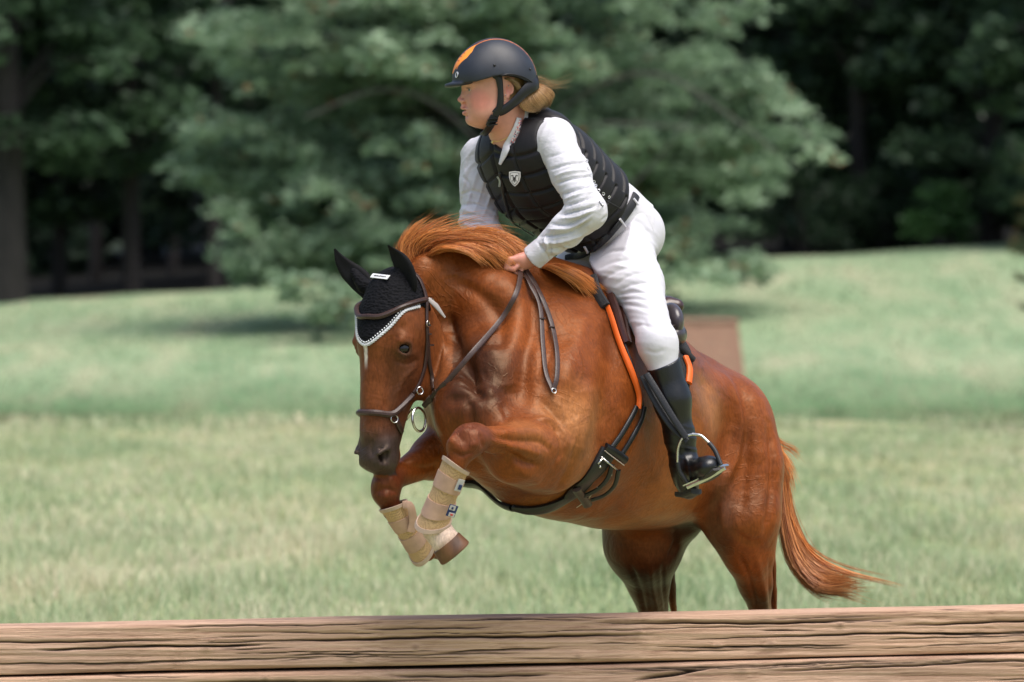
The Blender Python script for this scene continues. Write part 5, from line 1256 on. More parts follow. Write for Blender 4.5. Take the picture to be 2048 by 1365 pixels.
# peak
for s0 in np.linspace(-36, 36, 25):
    k_ = (s0/42)**2; hl.cone(Fh(68-26*k_, 11+2*k_, s0), Fh(92-32*k_, 5.5+2.5*k_, s0*.98), 3.2*PX, 2.4*PX, .008)
HEV, HEF = hl.mesh(1)
hx_ = ((HEV-HC)@FF)/PX; hz_ = ((HEV-HC)@FU)/PX; hs_ = ((HEV-HC)@FS)/PX
HCc = np.tile(np.array((.016, .020, .030)), (len(HEV), 1))
th = np.degrees(np.arctan2(hz_-8, hx_+5))
topw = np.interp(th, [-5, 40, 60, 90, 140, 175], [14, 25, 19, 18, 17, 15])      # centre panel half width
w1 = sm(np.abs(hs_), topw-1.6, topw-.6)*sm(np.abs(hs_), topw+2.0, topw+1.0)*(th > 20)*(th < 178)
HCc = mixc(HCc, (.75, .20, .02), w1)
vis = (th > 14) & (th < 62) & (hx_ > 20)
wv = sm(np.abs(hs_), np.interp(th, [14, 30, 62], [0, 4, 17])-1, np.interp(th, [14, 30, 62], [0, 4, 17])+.5)*sm(np.abs(hs_), np.interp(th, [14, 27, 40, 52, 62], [4, 24, 32, 30, 19])+1, np.interp(th, [14, 27, 40, 52, 62], [4, 24, 32, 30, 19]))*vis
slash = (np.abs(((hz_-hx_*.9)+2) % 13-6.5) < 1.6) & (np.abs(hs_) < 17) & (th > 26) & (th < 50)
HCc = mixc(HCc, (.90, .28, .03), wv*1.0); HCc = mixc(HCc, (.35, .06, .02), (slash*wv).astype(float)*.9)
HCc = mixc(HCc, (.06, .03, .04), ((np.abs(hs_) < topw-2) & (th > 62) & (th < 175)).astype(float)*.6)
HELM = mat('helmet_shell', (.1, .1, .1), rough=.48, vcol=True, var=.18, scale=25, bump=.0003, bscale=600, spec=.5)
helm = link('helmet', mesh_np('helmet', HEV, HEF, HCc), HELM, rider)
hb2 = bvh_of(HEV, HEF)
BLK = mat('harness_black', (.005, .0055, .008), rough=.42, var=.2, bump=.0004, bscale=400)
p_, n2 = hit(hb2, 914, 150); ring(p_+n2*.001, .0085, .0016, nrm((-.9, -.5, .2)), 'emblem_ring', helm, EYL, squash=.75); 
a_ = Acc(); a_.add(*ball_mesh(p_+n2*.001, (.0025, .006, .006), 12, 8)); a_.build('emblem', INK, helm)
for (u, v) in ((989, 131), (1060, 139)): p_, n2 = hit(hb2, u, v); a_ = Acc(); a_.add(*ball_mesh(p_, .0045, 12, 8)); a_.build('rivet', BLK, helm)
onr(hb2, [(988, 154), (1005, 150), (1025, 149), (1045, 154), (1060, 162), (1067, 168)], 1.3, 'rim_seam', BLK, helm, .003, .0)
a_ = Acc()
def hs(x, z, s): return Fh(x, z, s)
for s_ in (1, -1):
    g = s_
    strip(spline([hs(-2, 26, 47*g), hs(-6, 14, 48*g), hs(-9, -10, 46*g), hs(-8, -36, 43*g), hs(-3, -50, 38*g)], 24), np.tile(FS*g, (24, 1)), np.array([.016]+[.0085]*22+[.012])[:24] if False else np.interp(np.linspace(0, 1, 24), [0, .15, .4, .8, 1], [.018, .011, .0085, .011, .017]), .006, a_, .5)
    strip(spline([hs(-84, 12, 22*g), hs(-74, 6, 36*g), hs(-58, -6, 43*g), hs(-38, -26, 44*g), hs(-18, -42, 42*g), hs(-6, -48, 39*g)], 30), np.tile(nrm(FS*g*.9-FF*.4), (30, 1)), np.interp(np.linspace(0, 1, 30), [0, .2, .5, 1], [.020, .020, .015, .013]), .006, a_, .5)
    strip(spline([hs(-2, 27, 47*g), hs(-30, 26, 49*g), hs(-55, 20, 42*g), hs(-80, 10, 26*g)], 24), np.tile(FS*g, (24, 1)), .0065, .006, a_, .5)
strip(spline([hs(-84, 14, 22), hs(-88, 10, 0), hs(-84, 14, -22)], 14), np.tile(-FF, (14, 1)), .020, .006, a_, .3)
a_.build('harness', BLK, helm)
a_ = Acc()
ch = spline([hs(-3, -46, 40), hs(4, -62, 34), hs(11, -78, 22), hs(16, -86, 8), hs(16, -87, -8), hs(11, -78, -22), hs(4, -62, -34), hs(-3, -46, -40)], 44)
cn = ch-Fh(0, -40, 0); cn /= np.linalg.norm(cn, axis=1)[:, None]; strip(ch+cn*.004, cn, .0105, .004, a_, .2); a_.build('chin_strap', BLK, helm)
a_ = Acc(); strip(spline([hs(1, -56, 38), hs(5, -64, 34.5), hs(9, -74, 27)], 8), np.tile(nrm(FS+FF*.3), (8, 1)), .013, .010, a_, .2)
for z0 in (-60, -66, -72): strip(np.array([hs(-4, z0, 39), hs(5, z0-1, 38), hs(12, z0-3, 34)]), np.tile(nrm(FS+FF*.3), (3, 1)), .002, .013, a_, .2)
a_.build('strap_buckle', BLK, helm)
# --- hair --------------------------------------------------------
HC2 = ((.22, .10, .030), (.58, .33, .13), (.85, .64, .38))
bun = [gy([(1050, 175, -.10), (1040, 195, -.16), (1040, 215, -.17), (1060, 222, -.15), (1085, 208, -.12)]),
       gy([(1058, 172, -.08), (1062, 186, -.15), (1072, 205, -.16), (1080, 214, -.13), (1064, 222, -.10)]),
       gy([(1062, 170, -.06), (1078, 178, -.12), (1094, 192, -.12), (1098, 205, -.10), (1080, 215, -.08)]),
       gy([(1066, 166, -.06), (1084, 172, -.08), (1100, 182, -.08), (1104, 194, -.07), (1092, 204, -.06)])]
hair(bun, 1500, .0065, .0006, 'hair', HAIRM, rider, per=12, seed=41, clump=.5, wid=HC2)
a_ = Acc(); a_.add(*ball_mesh(P(1064, 196, -.10), (.034, .040, .028))); a_.C = [np.tile((.30, .17, .06), (a_.n, 1))]; a_.build('hair_bun', HAIRM, rider)
fly = [gy([(1066, 150, -.08), (1090, 150, -.08), (1104, 170, -.08), (1102, 190, -.08)]), gy([(1068, 165, -.08), (1100, 165, -.08), (1130, 175, -.08), (1122, 180, -.08)]), gy([(1068, 172, -.08), (1105, 178, -.08), (1140, 165, -.08), (1160, 158, -.08)])]
hair(fly, 55, .016, .00022, 'hair', HAIRM, rider, per=10, seed=42, clump=.1, wid=HC2)
side = [gy([(1004, 158, -.185), (1020, 160, -.195), (1034, 170, -.18)]), gy([(1010, 154, -.185), (1032, 166, -.19), (1044, 186, -.16)]), gy([(1026, 160, -.19), (1040, 176, -.18), (1042, 196, -.15)])]
hair(side, 500, .004, .0008, 'hair', HAIRM, rider, per=8, seed=43, clump=.3, wid=((.16, .09, .04), (.34, .21, .09), (.5, .34, .16)))
# ================================================================== STIRRUP
stir = empty('stirrup', P(1400, 930, -.27), 'steel stirrup iron with black rubber-covered branches holding the rider\'s black boot', 'stirrup')
a_ = Acc(); sl = spline([P(1292, 748, -.262), P(1318, 790, -.275), P(1345, 835, -.285), P(1372, 876, -.29)], 40); strip(sl, np.tile(nrm((.2, -1, .1)), (40, 1)), .0105, .005, a_, .1); SLT = a_.build('stirrup_leather', LEATHER_BK, stir)
a_ = Acc(); sl2 = spline([P(1284, 752, -.24), P(1308, 800, -.255), P(1340, 850, -.27), P(1374, 884, -.275)], 40); strip(sl2, np.tile(nrm((.2, -1, .1)), (40, 1)), .0105, .005, a_, .1); a_.build('stirrup_leather', LEATHER_BK, stir)
L0 = [P(1385, 869, -.29), P(1366, 876, -.285), P(1356, 897, -.28), P(1355, 925, -.275)]; L1 = [P(1355, 925, -.275), P(1360, 945, -.272), P(1376, 968, -.27)]
R0 = [P(1385, 869, -.29), P(1402, 872, -.30), P(1418, 886, -.31)]; R1 = [P(1418, 886, -.31), P(1430, 902, -.32), P(1442, 930, -.335)]
a_ = Acc(); tube(L0, [.0052, .0045, .0042, .0045], 24, 10, a_); tube(R0, [.0052, .0045, .0045], 16, 10, a_); a_.build('branch', STEEL, stir)
RUB = mat('black_rubber', (.014, .015, .018), rough=.5)
a_ = Acc(); tube(L1, .0072, 16, 10, a_); a_.build('rubber_sleeve', RUB, stir); a_ = Acc(); tube(R1, .0072, 16, 10, a_); a_.build('rubber_sleeve', RUB, stir)
a_ = Acc(); tr_ = spline([P(1374, 972, -.27), P(1412, 955, -.30), P(1450, 933, -.335)], 16); strip(tr_+np.array([0, .02, 0]), np.tile(nrm((.35, -.25, 1)), (16, 1)), .028, .006, a_, .1); a_.build('tread', STEEL, stir)
a_ = Acc(); strip(tr_+np.array([0, -.012, -.004]), np.tile(nrm((.1, -1, .1)), (16, 1)), .0065, .004, a_, .3); a_.build('tread_rim', STEEL, stir)
# ================================================================== GROUND
def zg(x, y):
    "height of the ground: level lawn, a shallow swale, then a rise to the wood, higher on the right"
    d = np.asarray(y, float)+CAM_D; x = np.asarray(x, float)
    rise = 2.2 + .057*x + .35*np.sin(x*.12)*0
    base = -.42*sm(d, 67.3, 69.3) + .32*sm(d, 71.0, 75.5) + (rise+.10)*np.clip((d-73)/36, 0, 1)**1.05
    base = np.where(d > 111, base+(d-111)*.03, base)
    return base + .02*np.sin(x*.9+1.3)*np.sin(d*.45) + .012*np.sin(x*2.3+d*1.1)
xs_ = np.concatenate([np.linspace(-400, -20, 40), np.linspace(-19.5, 19.5, 160), np.linspace(20, 400, 40)])
ys_ = np.concatenate([np.linspace(-40, 8, 30), np.linspace(8.5, 50, 90), np.linspace(50.3, 64, 60), np.linspace(64.5, 110, 110), np.linspace(115, 900, 50)])
GX, GYY = np.meshgrid(xs_, ys_, indexing='ij'); GZ = zg(GX, GYY)
nx_, ny_ = GX.shape; gi = np.arange(nx_-1)[:, None]*ny_+np.arange(ny_-1)[None]
GF = np.stack([gi, gi+ny_, gi+ny_+1, gi+1], -1).reshape(-1, 4)
GM, nt, b = newmat('meadow'); L = nt.links
tc = N_(nt, 'ShaderNodeTexCoord'); mp = N_(nt, 'ShaderNodeMapping'); L.new(tc.outputs['Object'], mp.inputs[0]); mp.inputs['Scale'].default_value = (1, .16, 1)
n1 = N_(nt, 'ShaderNodeTexNoise', Scale=.9, Detail=6, Roughness=.6); L.new(mp.outputs[0], n1.inputs['Vector'])
n2 = N_(nt, 'ShaderNodeTexNoise', Scale=9, Detail=4, Roughness=.7); L.new(mp.outputs[0], n2.inputs['Vector'])
c1 = ramp(nt, n1.outputs[0], [(.30, (.158, .245, .130)), (.48, (.235, .315, .182)), (.62, (.305, .34, .210)), (.75, (.37, .34, .23))])
c2_ = ramp(nt, n2.outputs[0], [(.3, (.72,)*3), (.7, (1.25,)*3)])
mx = N_(nt, 'ShaderNodeMix'); mx.data_type = 'RGBA'; mx.blend_type = 'MULTIPLY'; mx.inputs[0].default_value = 1; L.new(c1.outputs[0], mx.inputs[6]); L.new(c2_.outputs[0], mx.inputs[7])
nf = N_(nt, 'ShaderNodeSeparateXYZ'); L.new(tc.outputs['Object'], nf.inputs[0]); nr = N_(nt, 'ShaderNodeMapRange'); L.new(nf.outputs['Y'], nr.inputs[0]); nr.inputs[1].default_value = 51.5; nr.inputs[2].default_value = 50.5
mxn = N_(nt, 'ShaderNodeMix'); mxn.data_type = 'RGBA'; mxn.blend_type = 'MULTIPLY'; L.new(nr.outputs[0], mxn.inputs[0]); L.new(mx.outputs[2], mxn.inputs[6]); mxn.inputs[7].default_value = (1.14, 1.0, .84, 1); mx = mxn
# worn earth in the swale: along its near lip
sx = N_(nt, 'ShaderNodeSeparateXYZ'); L.new(tc.outputs['Object'], sx.inputs[0])
w1 = N_(nt, 'ShaderNodeMapRange'); L.new(sx.outputs['Y'], w1.inputs[0]); w1.inputs[1].default_value = 49.6; w1.inputs[2].default_value = 50.6
w2 = N_(nt, 'ShaderNodeMapRange'); L.new(sx.outputs['Y'], w2.inputs[0]); w2.inputs[1].default_value = 51.6; w2.inputs[2].default_value = 51.2
wm = N_(nt, 'ShaderNodeMath'); wm.operation = 'MULTIPLY'; L.new(w1.outputs[0], wm.inputs[0]); L.new(w2.outputs[0], wm.inputs[1])
n3 = N_(nt, 'ShaderNodeTexNoise', Scale=.35, Detail=3); L.new(tc.outputs['Object'], n3.inputs['Vector']); r3 = ramp(nt, n3.outputs[0], [(.40, (.25,)*3), (.58, (.9,)*3)])
wm2 = N_(nt, 'ShaderNodeMath'); wm2.operation = 'MULTIPLY'; L.new(wm.outputs[0], wm2.inputs[0]); L.new(r3.outputs[0], wm2.inputs[1])
mx3 = N_(nt, 'ShaderNodeMix'); mx3.data_type = 'RGBA'; L.new(wm2.outputs[0], mx3.inputs[0]); L.new(mx.outputs[2], mx3.inputs[6]); mx3.inputs[7].default_value = (.33, .24, .185, 1)
wa = N_(nt, 'ShaderNodeMapRange'); L.new(sx.outputs['Y'], wa.inputs[0]); wa.inputs[1].default_value = 55.0; wa.inputs[2].default_value = 55.6
wb2 = N_(nt, 'ShaderNodeMapRange'); L.new(sx.outputs['Y'], wb2.inputs[0]); wb2.inputs[1].default_value = 59.5; wb2.inputs[2].default_value = 57.6
wc = N_(nt, 'ShaderNodeMath'); wc.operation = 'MULTIPLY'; L.new(wa.outputs[0], wc.inputs[0]); L.new(wb2.outputs[0], wc.inputs[1])
n5 = N_(nt, 'ShaderNodeTexNoise', Scale=.8, Detail=3); L.new(tc.outputs['Object'], n5.inputs['Vector']); r5 = ramp(nt, n5.outputs[0], [(.38, (.25,)*3), (.6, (.95,)*3)])
wd = N_(nt, 'ShaderNodeMath'); wd.operation = 'MULTIPLY'; L.new(wc.outputs[0], wd.inputs[0]); L.new(r5.outputs[0], wd.inputs[1])
mxd = N_(nt, 'ShaderNodeMix'); mxd.data_type = 'RGBA'; L.new(wd.outputs[0], mxd.inputs[0]); L.new(mx3.outputs[2], mxd.inputs[6]); mxd.inputs[7].default_value = (.13, .085, .05, 1); mx3 = mxd
# longer, darker grass on the bank of the swale
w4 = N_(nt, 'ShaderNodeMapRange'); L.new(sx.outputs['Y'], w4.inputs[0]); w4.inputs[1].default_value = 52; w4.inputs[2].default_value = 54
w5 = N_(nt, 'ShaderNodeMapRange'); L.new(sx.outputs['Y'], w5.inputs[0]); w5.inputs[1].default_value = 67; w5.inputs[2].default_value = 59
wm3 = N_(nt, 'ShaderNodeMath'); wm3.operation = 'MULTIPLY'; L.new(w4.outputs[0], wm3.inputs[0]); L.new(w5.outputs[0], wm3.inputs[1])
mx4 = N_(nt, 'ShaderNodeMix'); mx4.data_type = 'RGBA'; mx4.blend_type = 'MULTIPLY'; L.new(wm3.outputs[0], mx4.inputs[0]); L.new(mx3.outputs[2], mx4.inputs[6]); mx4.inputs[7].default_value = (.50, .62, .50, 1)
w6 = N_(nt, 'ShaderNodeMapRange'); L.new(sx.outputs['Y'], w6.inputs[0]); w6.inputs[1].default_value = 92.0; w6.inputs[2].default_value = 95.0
mx5 = N_(nt, 'ShaderNodeMix'); mx5.data_type = 'RGBA'; L.new(w6.outputs[0], mx5.inputs[0]); L.new(mx4.outputs[2], mx5.inputs[6]); mx5.inputs[7].default_value = (.004, .004, .0035, 1); mx4 = mx5  # leaf-litter floor of the wood, shade under the trees painted in near black
L.new(mx4.outputs[2], b.inputs['Base Color']); b.inputs['Roughness'].default_value = .9; b.inputs['Specular IOR Level'].default_value = .15
bp = N_(nt, 'ShaderNodeBump', Strength=1, Distance=.05); L.new(n2.outputs[0], bp.inputs['Height']); L.new(bp.outputs[0], b.inputs['Normal'])
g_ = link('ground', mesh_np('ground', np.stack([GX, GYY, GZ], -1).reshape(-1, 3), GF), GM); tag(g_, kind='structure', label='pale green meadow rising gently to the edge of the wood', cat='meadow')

# grass blades
GRM, nt, b = newmat('grass_blade'); at = N_(nt, 'ShaderNodeAttribute'); at.attribute_name = 'Col'; nt.links.new(at.outputs[0], b.inputs['Base Color']); b.inputs['Roughness'].default_value = .6; b.inputs['Specular IOR Level'].default_value = .25
def blades(n, d0, d1, h0, h1, w_, seed, power=1.0, half=.118):
    r = np.random.default_rng(seed)
    d = d0+(d1-d0)*r.uniform(0, 1, n)**power; x = (r.uniform(-1, 1, n))*half*d
    x += .05*r.normal(size=n); y = d-CAM_D; z = zg(x, y)
    pat = noise3(np.stack([x*1.3, d*.25, x*0], 1), 1.2, seed+3); pat2 = noise3(np.stack([x*3, d*.8, x*0], 1), 1.5, seed+5)
    h = r.uniform(h0, h1, n)*(1+.5*pat2)*np.where(((d > 67.0) & (d < 74)) | ((np.abs(x-4.6) < .9+.3*np.sin(d*3)) & (d > 63.5) & (d < 68.5)), .08, 1); an = r.uniform(0, math.pi, n); lean = r.normal(size=(n, 2))*.38*h[:, None]
    ww = w_*r.uniform(.6, 1.5, n)*(d/30)**.7; dx, dy = np.cos(an)*ww, np.sin(an)*ww
    z0 = z-.01
    V = np.stack([np.stack([x-dx, y-dy, z0], 1), np.stack([x+dx, y+dy, z0], 1), np.stack([x+lean[:, 0]+dx*.25, y+lean[:, 1]+dy*.25, z0+h], 1), np.stack([x+lean[:, 0]-dx*.25, y+lean[:, 1]-dy*.25, z0+h], 1)], 1)
    F = np.arange(n*4).reshape(-1, 4)
    ca_, cb_, cc2 = np.array((.19, .285, .145)), np.array((.41, .485, .29)), np.array((.66, .58, .42))
    t = np.clip(.5+.45*pat+r.normal(size=n)*.36, 0, 1)[:, None]
    c = np.where(t < .5, ca_+(cb_-ca_)*t*2, cb_+(cc2-cb_)*(t-.5)*2)
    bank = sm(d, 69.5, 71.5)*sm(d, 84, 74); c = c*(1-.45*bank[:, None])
    C = np.repeat(c, 4, 0)*np.tile(np.array([.62, .62, 1.2, 1.2])[:, None], (n, 1)); return V.reshape(-1, 3), F, C
a_ = Acc()
for args in ((150000, 19, 36, .04, .11, .0028, 1, 1.2, .155), (95000, 34, 65, .04, .10, .0040, 2, 1.0, .155), (32000, 70, 106, .03, .08, .007, 4, 1.0, .155), (5000, 62, 66.9, .08, .19, .006, 9, .7, .155)):
    V_, F_, C_ = blades(*args); a_.add(V_, F_, C_)
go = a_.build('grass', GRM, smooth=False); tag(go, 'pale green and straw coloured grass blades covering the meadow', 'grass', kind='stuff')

# ================================================================== TREES
def leaves(cent, rad, n, size, seed, flat=.55, droop=.25, col=((.05, .11, .04), (.13, .24, .09)), red=0.0):
    """leaf faces gathered in clumps: cent (k,3), rad (k,)"""
    r = np.random.default_rng(seed); k = len(cent); w_ = rad**2; ci = r.choice(k, n, p=w_/w_.sum())
    p = r.normal(size=(n, 3)); p /= np.linalg.norm(p, axis=1)[:, None]; p *= (r.uniform(0, 1, n)**.45)[:, None]
    p[:, 2] *= flat; p[:, 2] -= droop*(p[:, 0]**2+p[:, 1]**2)
    C = cent[ci]+p*rad[ci][:, None]
    u = r.normal(size=(n, 3)); u[:, 2] *= .45; u /= np.linalg.norm(u, axis=1)[:, None]
    nn = r.normal(size=(n, 3))*.55; nn[:, 2] += 1; v = np.cross(nn, u); v /= np.linalg.norm(v, axis=1)[:, None]
    s_ = size*r.uniform(.55, 1.3, n)[:, None]
    V = np.stack([C-u*s_, C-v*s_*.55+u*s_*.1, C+u*s_, C+v*s_*.55+u*s_*.1], 1).reshape(-1, 3)
    ctone = r.uniform(0, 1, k)[ci]; t = np.clip(.45*ctone+.55*r.uniform(0, 1, n), 0, 1)[:, None]
    c = np.array(col[0])+(np.array(col[1])-np.array(col[0]))*t
    if red: m_ = r.uniform(0, 1, n) < red*(ctone > .6); c[m_] = (.30, .13, .06)
    return V, np.arange(n*4).reshape(-1, 4), np.repeat(c, 4, 0)
LEAFM, nt, b = newmat('leaf'); at = N_(nt, 'ShaderNodeAttribute'); at.attribute_name = 'Col'; nt.links.new(at.outputs[0], b.inputs['Base Color']); b.inputs['Roughness'].default_value = .5; b.inputs['Specular IOR Level'].default_value = .4
tr = N_(nt, 'ShaderNodeBsdfTranslucent'); nt.links.new(at.outputs[0], tr.inputs[0]); ms = N_(nt, 'ShaderNodeMixShader'); ms.inputs[0].default_value = .4
nt.links.new(b.outputs[0], ms.inputs[1]); nt.links.new(tr.outputs[0], ms.inputs[2]); nt.links.new(ms.outputs[0], nt.nodes['Material Output'].inputs[0])
BARK = mat('bark', (.022, .019, .018), rough=.9, var=.4, scale=8, bump=.02, bscale=14, stretch=(1, 1, .2))
BARKG = mat('grey_bark', (.10, .092, .085), rough=.9, var=.3, scale=8, bump=.01, bscale=20, stretch=(1, 1, .3))
def PD(u, v, d): return P(u, v, d-CAM_D)
def inpoly(pt, poly):
    x, y = pt[:, 0], pt[:, 1]; c = np.zeros(len(x), bool); n = len(poly); j = n-1
    for i in range(n):
        xi, yi = poly[i]; xj, yj = poly[j]
        c ^= ((yi > y) != (yj > y)) & (x < (xj-xi)*(y-yi)/(yj-yi+1e-9)+xi); j = i
    return c
# ---- the big tree behind the rider
D0 = 94.0
big = empty('broadleaf_tree', tuple(PD(1020, 600, D0)), 'large spreading broadleaf tree with light green leaves standing alone on the meadow behind the rider', 'tree')
poly = [(520, -420), (420, -60), (380, 60), (400, 130), (345, 250), (365, 300), (320, 350), (350, 420), (420, 455), (425, 520), (520, 548), (640, 540), (760, 590), (900, 590), (1120, 600), (1290, 560), (1400, 575), (1500, 575), (1545, 545), (1490, 480), (1590, 410), (1600, 350), (1650, 300), (1668, 230), (1600, 170), (1555, 120), (1530, 40), (1500, -100), (1480, -420)]
r = np.random.default_rng(77)
lim = []
trunk0 = PD(1020, 745, D0); trunk0[2] = zg(trunk0[0], trunk0[1]); topv = PD(1010, -300, D0)
a_ = Acc(); tube([trunk0-np.array([0, 0, .2]), trunk0+(topv-trunk0)*.3+np.array([.1, 0, 0]), trunk0+(topv-trunk0)*.65, topv], [.30, .24, .15, .05], 30, 10, a_); a_.build('trunk', BARK, big)
cl = []; cr = []
pts = r.uniform((300, -420), (1690, 600), (4200, 2)); pts = pts[inpoly(pts, poly)]
lb = Acc()
# layered boughs: bough tips from trunk to the outline, clumps strung along them
for i in range(150):
    q = pts[r.integers(len(pts))]; edge = np.clip(1-abs(q[0]-1010)/700, 0.05, 1)
    yd = r.uniform(-1, 1)*4.2*math.sqrt(edge)
    tip = PD(q[0], q[1], D0+yd); t0 = r.uniform(.12, .95); root = trunk0+(topv-trunk0)*np.clip((tip[2]-trunk0[2]-.5)/(topv[2]-trunk0[2])-.02-.04*np.linalg.norm((tip-trunk0)[:2]), .12, .97)
    mid = (root+tip)/2+np.array([0, 0, .35+.25*r.uniform()]); L_ = np.linalg.norm(tip-root)
    path = spline([root, mid, tip], 14)
    if i % 2 == 0: tube(path, [.05+.012*L_, .035, .012], 0, 6, lb)
    for t in np.linspace(.42, 1, max(3, int(L_/.48))):
        c = path[int(t*13)]; cl.append(c+r.normal(size=3)*.16); cr.append(r.uniform(.34, .78))
for q in pts[:330]:
    edge = np.clip(1-abs(q[0]-1010)/700, 0.02, 1); cl.append(PD(q[0], q[1], D0+r.uniform(-1, 1)*4.4*math.sqrt(edge))); cr.append(r.uniform(.28, .55))
# hanging sprays low on the left
for (u, v, k) in ((585, 590, 11), (640, 618, 14), (660, 600, 11), (700, 585, 10), (1440, 560, 6), (1380, 560, 5), (560, 560, 4)):
    for j in range(k): cl.append(PD(u+r.normal()*18, v+r.normal()*16, D0-4+r.normal()*.3)); cr.append(r.uniform(.16, .3))
lb.build('limb', BARKG, big)
V_, F_, C_ = leaves(np.array(cl), np.array(cr), 125000, .100, 5, flat=.36, droop=.42, col=((.085, .16, .085), (.46, .60, .41)), red=.06)
link('crown', mesh_np('crown', V_, F_, C_), LEAFM, big, False)
# visible pale limbs seen through gaps
lb = Acc()
for pth in ([(1000, 330), (880, 215), (760, 180), (610, 235)], [(1030, 300), (1180, 180), (1320, 150), (1470, 240), (1560, 310)], [(960, 150), (860, 40), (800, -40)], [(1060, 420), (1240, 380), (1330, 300), (1400, 200)], [(1000, 380), (1160, 260), (1290, 250), (1420, 262)]):
    tube([PD(u, v, D0-2.0-.45*i_) for i_, (u, v) in enumerate(pth)], [.035, .030, .022, .010], 30, 6, lb)
lb.build('bare_limb', BARKG, big)
# ---- wood edge behind
def wood_tree(u, vbase, d, vtop, half, vlow, label, seed, dark=0, nleaf=9000, trunk=True, lean=0, tr_=.22):
    base = PD(u, vbase, d); base[2] = zg(base[0], base[1]); t = empty('woodland_tree', tuple(base), label, 'tree', 'trees along the edge of the wood')
    r = np.random.default_rng(seed); px = FPX/d; h = (vbase-vtop)/px; R = half/px; lo = (vbase-vlow)/px
    a_ = Acc(); tube([base-np.array([0, 0, .3]), base+np.array([lean*.4, 0, h*.4]), base+np.array([lean, 0, h*.95])], [tr_*1.25, tr_*.8, .04], 20, 9, a_)
    n = 90; cen = []; rad = []
    for i in range(n):
        zz = lo+(h-lo)*r.uniform(0, 1); q = (zz-lo)/(h-lo); rr = R*np.clip(1.15*math.sqrt(max(.02, math.sin(math.pi*min(.97, .12+.86*q)))), .2, 1); an_ = r.uniform(0, 2*math.pi); ro = rr*math.sqrt(r.uniform(.15, 1))
        cen.append(base+np.array([math.cos(an_)*ro+lean*q, math.sin(an_)*ro*.8, zz])); rad.append(r.uniform(.12, .26)*R+.25)
    for i in range(0, n, 5): tube([base+np.array([lean*.4, 0, max(.3, (cen[i][2]-base[2])*.75)]), (cen[i]+base+np.array([0, 0, (cen[i][2]-base[2])]))/2, cen[i]], [.07, .05, .02], 8, 5, a_)
    a_.build('trunk', BARK, t)
    k = 1-.55*dark
    V_, F_, C_ = leaves(np.array(cen), np.array(rad), nleaf, .17, seed+1, flat=.6, droop=.2, col=((.018*k, .040*k, .022*k), (.125*k, .215*k, .115*k)))
    link('crown', mesh_np('crown', V_, F_, C_), LEAFM, t, False)
W_ = [(15, 600, 108, -420, 260, 300, 'dark woodland tree at the far left with a thick grey trunk', .1, .36),
      (118, 592, 114, -380, 200, 420, 'slim-trunked dark tree second from the left edge of the wood', .4, .15),
      (262, 586, 112, -420, 210, 330, 'mid green woodland tree whose boughs hang over the shaded gap at left', 0, .18),
      (430, 578, 118, -400, 220, 470, 'shaded woodland tree just behind the left side of the big tree', .6, .2),
      (610, 572, 122, -420, 250, 500, 'dark woodland tree behind the big tree above the horse\'s ears', .6, .2),
      (860, 560, 122, -420, 260, 480, 'dark woodland tree hidden mostly by the big tree and the rider', .6, .2),
      (1120, 545, 122, -420, 260, 480, 'dark woodland tree behind the big tree to the right of the rider', .6, .2),
      (1360, 535, 120, -420, 250, 480, 'dark woodland tree behind the right half of the big tree', .7, .2),
      (1580, 515, 116, -400, 210, 490, 'very dark woodland tree just right of the big tree', .6, .2),
      (1715, 505, 114, -420, 180, 485, 'dusky green tree between the big tree and the thin pale trunk', .45, .2),
      (1850, 500, 115, -420, 190, 470, 'dark ivy-green tree right of centre along the wood, thin trunk showing', .55, .16),
      (1985, 495, 112, -430, 210, 470, 'tall dark woodland tree second from the right edge', .5, .2),
      (2120, 490, 108, -430, 200, 430, 'woodland tree rising at the far right edge with grey green boughs', .3, .24),
      (-150, 600, 112, -430, 240, 300, 'dark woodland tree partly outside the left edge of the view', .5, .3)]
for i, (u, vb_, d, vt_, hf2, vl_, lab_, dk, tr2) in enumerate(W_): wood_tree(u, vb_, d, vt_, hf2, vl_, lab_, 200+i*7, dk, tr_=tr2)
# extra bare trunks in the shade at left
for i, (u, d, tr2, lab_) in enumerate(((190, 124, .17, 'bare slender trunk in the deep shade left of the big tree'), (345, 128, .14, 'thin bare trunk in shade nearer the big tree'), (425, 112, .16, 'reddish brown lit trunk foot beside the big tree\'s left boughs'))):
    base = PD(u, 580, d); base[2] = zg(base[0], base[1]); t = empty('bare_tree', tuple(base), lab_, 'tree', 'bare trunks in the shade')
    a_ = Acc(); tube([base-np.array([0, 0, .3]), base+np.array([.1, 0, 5]), base+np.array([.3, 0, 11])], [tr2, tr2*.8, tr2*.4], 14, 9, a_); a_.build('trunk', BARK, t)
    a_ = Acc()
    for j in range(6): an_ = j*1.1; z0 = 5+j; tube([base+np.array([.2, 0, z0]), base+np.array([.2+math.cos(an_)*.9, math.sin(an_)*.9, z0+.8])], [.05, .015], 6, 5, a_)
    a_.build('limb', BARK, t)
# the wood itself: one mass of foliage behind the edge trees
r = np.random.default_rng(9); n = 1500
cen = np.stack([r.uniform(-75, 75, n), r.uniform(118, 150, n)*1.0-0, r.uniform(0, 17, n)], 1); cen[:, 2] += zg(cen[:, 0], cen[:, 1]); 
keep_ = ~((cen[:, 0] < -6.5) & (cen[:, 2] < 6.2) & (cen[:, 1] < 112)); cen = cen[keep_]
V_, F_, C_ = leaves(cen, r.uniform(1.2, 2.6, len(cen)), 150000, .52, 99, flat=.8, droop=.1, col=((.010, .020, .012), (.030, .055, .033)))
o = link('wood', mesh_np('wood', V_, F_, C_), LEAFM, None, False); tag(o, 'dense dark wood filling the space behind the edge trees', 'wood', kind='stuff')
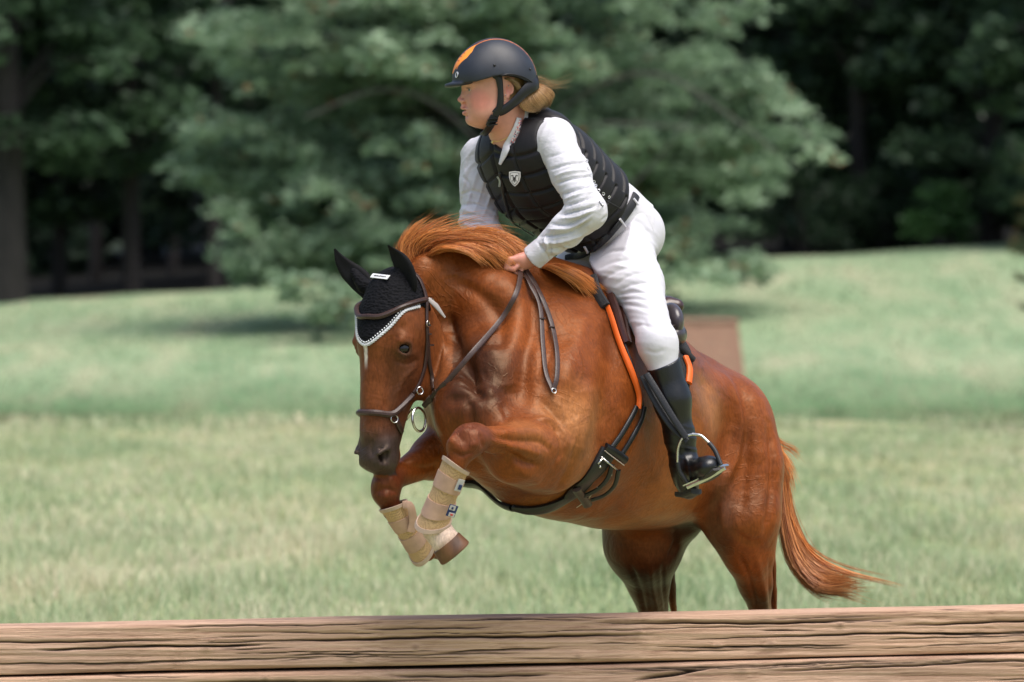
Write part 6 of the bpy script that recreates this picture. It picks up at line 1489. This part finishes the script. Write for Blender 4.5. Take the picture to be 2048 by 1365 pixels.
# low undergrowth along the foot of the wood, right
for i, (u, d, s_, lab_) in enumerate(((1905, 110, 1.0, 'bright green sapling at the foot of the wood near the right edge'), (1610, 111, 1.3, 'rounded dark shrub at the foot of the wood right of the big tree'), (1760, 112, 1.1, 'low dark shrub at the foot of the wood under the dusky tree'))):
    base = PD(u, 500, d); base[2] = zg(base[0], base[1]); t = empty('shrub', tuple(base), lab_, 'shrub', 'shrubs at the foot of the wood')
    cen = base+np.stack([r.normal(size=14)*.45*s_, r.normal(size=14)*.3, r.uniform(.2, 1.5, 14)*s_], 1)
    a_ = Acc(); 
    for c in cen[:5]: tube([base, (base+c)/2+np.array([0, 0, .1]), c], [.04, .03, .01], 8, 5, a_)
    a_.build('stem', BARK, t); V_, F_, C_ = leaves(cen, np.full(14, .42*s_), 2200, .07, 300+i, col=((.03, .08, .03), (.09, .20, .06)) if i == 0 else ((.015, .035, .018), (.04, .075, .035))); link('foliage', mesh_np('foliage', V_, F_, C_), LEAFM, t, False)
# pine at the right edge, only its branch tips enter the view
d = 62.0; base = PD(2250, 760, d); base[2] = zg(base[0], base[1]); pine = empty('pine_tree', tuple(base), 'pine whose needled branch tips reach in at the right edge of the view', 'tree')
a_ = Acc(); tube([base-np.array([0, 0, .2]), base+np.array([0, 0, 3]), base+np.array([0, 0, 7])], [.16, .11, .03], 14, 8, a_)
nd = Acc(); r = np.random.default_rng(4)
for i in range(46):
    z0 = .9+i*.12; an_ = i*2.4 if i % 3 == 0 else math.pi+math.sin(i*5.1)*1.1; L_ = (1.55-.012*i*10/10)*(1-.35*(i/46)); c0 = base+np.array([0, 0, z0]); c1 = c0+np.array([math.cos(an_)*L_, math.sin(an_)*L_, .35])
    tube([c0, (c0+c1)/2+np.array([0, 0, -.03]), c1], [.025, .016, .006], 8, 5, a_)
    n = 260; t = r.uniform(.25, 1, n)[:, None]; q0 = c0+(c1-c0)*t; dr = (c1-c0)/L_+r.normal(size=(n, 3))*.55; dr[:, 2] += .35; dr /= np.linalg.norm(dr, axis=1)[:, None]
    e_ = q0+dr*r.uniform(.10, .2, (n, 1)); sdv = np.cross(dr, (0, 1, .2)); sdv /= np.linalg.norm(sdv, axis=1)[:, None]
    V_ = np.stack([q0-sdv*.006, q0+sdv*.006, e_+sdv*.003, e_-sdv*.003], 1).reshape(-1, 3); nd.add(V_, np.arange(n*4).reshape(-1, 4), np.repeat(np.where(r.uniform(size=(n, 1)) < .12, (.22, .14, .06), (.07, .10, .045)), 4, 0))
a_.build('trunk', BARK, pine); nd.build('needles', LEAFM, pine, False)

# ================================================================== TIMBER JUMP IN FRONT
WD, nt, b = newmat('weathered_timber'); L = nt.links
tc = N_(nt, 'ShaderNodeTexCoord'); mp = N_(nt, 'ShaderNodeMapping'); L.new(tc.outputs['Object'], mp.inputs[0]); mp.inputs['Scale'].default_value = (.22, 7, 7)
dn = N_(nt, 'ShaderNodeTexNoise', Scale=2.2, Detail=3); L.new(tc.outputs['Object'], dn.inputs['Vector'])
vadd = N_(nt, 'ShaderNodeMix'); vadd.data_type = 'VECTOR' if hasattr(vadd, 'data_type') else None
vm_ = N_(nt, 'ShaderNodeVectorMath'); vm_.operation = 'MULTIPLY_ADD'; L.new(dn.outputs['Color'], vm_.inputs[0]); vm_.inputs[1].default_value = (.3, .10, .10); L.new(mp.outputs[0], vm_.inputs[2]); nt.nodes.remove(vadd)
ga = N_(nt, 'ShaderNodeTexNoise', Scale=15, Detail=9, Roughness=.72); L.new(vm_.outputs[0], ga.inputs['Vector'])
gb_ = N_(nt, 'ShaderNodeTexNoise', Scale=3.0, Detail=3, Roughness=.5); mpc = N_(nt, 'ShaderNodeMapping'); L.new(tc.outputs['Object'], mpc.inputs[0]); mpc.inputs['Scale'].default_value = (.13, 5.5, 5.5); L.new(mpc.outputs[0], gb_.inputs['Vector']); gb_.inputs['Detail'].default_value = 2.5
big_ = N_(nt, 'ShaderNodeTexNoise', Scale=1.7, Detail=3); L.new(tc.outputs['Object'], big_.inputs['Vector'])
cA = ramp(nt, ga.outputs[0], [(.30, (.19, .110, .078)), (.43, (.42, .278, .200)), (.57, (.55, .385, .288)), (.76, (.68, .49, .39))])
cB = ramp(nt, big_.outputs[0], [(.35, (.86, .82, .80)), (.65, (1.12, 1.06, 1.0))])
mx = N_(nt, 'ShaderNodeMix'); mx.data_type = 'RGBA'; mx.blend_type = 'MULTIPLY'; mx.inputs[0].default_value = 1; L.new(cA.outputs[0], mx.inputs[6]); L.new(cB.outputs[0], mx.inputs[7])
# checks: thin dark splits where the stretched noise crosses its mean
s1 = N_(nt, 'ShaderNodeMath'); s1.operation = 'SUBTRACT'; L.new(gb_.outputs[0], s1.inputs[0]); s1.inputs[1].default_value = .5
s2 = N_(nt, 'ShaderNodeMath'); s2.operation = 'ABSOLUTE'; L.new(s1.outputs[0], s2.inputs[0])
s3 = N_(nt, 'ShaderNodeMapRange'); L.new(s2.outputs[0], s3.inputs[0]); s3.inputs[1].default_value = .001; s3.inputs[2].default_value = .007; s3.inputs[3].default_value = 1; s3.inputs[4].default_value = 0
gate = N_(nt, 'ShaderNodeTexNoise', Scale=2.6, Detail=2); mpg = N_(nt, 'ShaderNodeMapping'); L.new(tc.outputs['Object'], mpg.inputs[0]); mpg.inputs['Scale'].default_value = (.8, 5, 5); L.new(mpg.outputs[0], gate.inputs['Vector']); gr = ramp(nt, gate.outputs[0], [(.58, (0,)*3), (.66, (.7,)*3)])
s4 = N_(nt, 'ShaderNodeMath'); s4.operation = 'MULTIPLY'; L.new(s3.outputs[0], s4.inputs[0]); L.new(gr.outputs[0], s4.inputs[1])
at = N_(nt, 'ShaderNodeAttribute'); at.attribute_name = 'Col'
mk = N_(nt, 'ShaderNodeMix'); mk.data_type = 'RGBA'; mk.blend_type = 'MULTIPLY'; mk.inputs[0].default_value = 1; L.new(mx.outputs[2], mk.inputs[6]); L.new(at.outputs[0], mk.inputs[7])
mx2 = N_(nt, 'ShaderNodeMix'); mx2.data_type = 'RGBA'; L.new(s4.outputs[0], mx2.inputs[0]); L.new(mk.outputs[2], mx2.inputs[6]); mx2.inputs[7].default_value = (.018, .011, .008, 1); L.new(mx2.outputs[2], b.inputs['Base Color'])
b.inputs['Roughness'].default_value = .85; b.inputs['Specular IOR Level'].default_value = .2
hh = N_(nt, 'ShaderNodeMath'); hh.operation = 'SUBTRACT'; L.new(ga.outputs[0], hh.inputs[0]); L.new(s4.outputs[0], hh.inputs[1])
bp = N_(nt, 'ShaderNodeBump', Strength=1, Distance=.006); L.new(hh.outputs[0], bp.inputs['Height']); L.new(bp.outputs[0], b.inputs['Normal'])
JA = P(-900, 1272, -1.0); JB = P(2950, 1196, .92); JL = np.linalg.norm((JB-JA)[:2]); jd = nrm(np.array([*(JB-JA)[:2], 0])); jn = np.array([jd[1], -jd[0], 0])
jump = empty('timber_jump', tuple((JA+JB)/2*np.array([1, 1, 0])), 'long low jump of stacked weathered timbers running across the foreground', 'jump')
ztA, ztB = JA[2], JB[2]
def beam(ztop, h, depth, yoff, seed, cracks, knots, name='timber'):
    "squared timber with eased edges, real splits and knots; s along, profile round the section"
    r = np.random.default_rng(seed); n = 1500; S_ = np.linspace(0, JL, n)
    hw = depth/2
    prof = []
    m = 34
    for t in np.linspace(0, 1, 60): prof.append((0, -h*t))             # front face, from top to bottom
    for t in np.linspace(0, 1, 6)[1:]: prof.append((depth*t, -h))
    for t in np.linspace(0, 1, 6)[1:]: prof.append((depth, -h+h*t))
    for t in np.linspace(0, 1, 9)[1:-1]: prof.append((depth*(1-t), 0))
    prof = np.array(prof); rc = .016; c = np.array([depth/2, -h/2]); q = prof-c
    ex = np.maximum(np.abs(q)-(np.array([depth/2, h/2])-rc), 0); ln = np.linalg.norm(ex, axis=1); k_ = np.where((ex > 0).all(1) & (ln > rc), rc/np.maximum(ln, 1e-9), 1)
    q = np.sign(q)*(np.minimum(np.abs(q), np.array([depth/2, h/2])-rc)+ex*k_[:, None]); prof = q+c
    nrmp = q/np.linalg.norm(q, axis=1)[:, None]
    SS, PP = np.meshgrid(S_, np.arange(len(prof)), indexing='ij')
    f = prof[PP, 0]; z = prof[PP, 1]
    wob = .003*np.sin(SS*.9+seed)+.002*np.sin(SS*2.3+seed*2); 
    rough_ = .0012*np.sin(SS*3+z*60+seed)+.0010*np.sin(SS*5+z*170+f*90)+.0006*np.sin(SS*11+z*400)
    dep = np.zeros_like(SS); dark = np.ones(SS.shape+(3,))
    front = f < .012
    if cracks:
        for _ in range(34):
            a_s = r.uniform(1.6, JL-1.6); b_s = a_s+r.uniform(.12, .8); z_s = -r.uniform(.006, h-.006); cracks = cracks+[(a_s, b_s, z_s, z_s+r.normal()*.004, r.uniform(.0009, .0018), r.uniform(.004, .009))]
    for (s0, s1, z0, z1, w_, dd) in cracks:
        t = np.clip((SS-s0)/(s1-s0), 0, 1); zc = z0+(z1-z0)*t+.003*np.sin(SS*5.1+z0*90)+.0015*np.sin(SS*13+z0*40)+.0008*np.sin(SS*47+z0*300); fade = np.clip(np.minimum((SS-s0), (s1-SS))*(3 if s1-s0 > .9 else 10), 0, 1)
        g = np.exp(-((z-zc)/w_)**2)*fade*front; dep += g*dd; dark *= (1-.86*np.clip(g*1.5, 0, 1))[..., None]
    for (s0, z0, rk) in knots:
        rr_ = np.hypot((SS-s0)/1.5, z-z0)/rk; dep -= .005*np.exp(-rr_**2)*front; dark *= (1-.30*np.exp(-(rr_/.55)**2)*front)[..., None]
    off = rough_-dep
    f = f+nrmp[PP, 0]*off; z = z+nrmp[PP, 1]*off
    zt = ztop+(ztB-ztA)*SS/JL
    X = JA[0]+jd[0]*SS-jn[0]*(f+yoff)+jn[0]*wob; Y = JA[1]+jd[1]*SS-jn[1]*(f+yoff)+jn[1]*wob; Z = zt+z+wob*.6
    R = np.stack([X, Y, Z], -1); Dk = dark
    n_, m_ = R.shape[:2]; i = np.arange(n_-1)[:, None]*m_; j = np.arange(m_)[None]; j2 = (j+1) % m_
    F = np.stack([i+j, i+j2, i+m_+j2, i+m_+j], -1).reshape(-1, 4); Vv = R.reshape(-1, 3); Cc = Dk.reshape(-1, 3)
    # end caps: shrink rings
    base_ = len(Vv); e0 = R[0].mean(0)+(R[0]-R[0].mean(0))*.02; e1 = R[-1].mean(0)+(R[-1]-R[-1].mean(0))*.02
    Vv = np.vstack([Vv, e0, e1]); Cc = np.vstack([Cc, np.full((2*m_, 3), .8)]); jj = np.arange(m_); k2 = (jj+1) % m_
    F = np.vstack([F, np.stack([base_+jj, base_+k2, k2, jj], 1), np.stack([(n_-1)*m_+jj, (n_-1)*m_+k2, base_+m_+k2, base_+m_+jj], 1)])
    me_ = mesh_np(name, Vv, F, Cc)
    # object space aligned with the beam so that the grain runs along it
    o = bpy.data.objects.new(name, me_); COL.objects.link(o); me_.materials.append(WD); me_.polygons.foreach_set('use_smooth', np.ones(len(me_.polygons), bool))
    ang = math.atan2(jd[1], jd[0]); tilt = math.atan2(ztB-ztA, JL); M = Matrix.Translation(Vector(JA)+Vector((0, 0, seed*3.0)))@Matrix.Rotation(ang, 4, 'Z')@Matrix.Rotation(-tilt, 4, 'Y')
    me_.transform(M.inverted()); o.parent = jump; o.matrix_parent_inverse = Matrix.Translation(-jump.location); o.matrix_basis = M
    return o
def s_of(u): return float(np.dot((P(u, 1260, np.interp(u, [-900, 2950], [-1.0, .92]))-JA)[:2], jd[:2]))
hb_1 = .148
beam(JA[2], hb_1, .17, 0, 1, [(s_of(540), s_of(1310), -.063, -.060, .0035, .022), (s_of(1180), s_of(1800), -.024, -.030, .0040, .022), (s_of(60), s_of(520), -.075, -.070, .003, .012), (s_of(-100), s_of(640), -.115, -.118, .0028, .012), (s_of(860), s_of(1110), -.105, -.100, .0025, .010), (s_of(-300), s_of(420), -.042, -.05, .0025, .010), (s_of(320), s_of(760), -.012, -.010, .002, .008), (s_of(1500), s_of(2100), -.075, -.082, .003, .012), (s_of(1750), s_of(2300), -.045, -.05, .0035, .016), (s_of(1350), s_of(1700), -.11, -.105, .0025, .010), (s_of(700), s_of(980), -.030, -.028, .002, .008)],
     [(s_of(403), -.075, .014), (s_of(415), -.058, .011), (s_of(690), -.118, .020), (s_of(820), -.09, .012), (s_of(1145), -.125, .014), (s_of(1425), -.10, .013), (s_of(1530), -.098, .016), (s_of(1265), -.055, .012), (s_of(1670), -.045, .010)])
beam(JA[2]-hb_1-.005, .15, .17, -.010, 2, [(s_of(200), s_of(900), -.030, -.034, .003, .012), (s_of(760), s_of(1100), -.018, -.03, .0035, .014), (s_of(1250), s_of(1420), -.050, -.018, .005, .02), (s_of(1500), s_of(2200), -.030, -.02, .003, .012), (s_of(1100), s_of(1700), -.012, -.010, .002, .01)], [(s_of(1470), -.03, .022), (s_of(520), -.02, .010)])
for k_ in range(2, 4): beam(JA[2]-(hb_1+.006)*k_, .15, .17, .004*k_, 2+k_, [], [])
c = (JA+JB)/2-jn*.10; bm_ = bmesh.new(); bmesh.ops.create_cube(bm_, size=1); bmesh.ops.scale(bm_, vec=(float(JL)*.98, .05, .46), verts=bm_.verts)
bmesh.ops.rotate(bm_, verts=bm_.verts, matrix=Matrix.Rotation(math.atan2(jd[1], jd[0]), 3, 'Z')); bmesh.ops.translate(bm_, vec=(c[0], c[1], .27), verts=bm_.verts); me_ = bpy.data.meshes.new('gap_dark_board'); bm_.to_mesh(me_); bm_.free(); link('gap_dark_board', me_, mat('gap_dark', (.03, .02, .015), rough=.9), jump, False)  # dark board added only to keep the gap between the timbers dark
# posts behind the timbers
for i, u in enumerate((-700, 250, 1250, 2300)):
    s0 = s_of(u); c = JA+jd*s0-jn*.245; bm_ = bmesh.new(); bmesh.ops.create_cube(bm_, size=1); bmesh.ops.scale(bm_, vec=(.10, .10, .56), verts=bm_.verts); bmesh.ops.bevel(bm_, geom=bm_.edges[:], offset=.008, segments=2, affect='EDGES'); bmesh.ops.translate(bm_, vec=(c[0], c[1], .25), verts=bm_.verts)
    me_ = bpy.data.meshes.new('post'); bm_.to_mesh(me_); bm_.free(); link('post', me_, mat('post_timber', (.30, .20, .13), rough=.85, var=.3, scale=20, bump=.003, bscale=40) if i == 0 else bpy.data.materials['post_timber'], jump, False)
# frayed fibres on the timber
# ================================================================== FAR JUMP
dj = 80.0; pxj = FPX/dj; c0 = PD(1345, 738, dj); c0[2] = zg(c0[0], c0[1])
far = empty('table_jump', tuple(c0), 'low brown wooden table jump with sloping board front on the meadow beyond the saddle', 'jump')
BRW = mat('brown_boards', (.25, .135, .088), rough=.8, var=.2, scale=5, bump=.004, bscale=20, stretch=(1, 8, 8)); BRD = mat('brown_boards_top', (.30, .17, .115), rough=.8, var=.15, scale=5)
x0, x1 = PD(1215, 700, dj)[0], PD(1492, 700, dj)[0]; H_ = PD(1345, 640, dj)[2]-.05
def quadprism(pts8, name, m):
    me_ = bpy.data.meshes.new(name); me_.from_pydata([tuple(p) for p in pts8], [], [(0, 1, 2, 3), (7, 6, 5, 4), (0, 4, 5, 1), (1, 5, 6, 2), (2, 6, 7, 3), (3, 7, 4, 0)]); me_.update(); bm_ = bmesh.new(); bm_.from_mesh(me_); bmesh.ops.recalc_face_normals(bm_, faces=bm_.faces); bm_.to_mesh(me_); bm_.free(); return link(name, me_, m, far, False)
nb_ = 6
for k_ in range(nb_):
    t0, t1 = k_/nb_, (k_+.96)/nb_; ya, yb_ = dj-CAM_D+.45*t0, dj-CAM_D+.45*t1; za, zb = c0[2]-.05+(H_-c0[2]+.05)*t0, c0[2]-.05+(H_-c0[2]+.05)*t1; ia, ib = .11*t0, .11*t1
    quadprism([(x0+ia, ya, za), (x1-ia, ya, za), (x1-ib, yb_, zb), (x0+ib, yb_, zb), (x0+ia, ya+.05, za), (x1-ia, ya+.05, za), (x1-ib, yb_+.05, zb), (x0+ib, yb_+.05, zb)], 'front_board', BRW)
y_ = dj-CAM_D
quadprism([(x0+.08, y_+.42, H_), (x1-.08, y_+.42, H_), (x1-.08, y_+1.4, H_+.02), (x0+.08, y_+1.4, H_+.02), (x0+.08, y_+.42, H_+.05), (x1-.08, y_+.42, H_+.05), (x1-.08, y_+1.4, H_+.07), (x0+.08, y_+1.4, H_+.07)], 'top_board', BRD)
for xx_, s_ in ((x0, 1), (x1, -1)):
    quadprism([(xx_+.02*s_, y_+.02, c0[2]-.1), (xx_+.02*s_, y_+1.4, c0[2]-.1), (xx_+.12*s_, y_+1.4, H_), (xx_+.12*s_, y_+.46, H_), (xx_+.05*s_, y_+.02, c0[2]-.1), (xx_+.05*s_, y_+1.4, c0[2]-.1), (xx_+.15*s_, y_+1.4, H_), (xx_+.15*s_, y_+.46, H_)], 'side_panel', BRW)
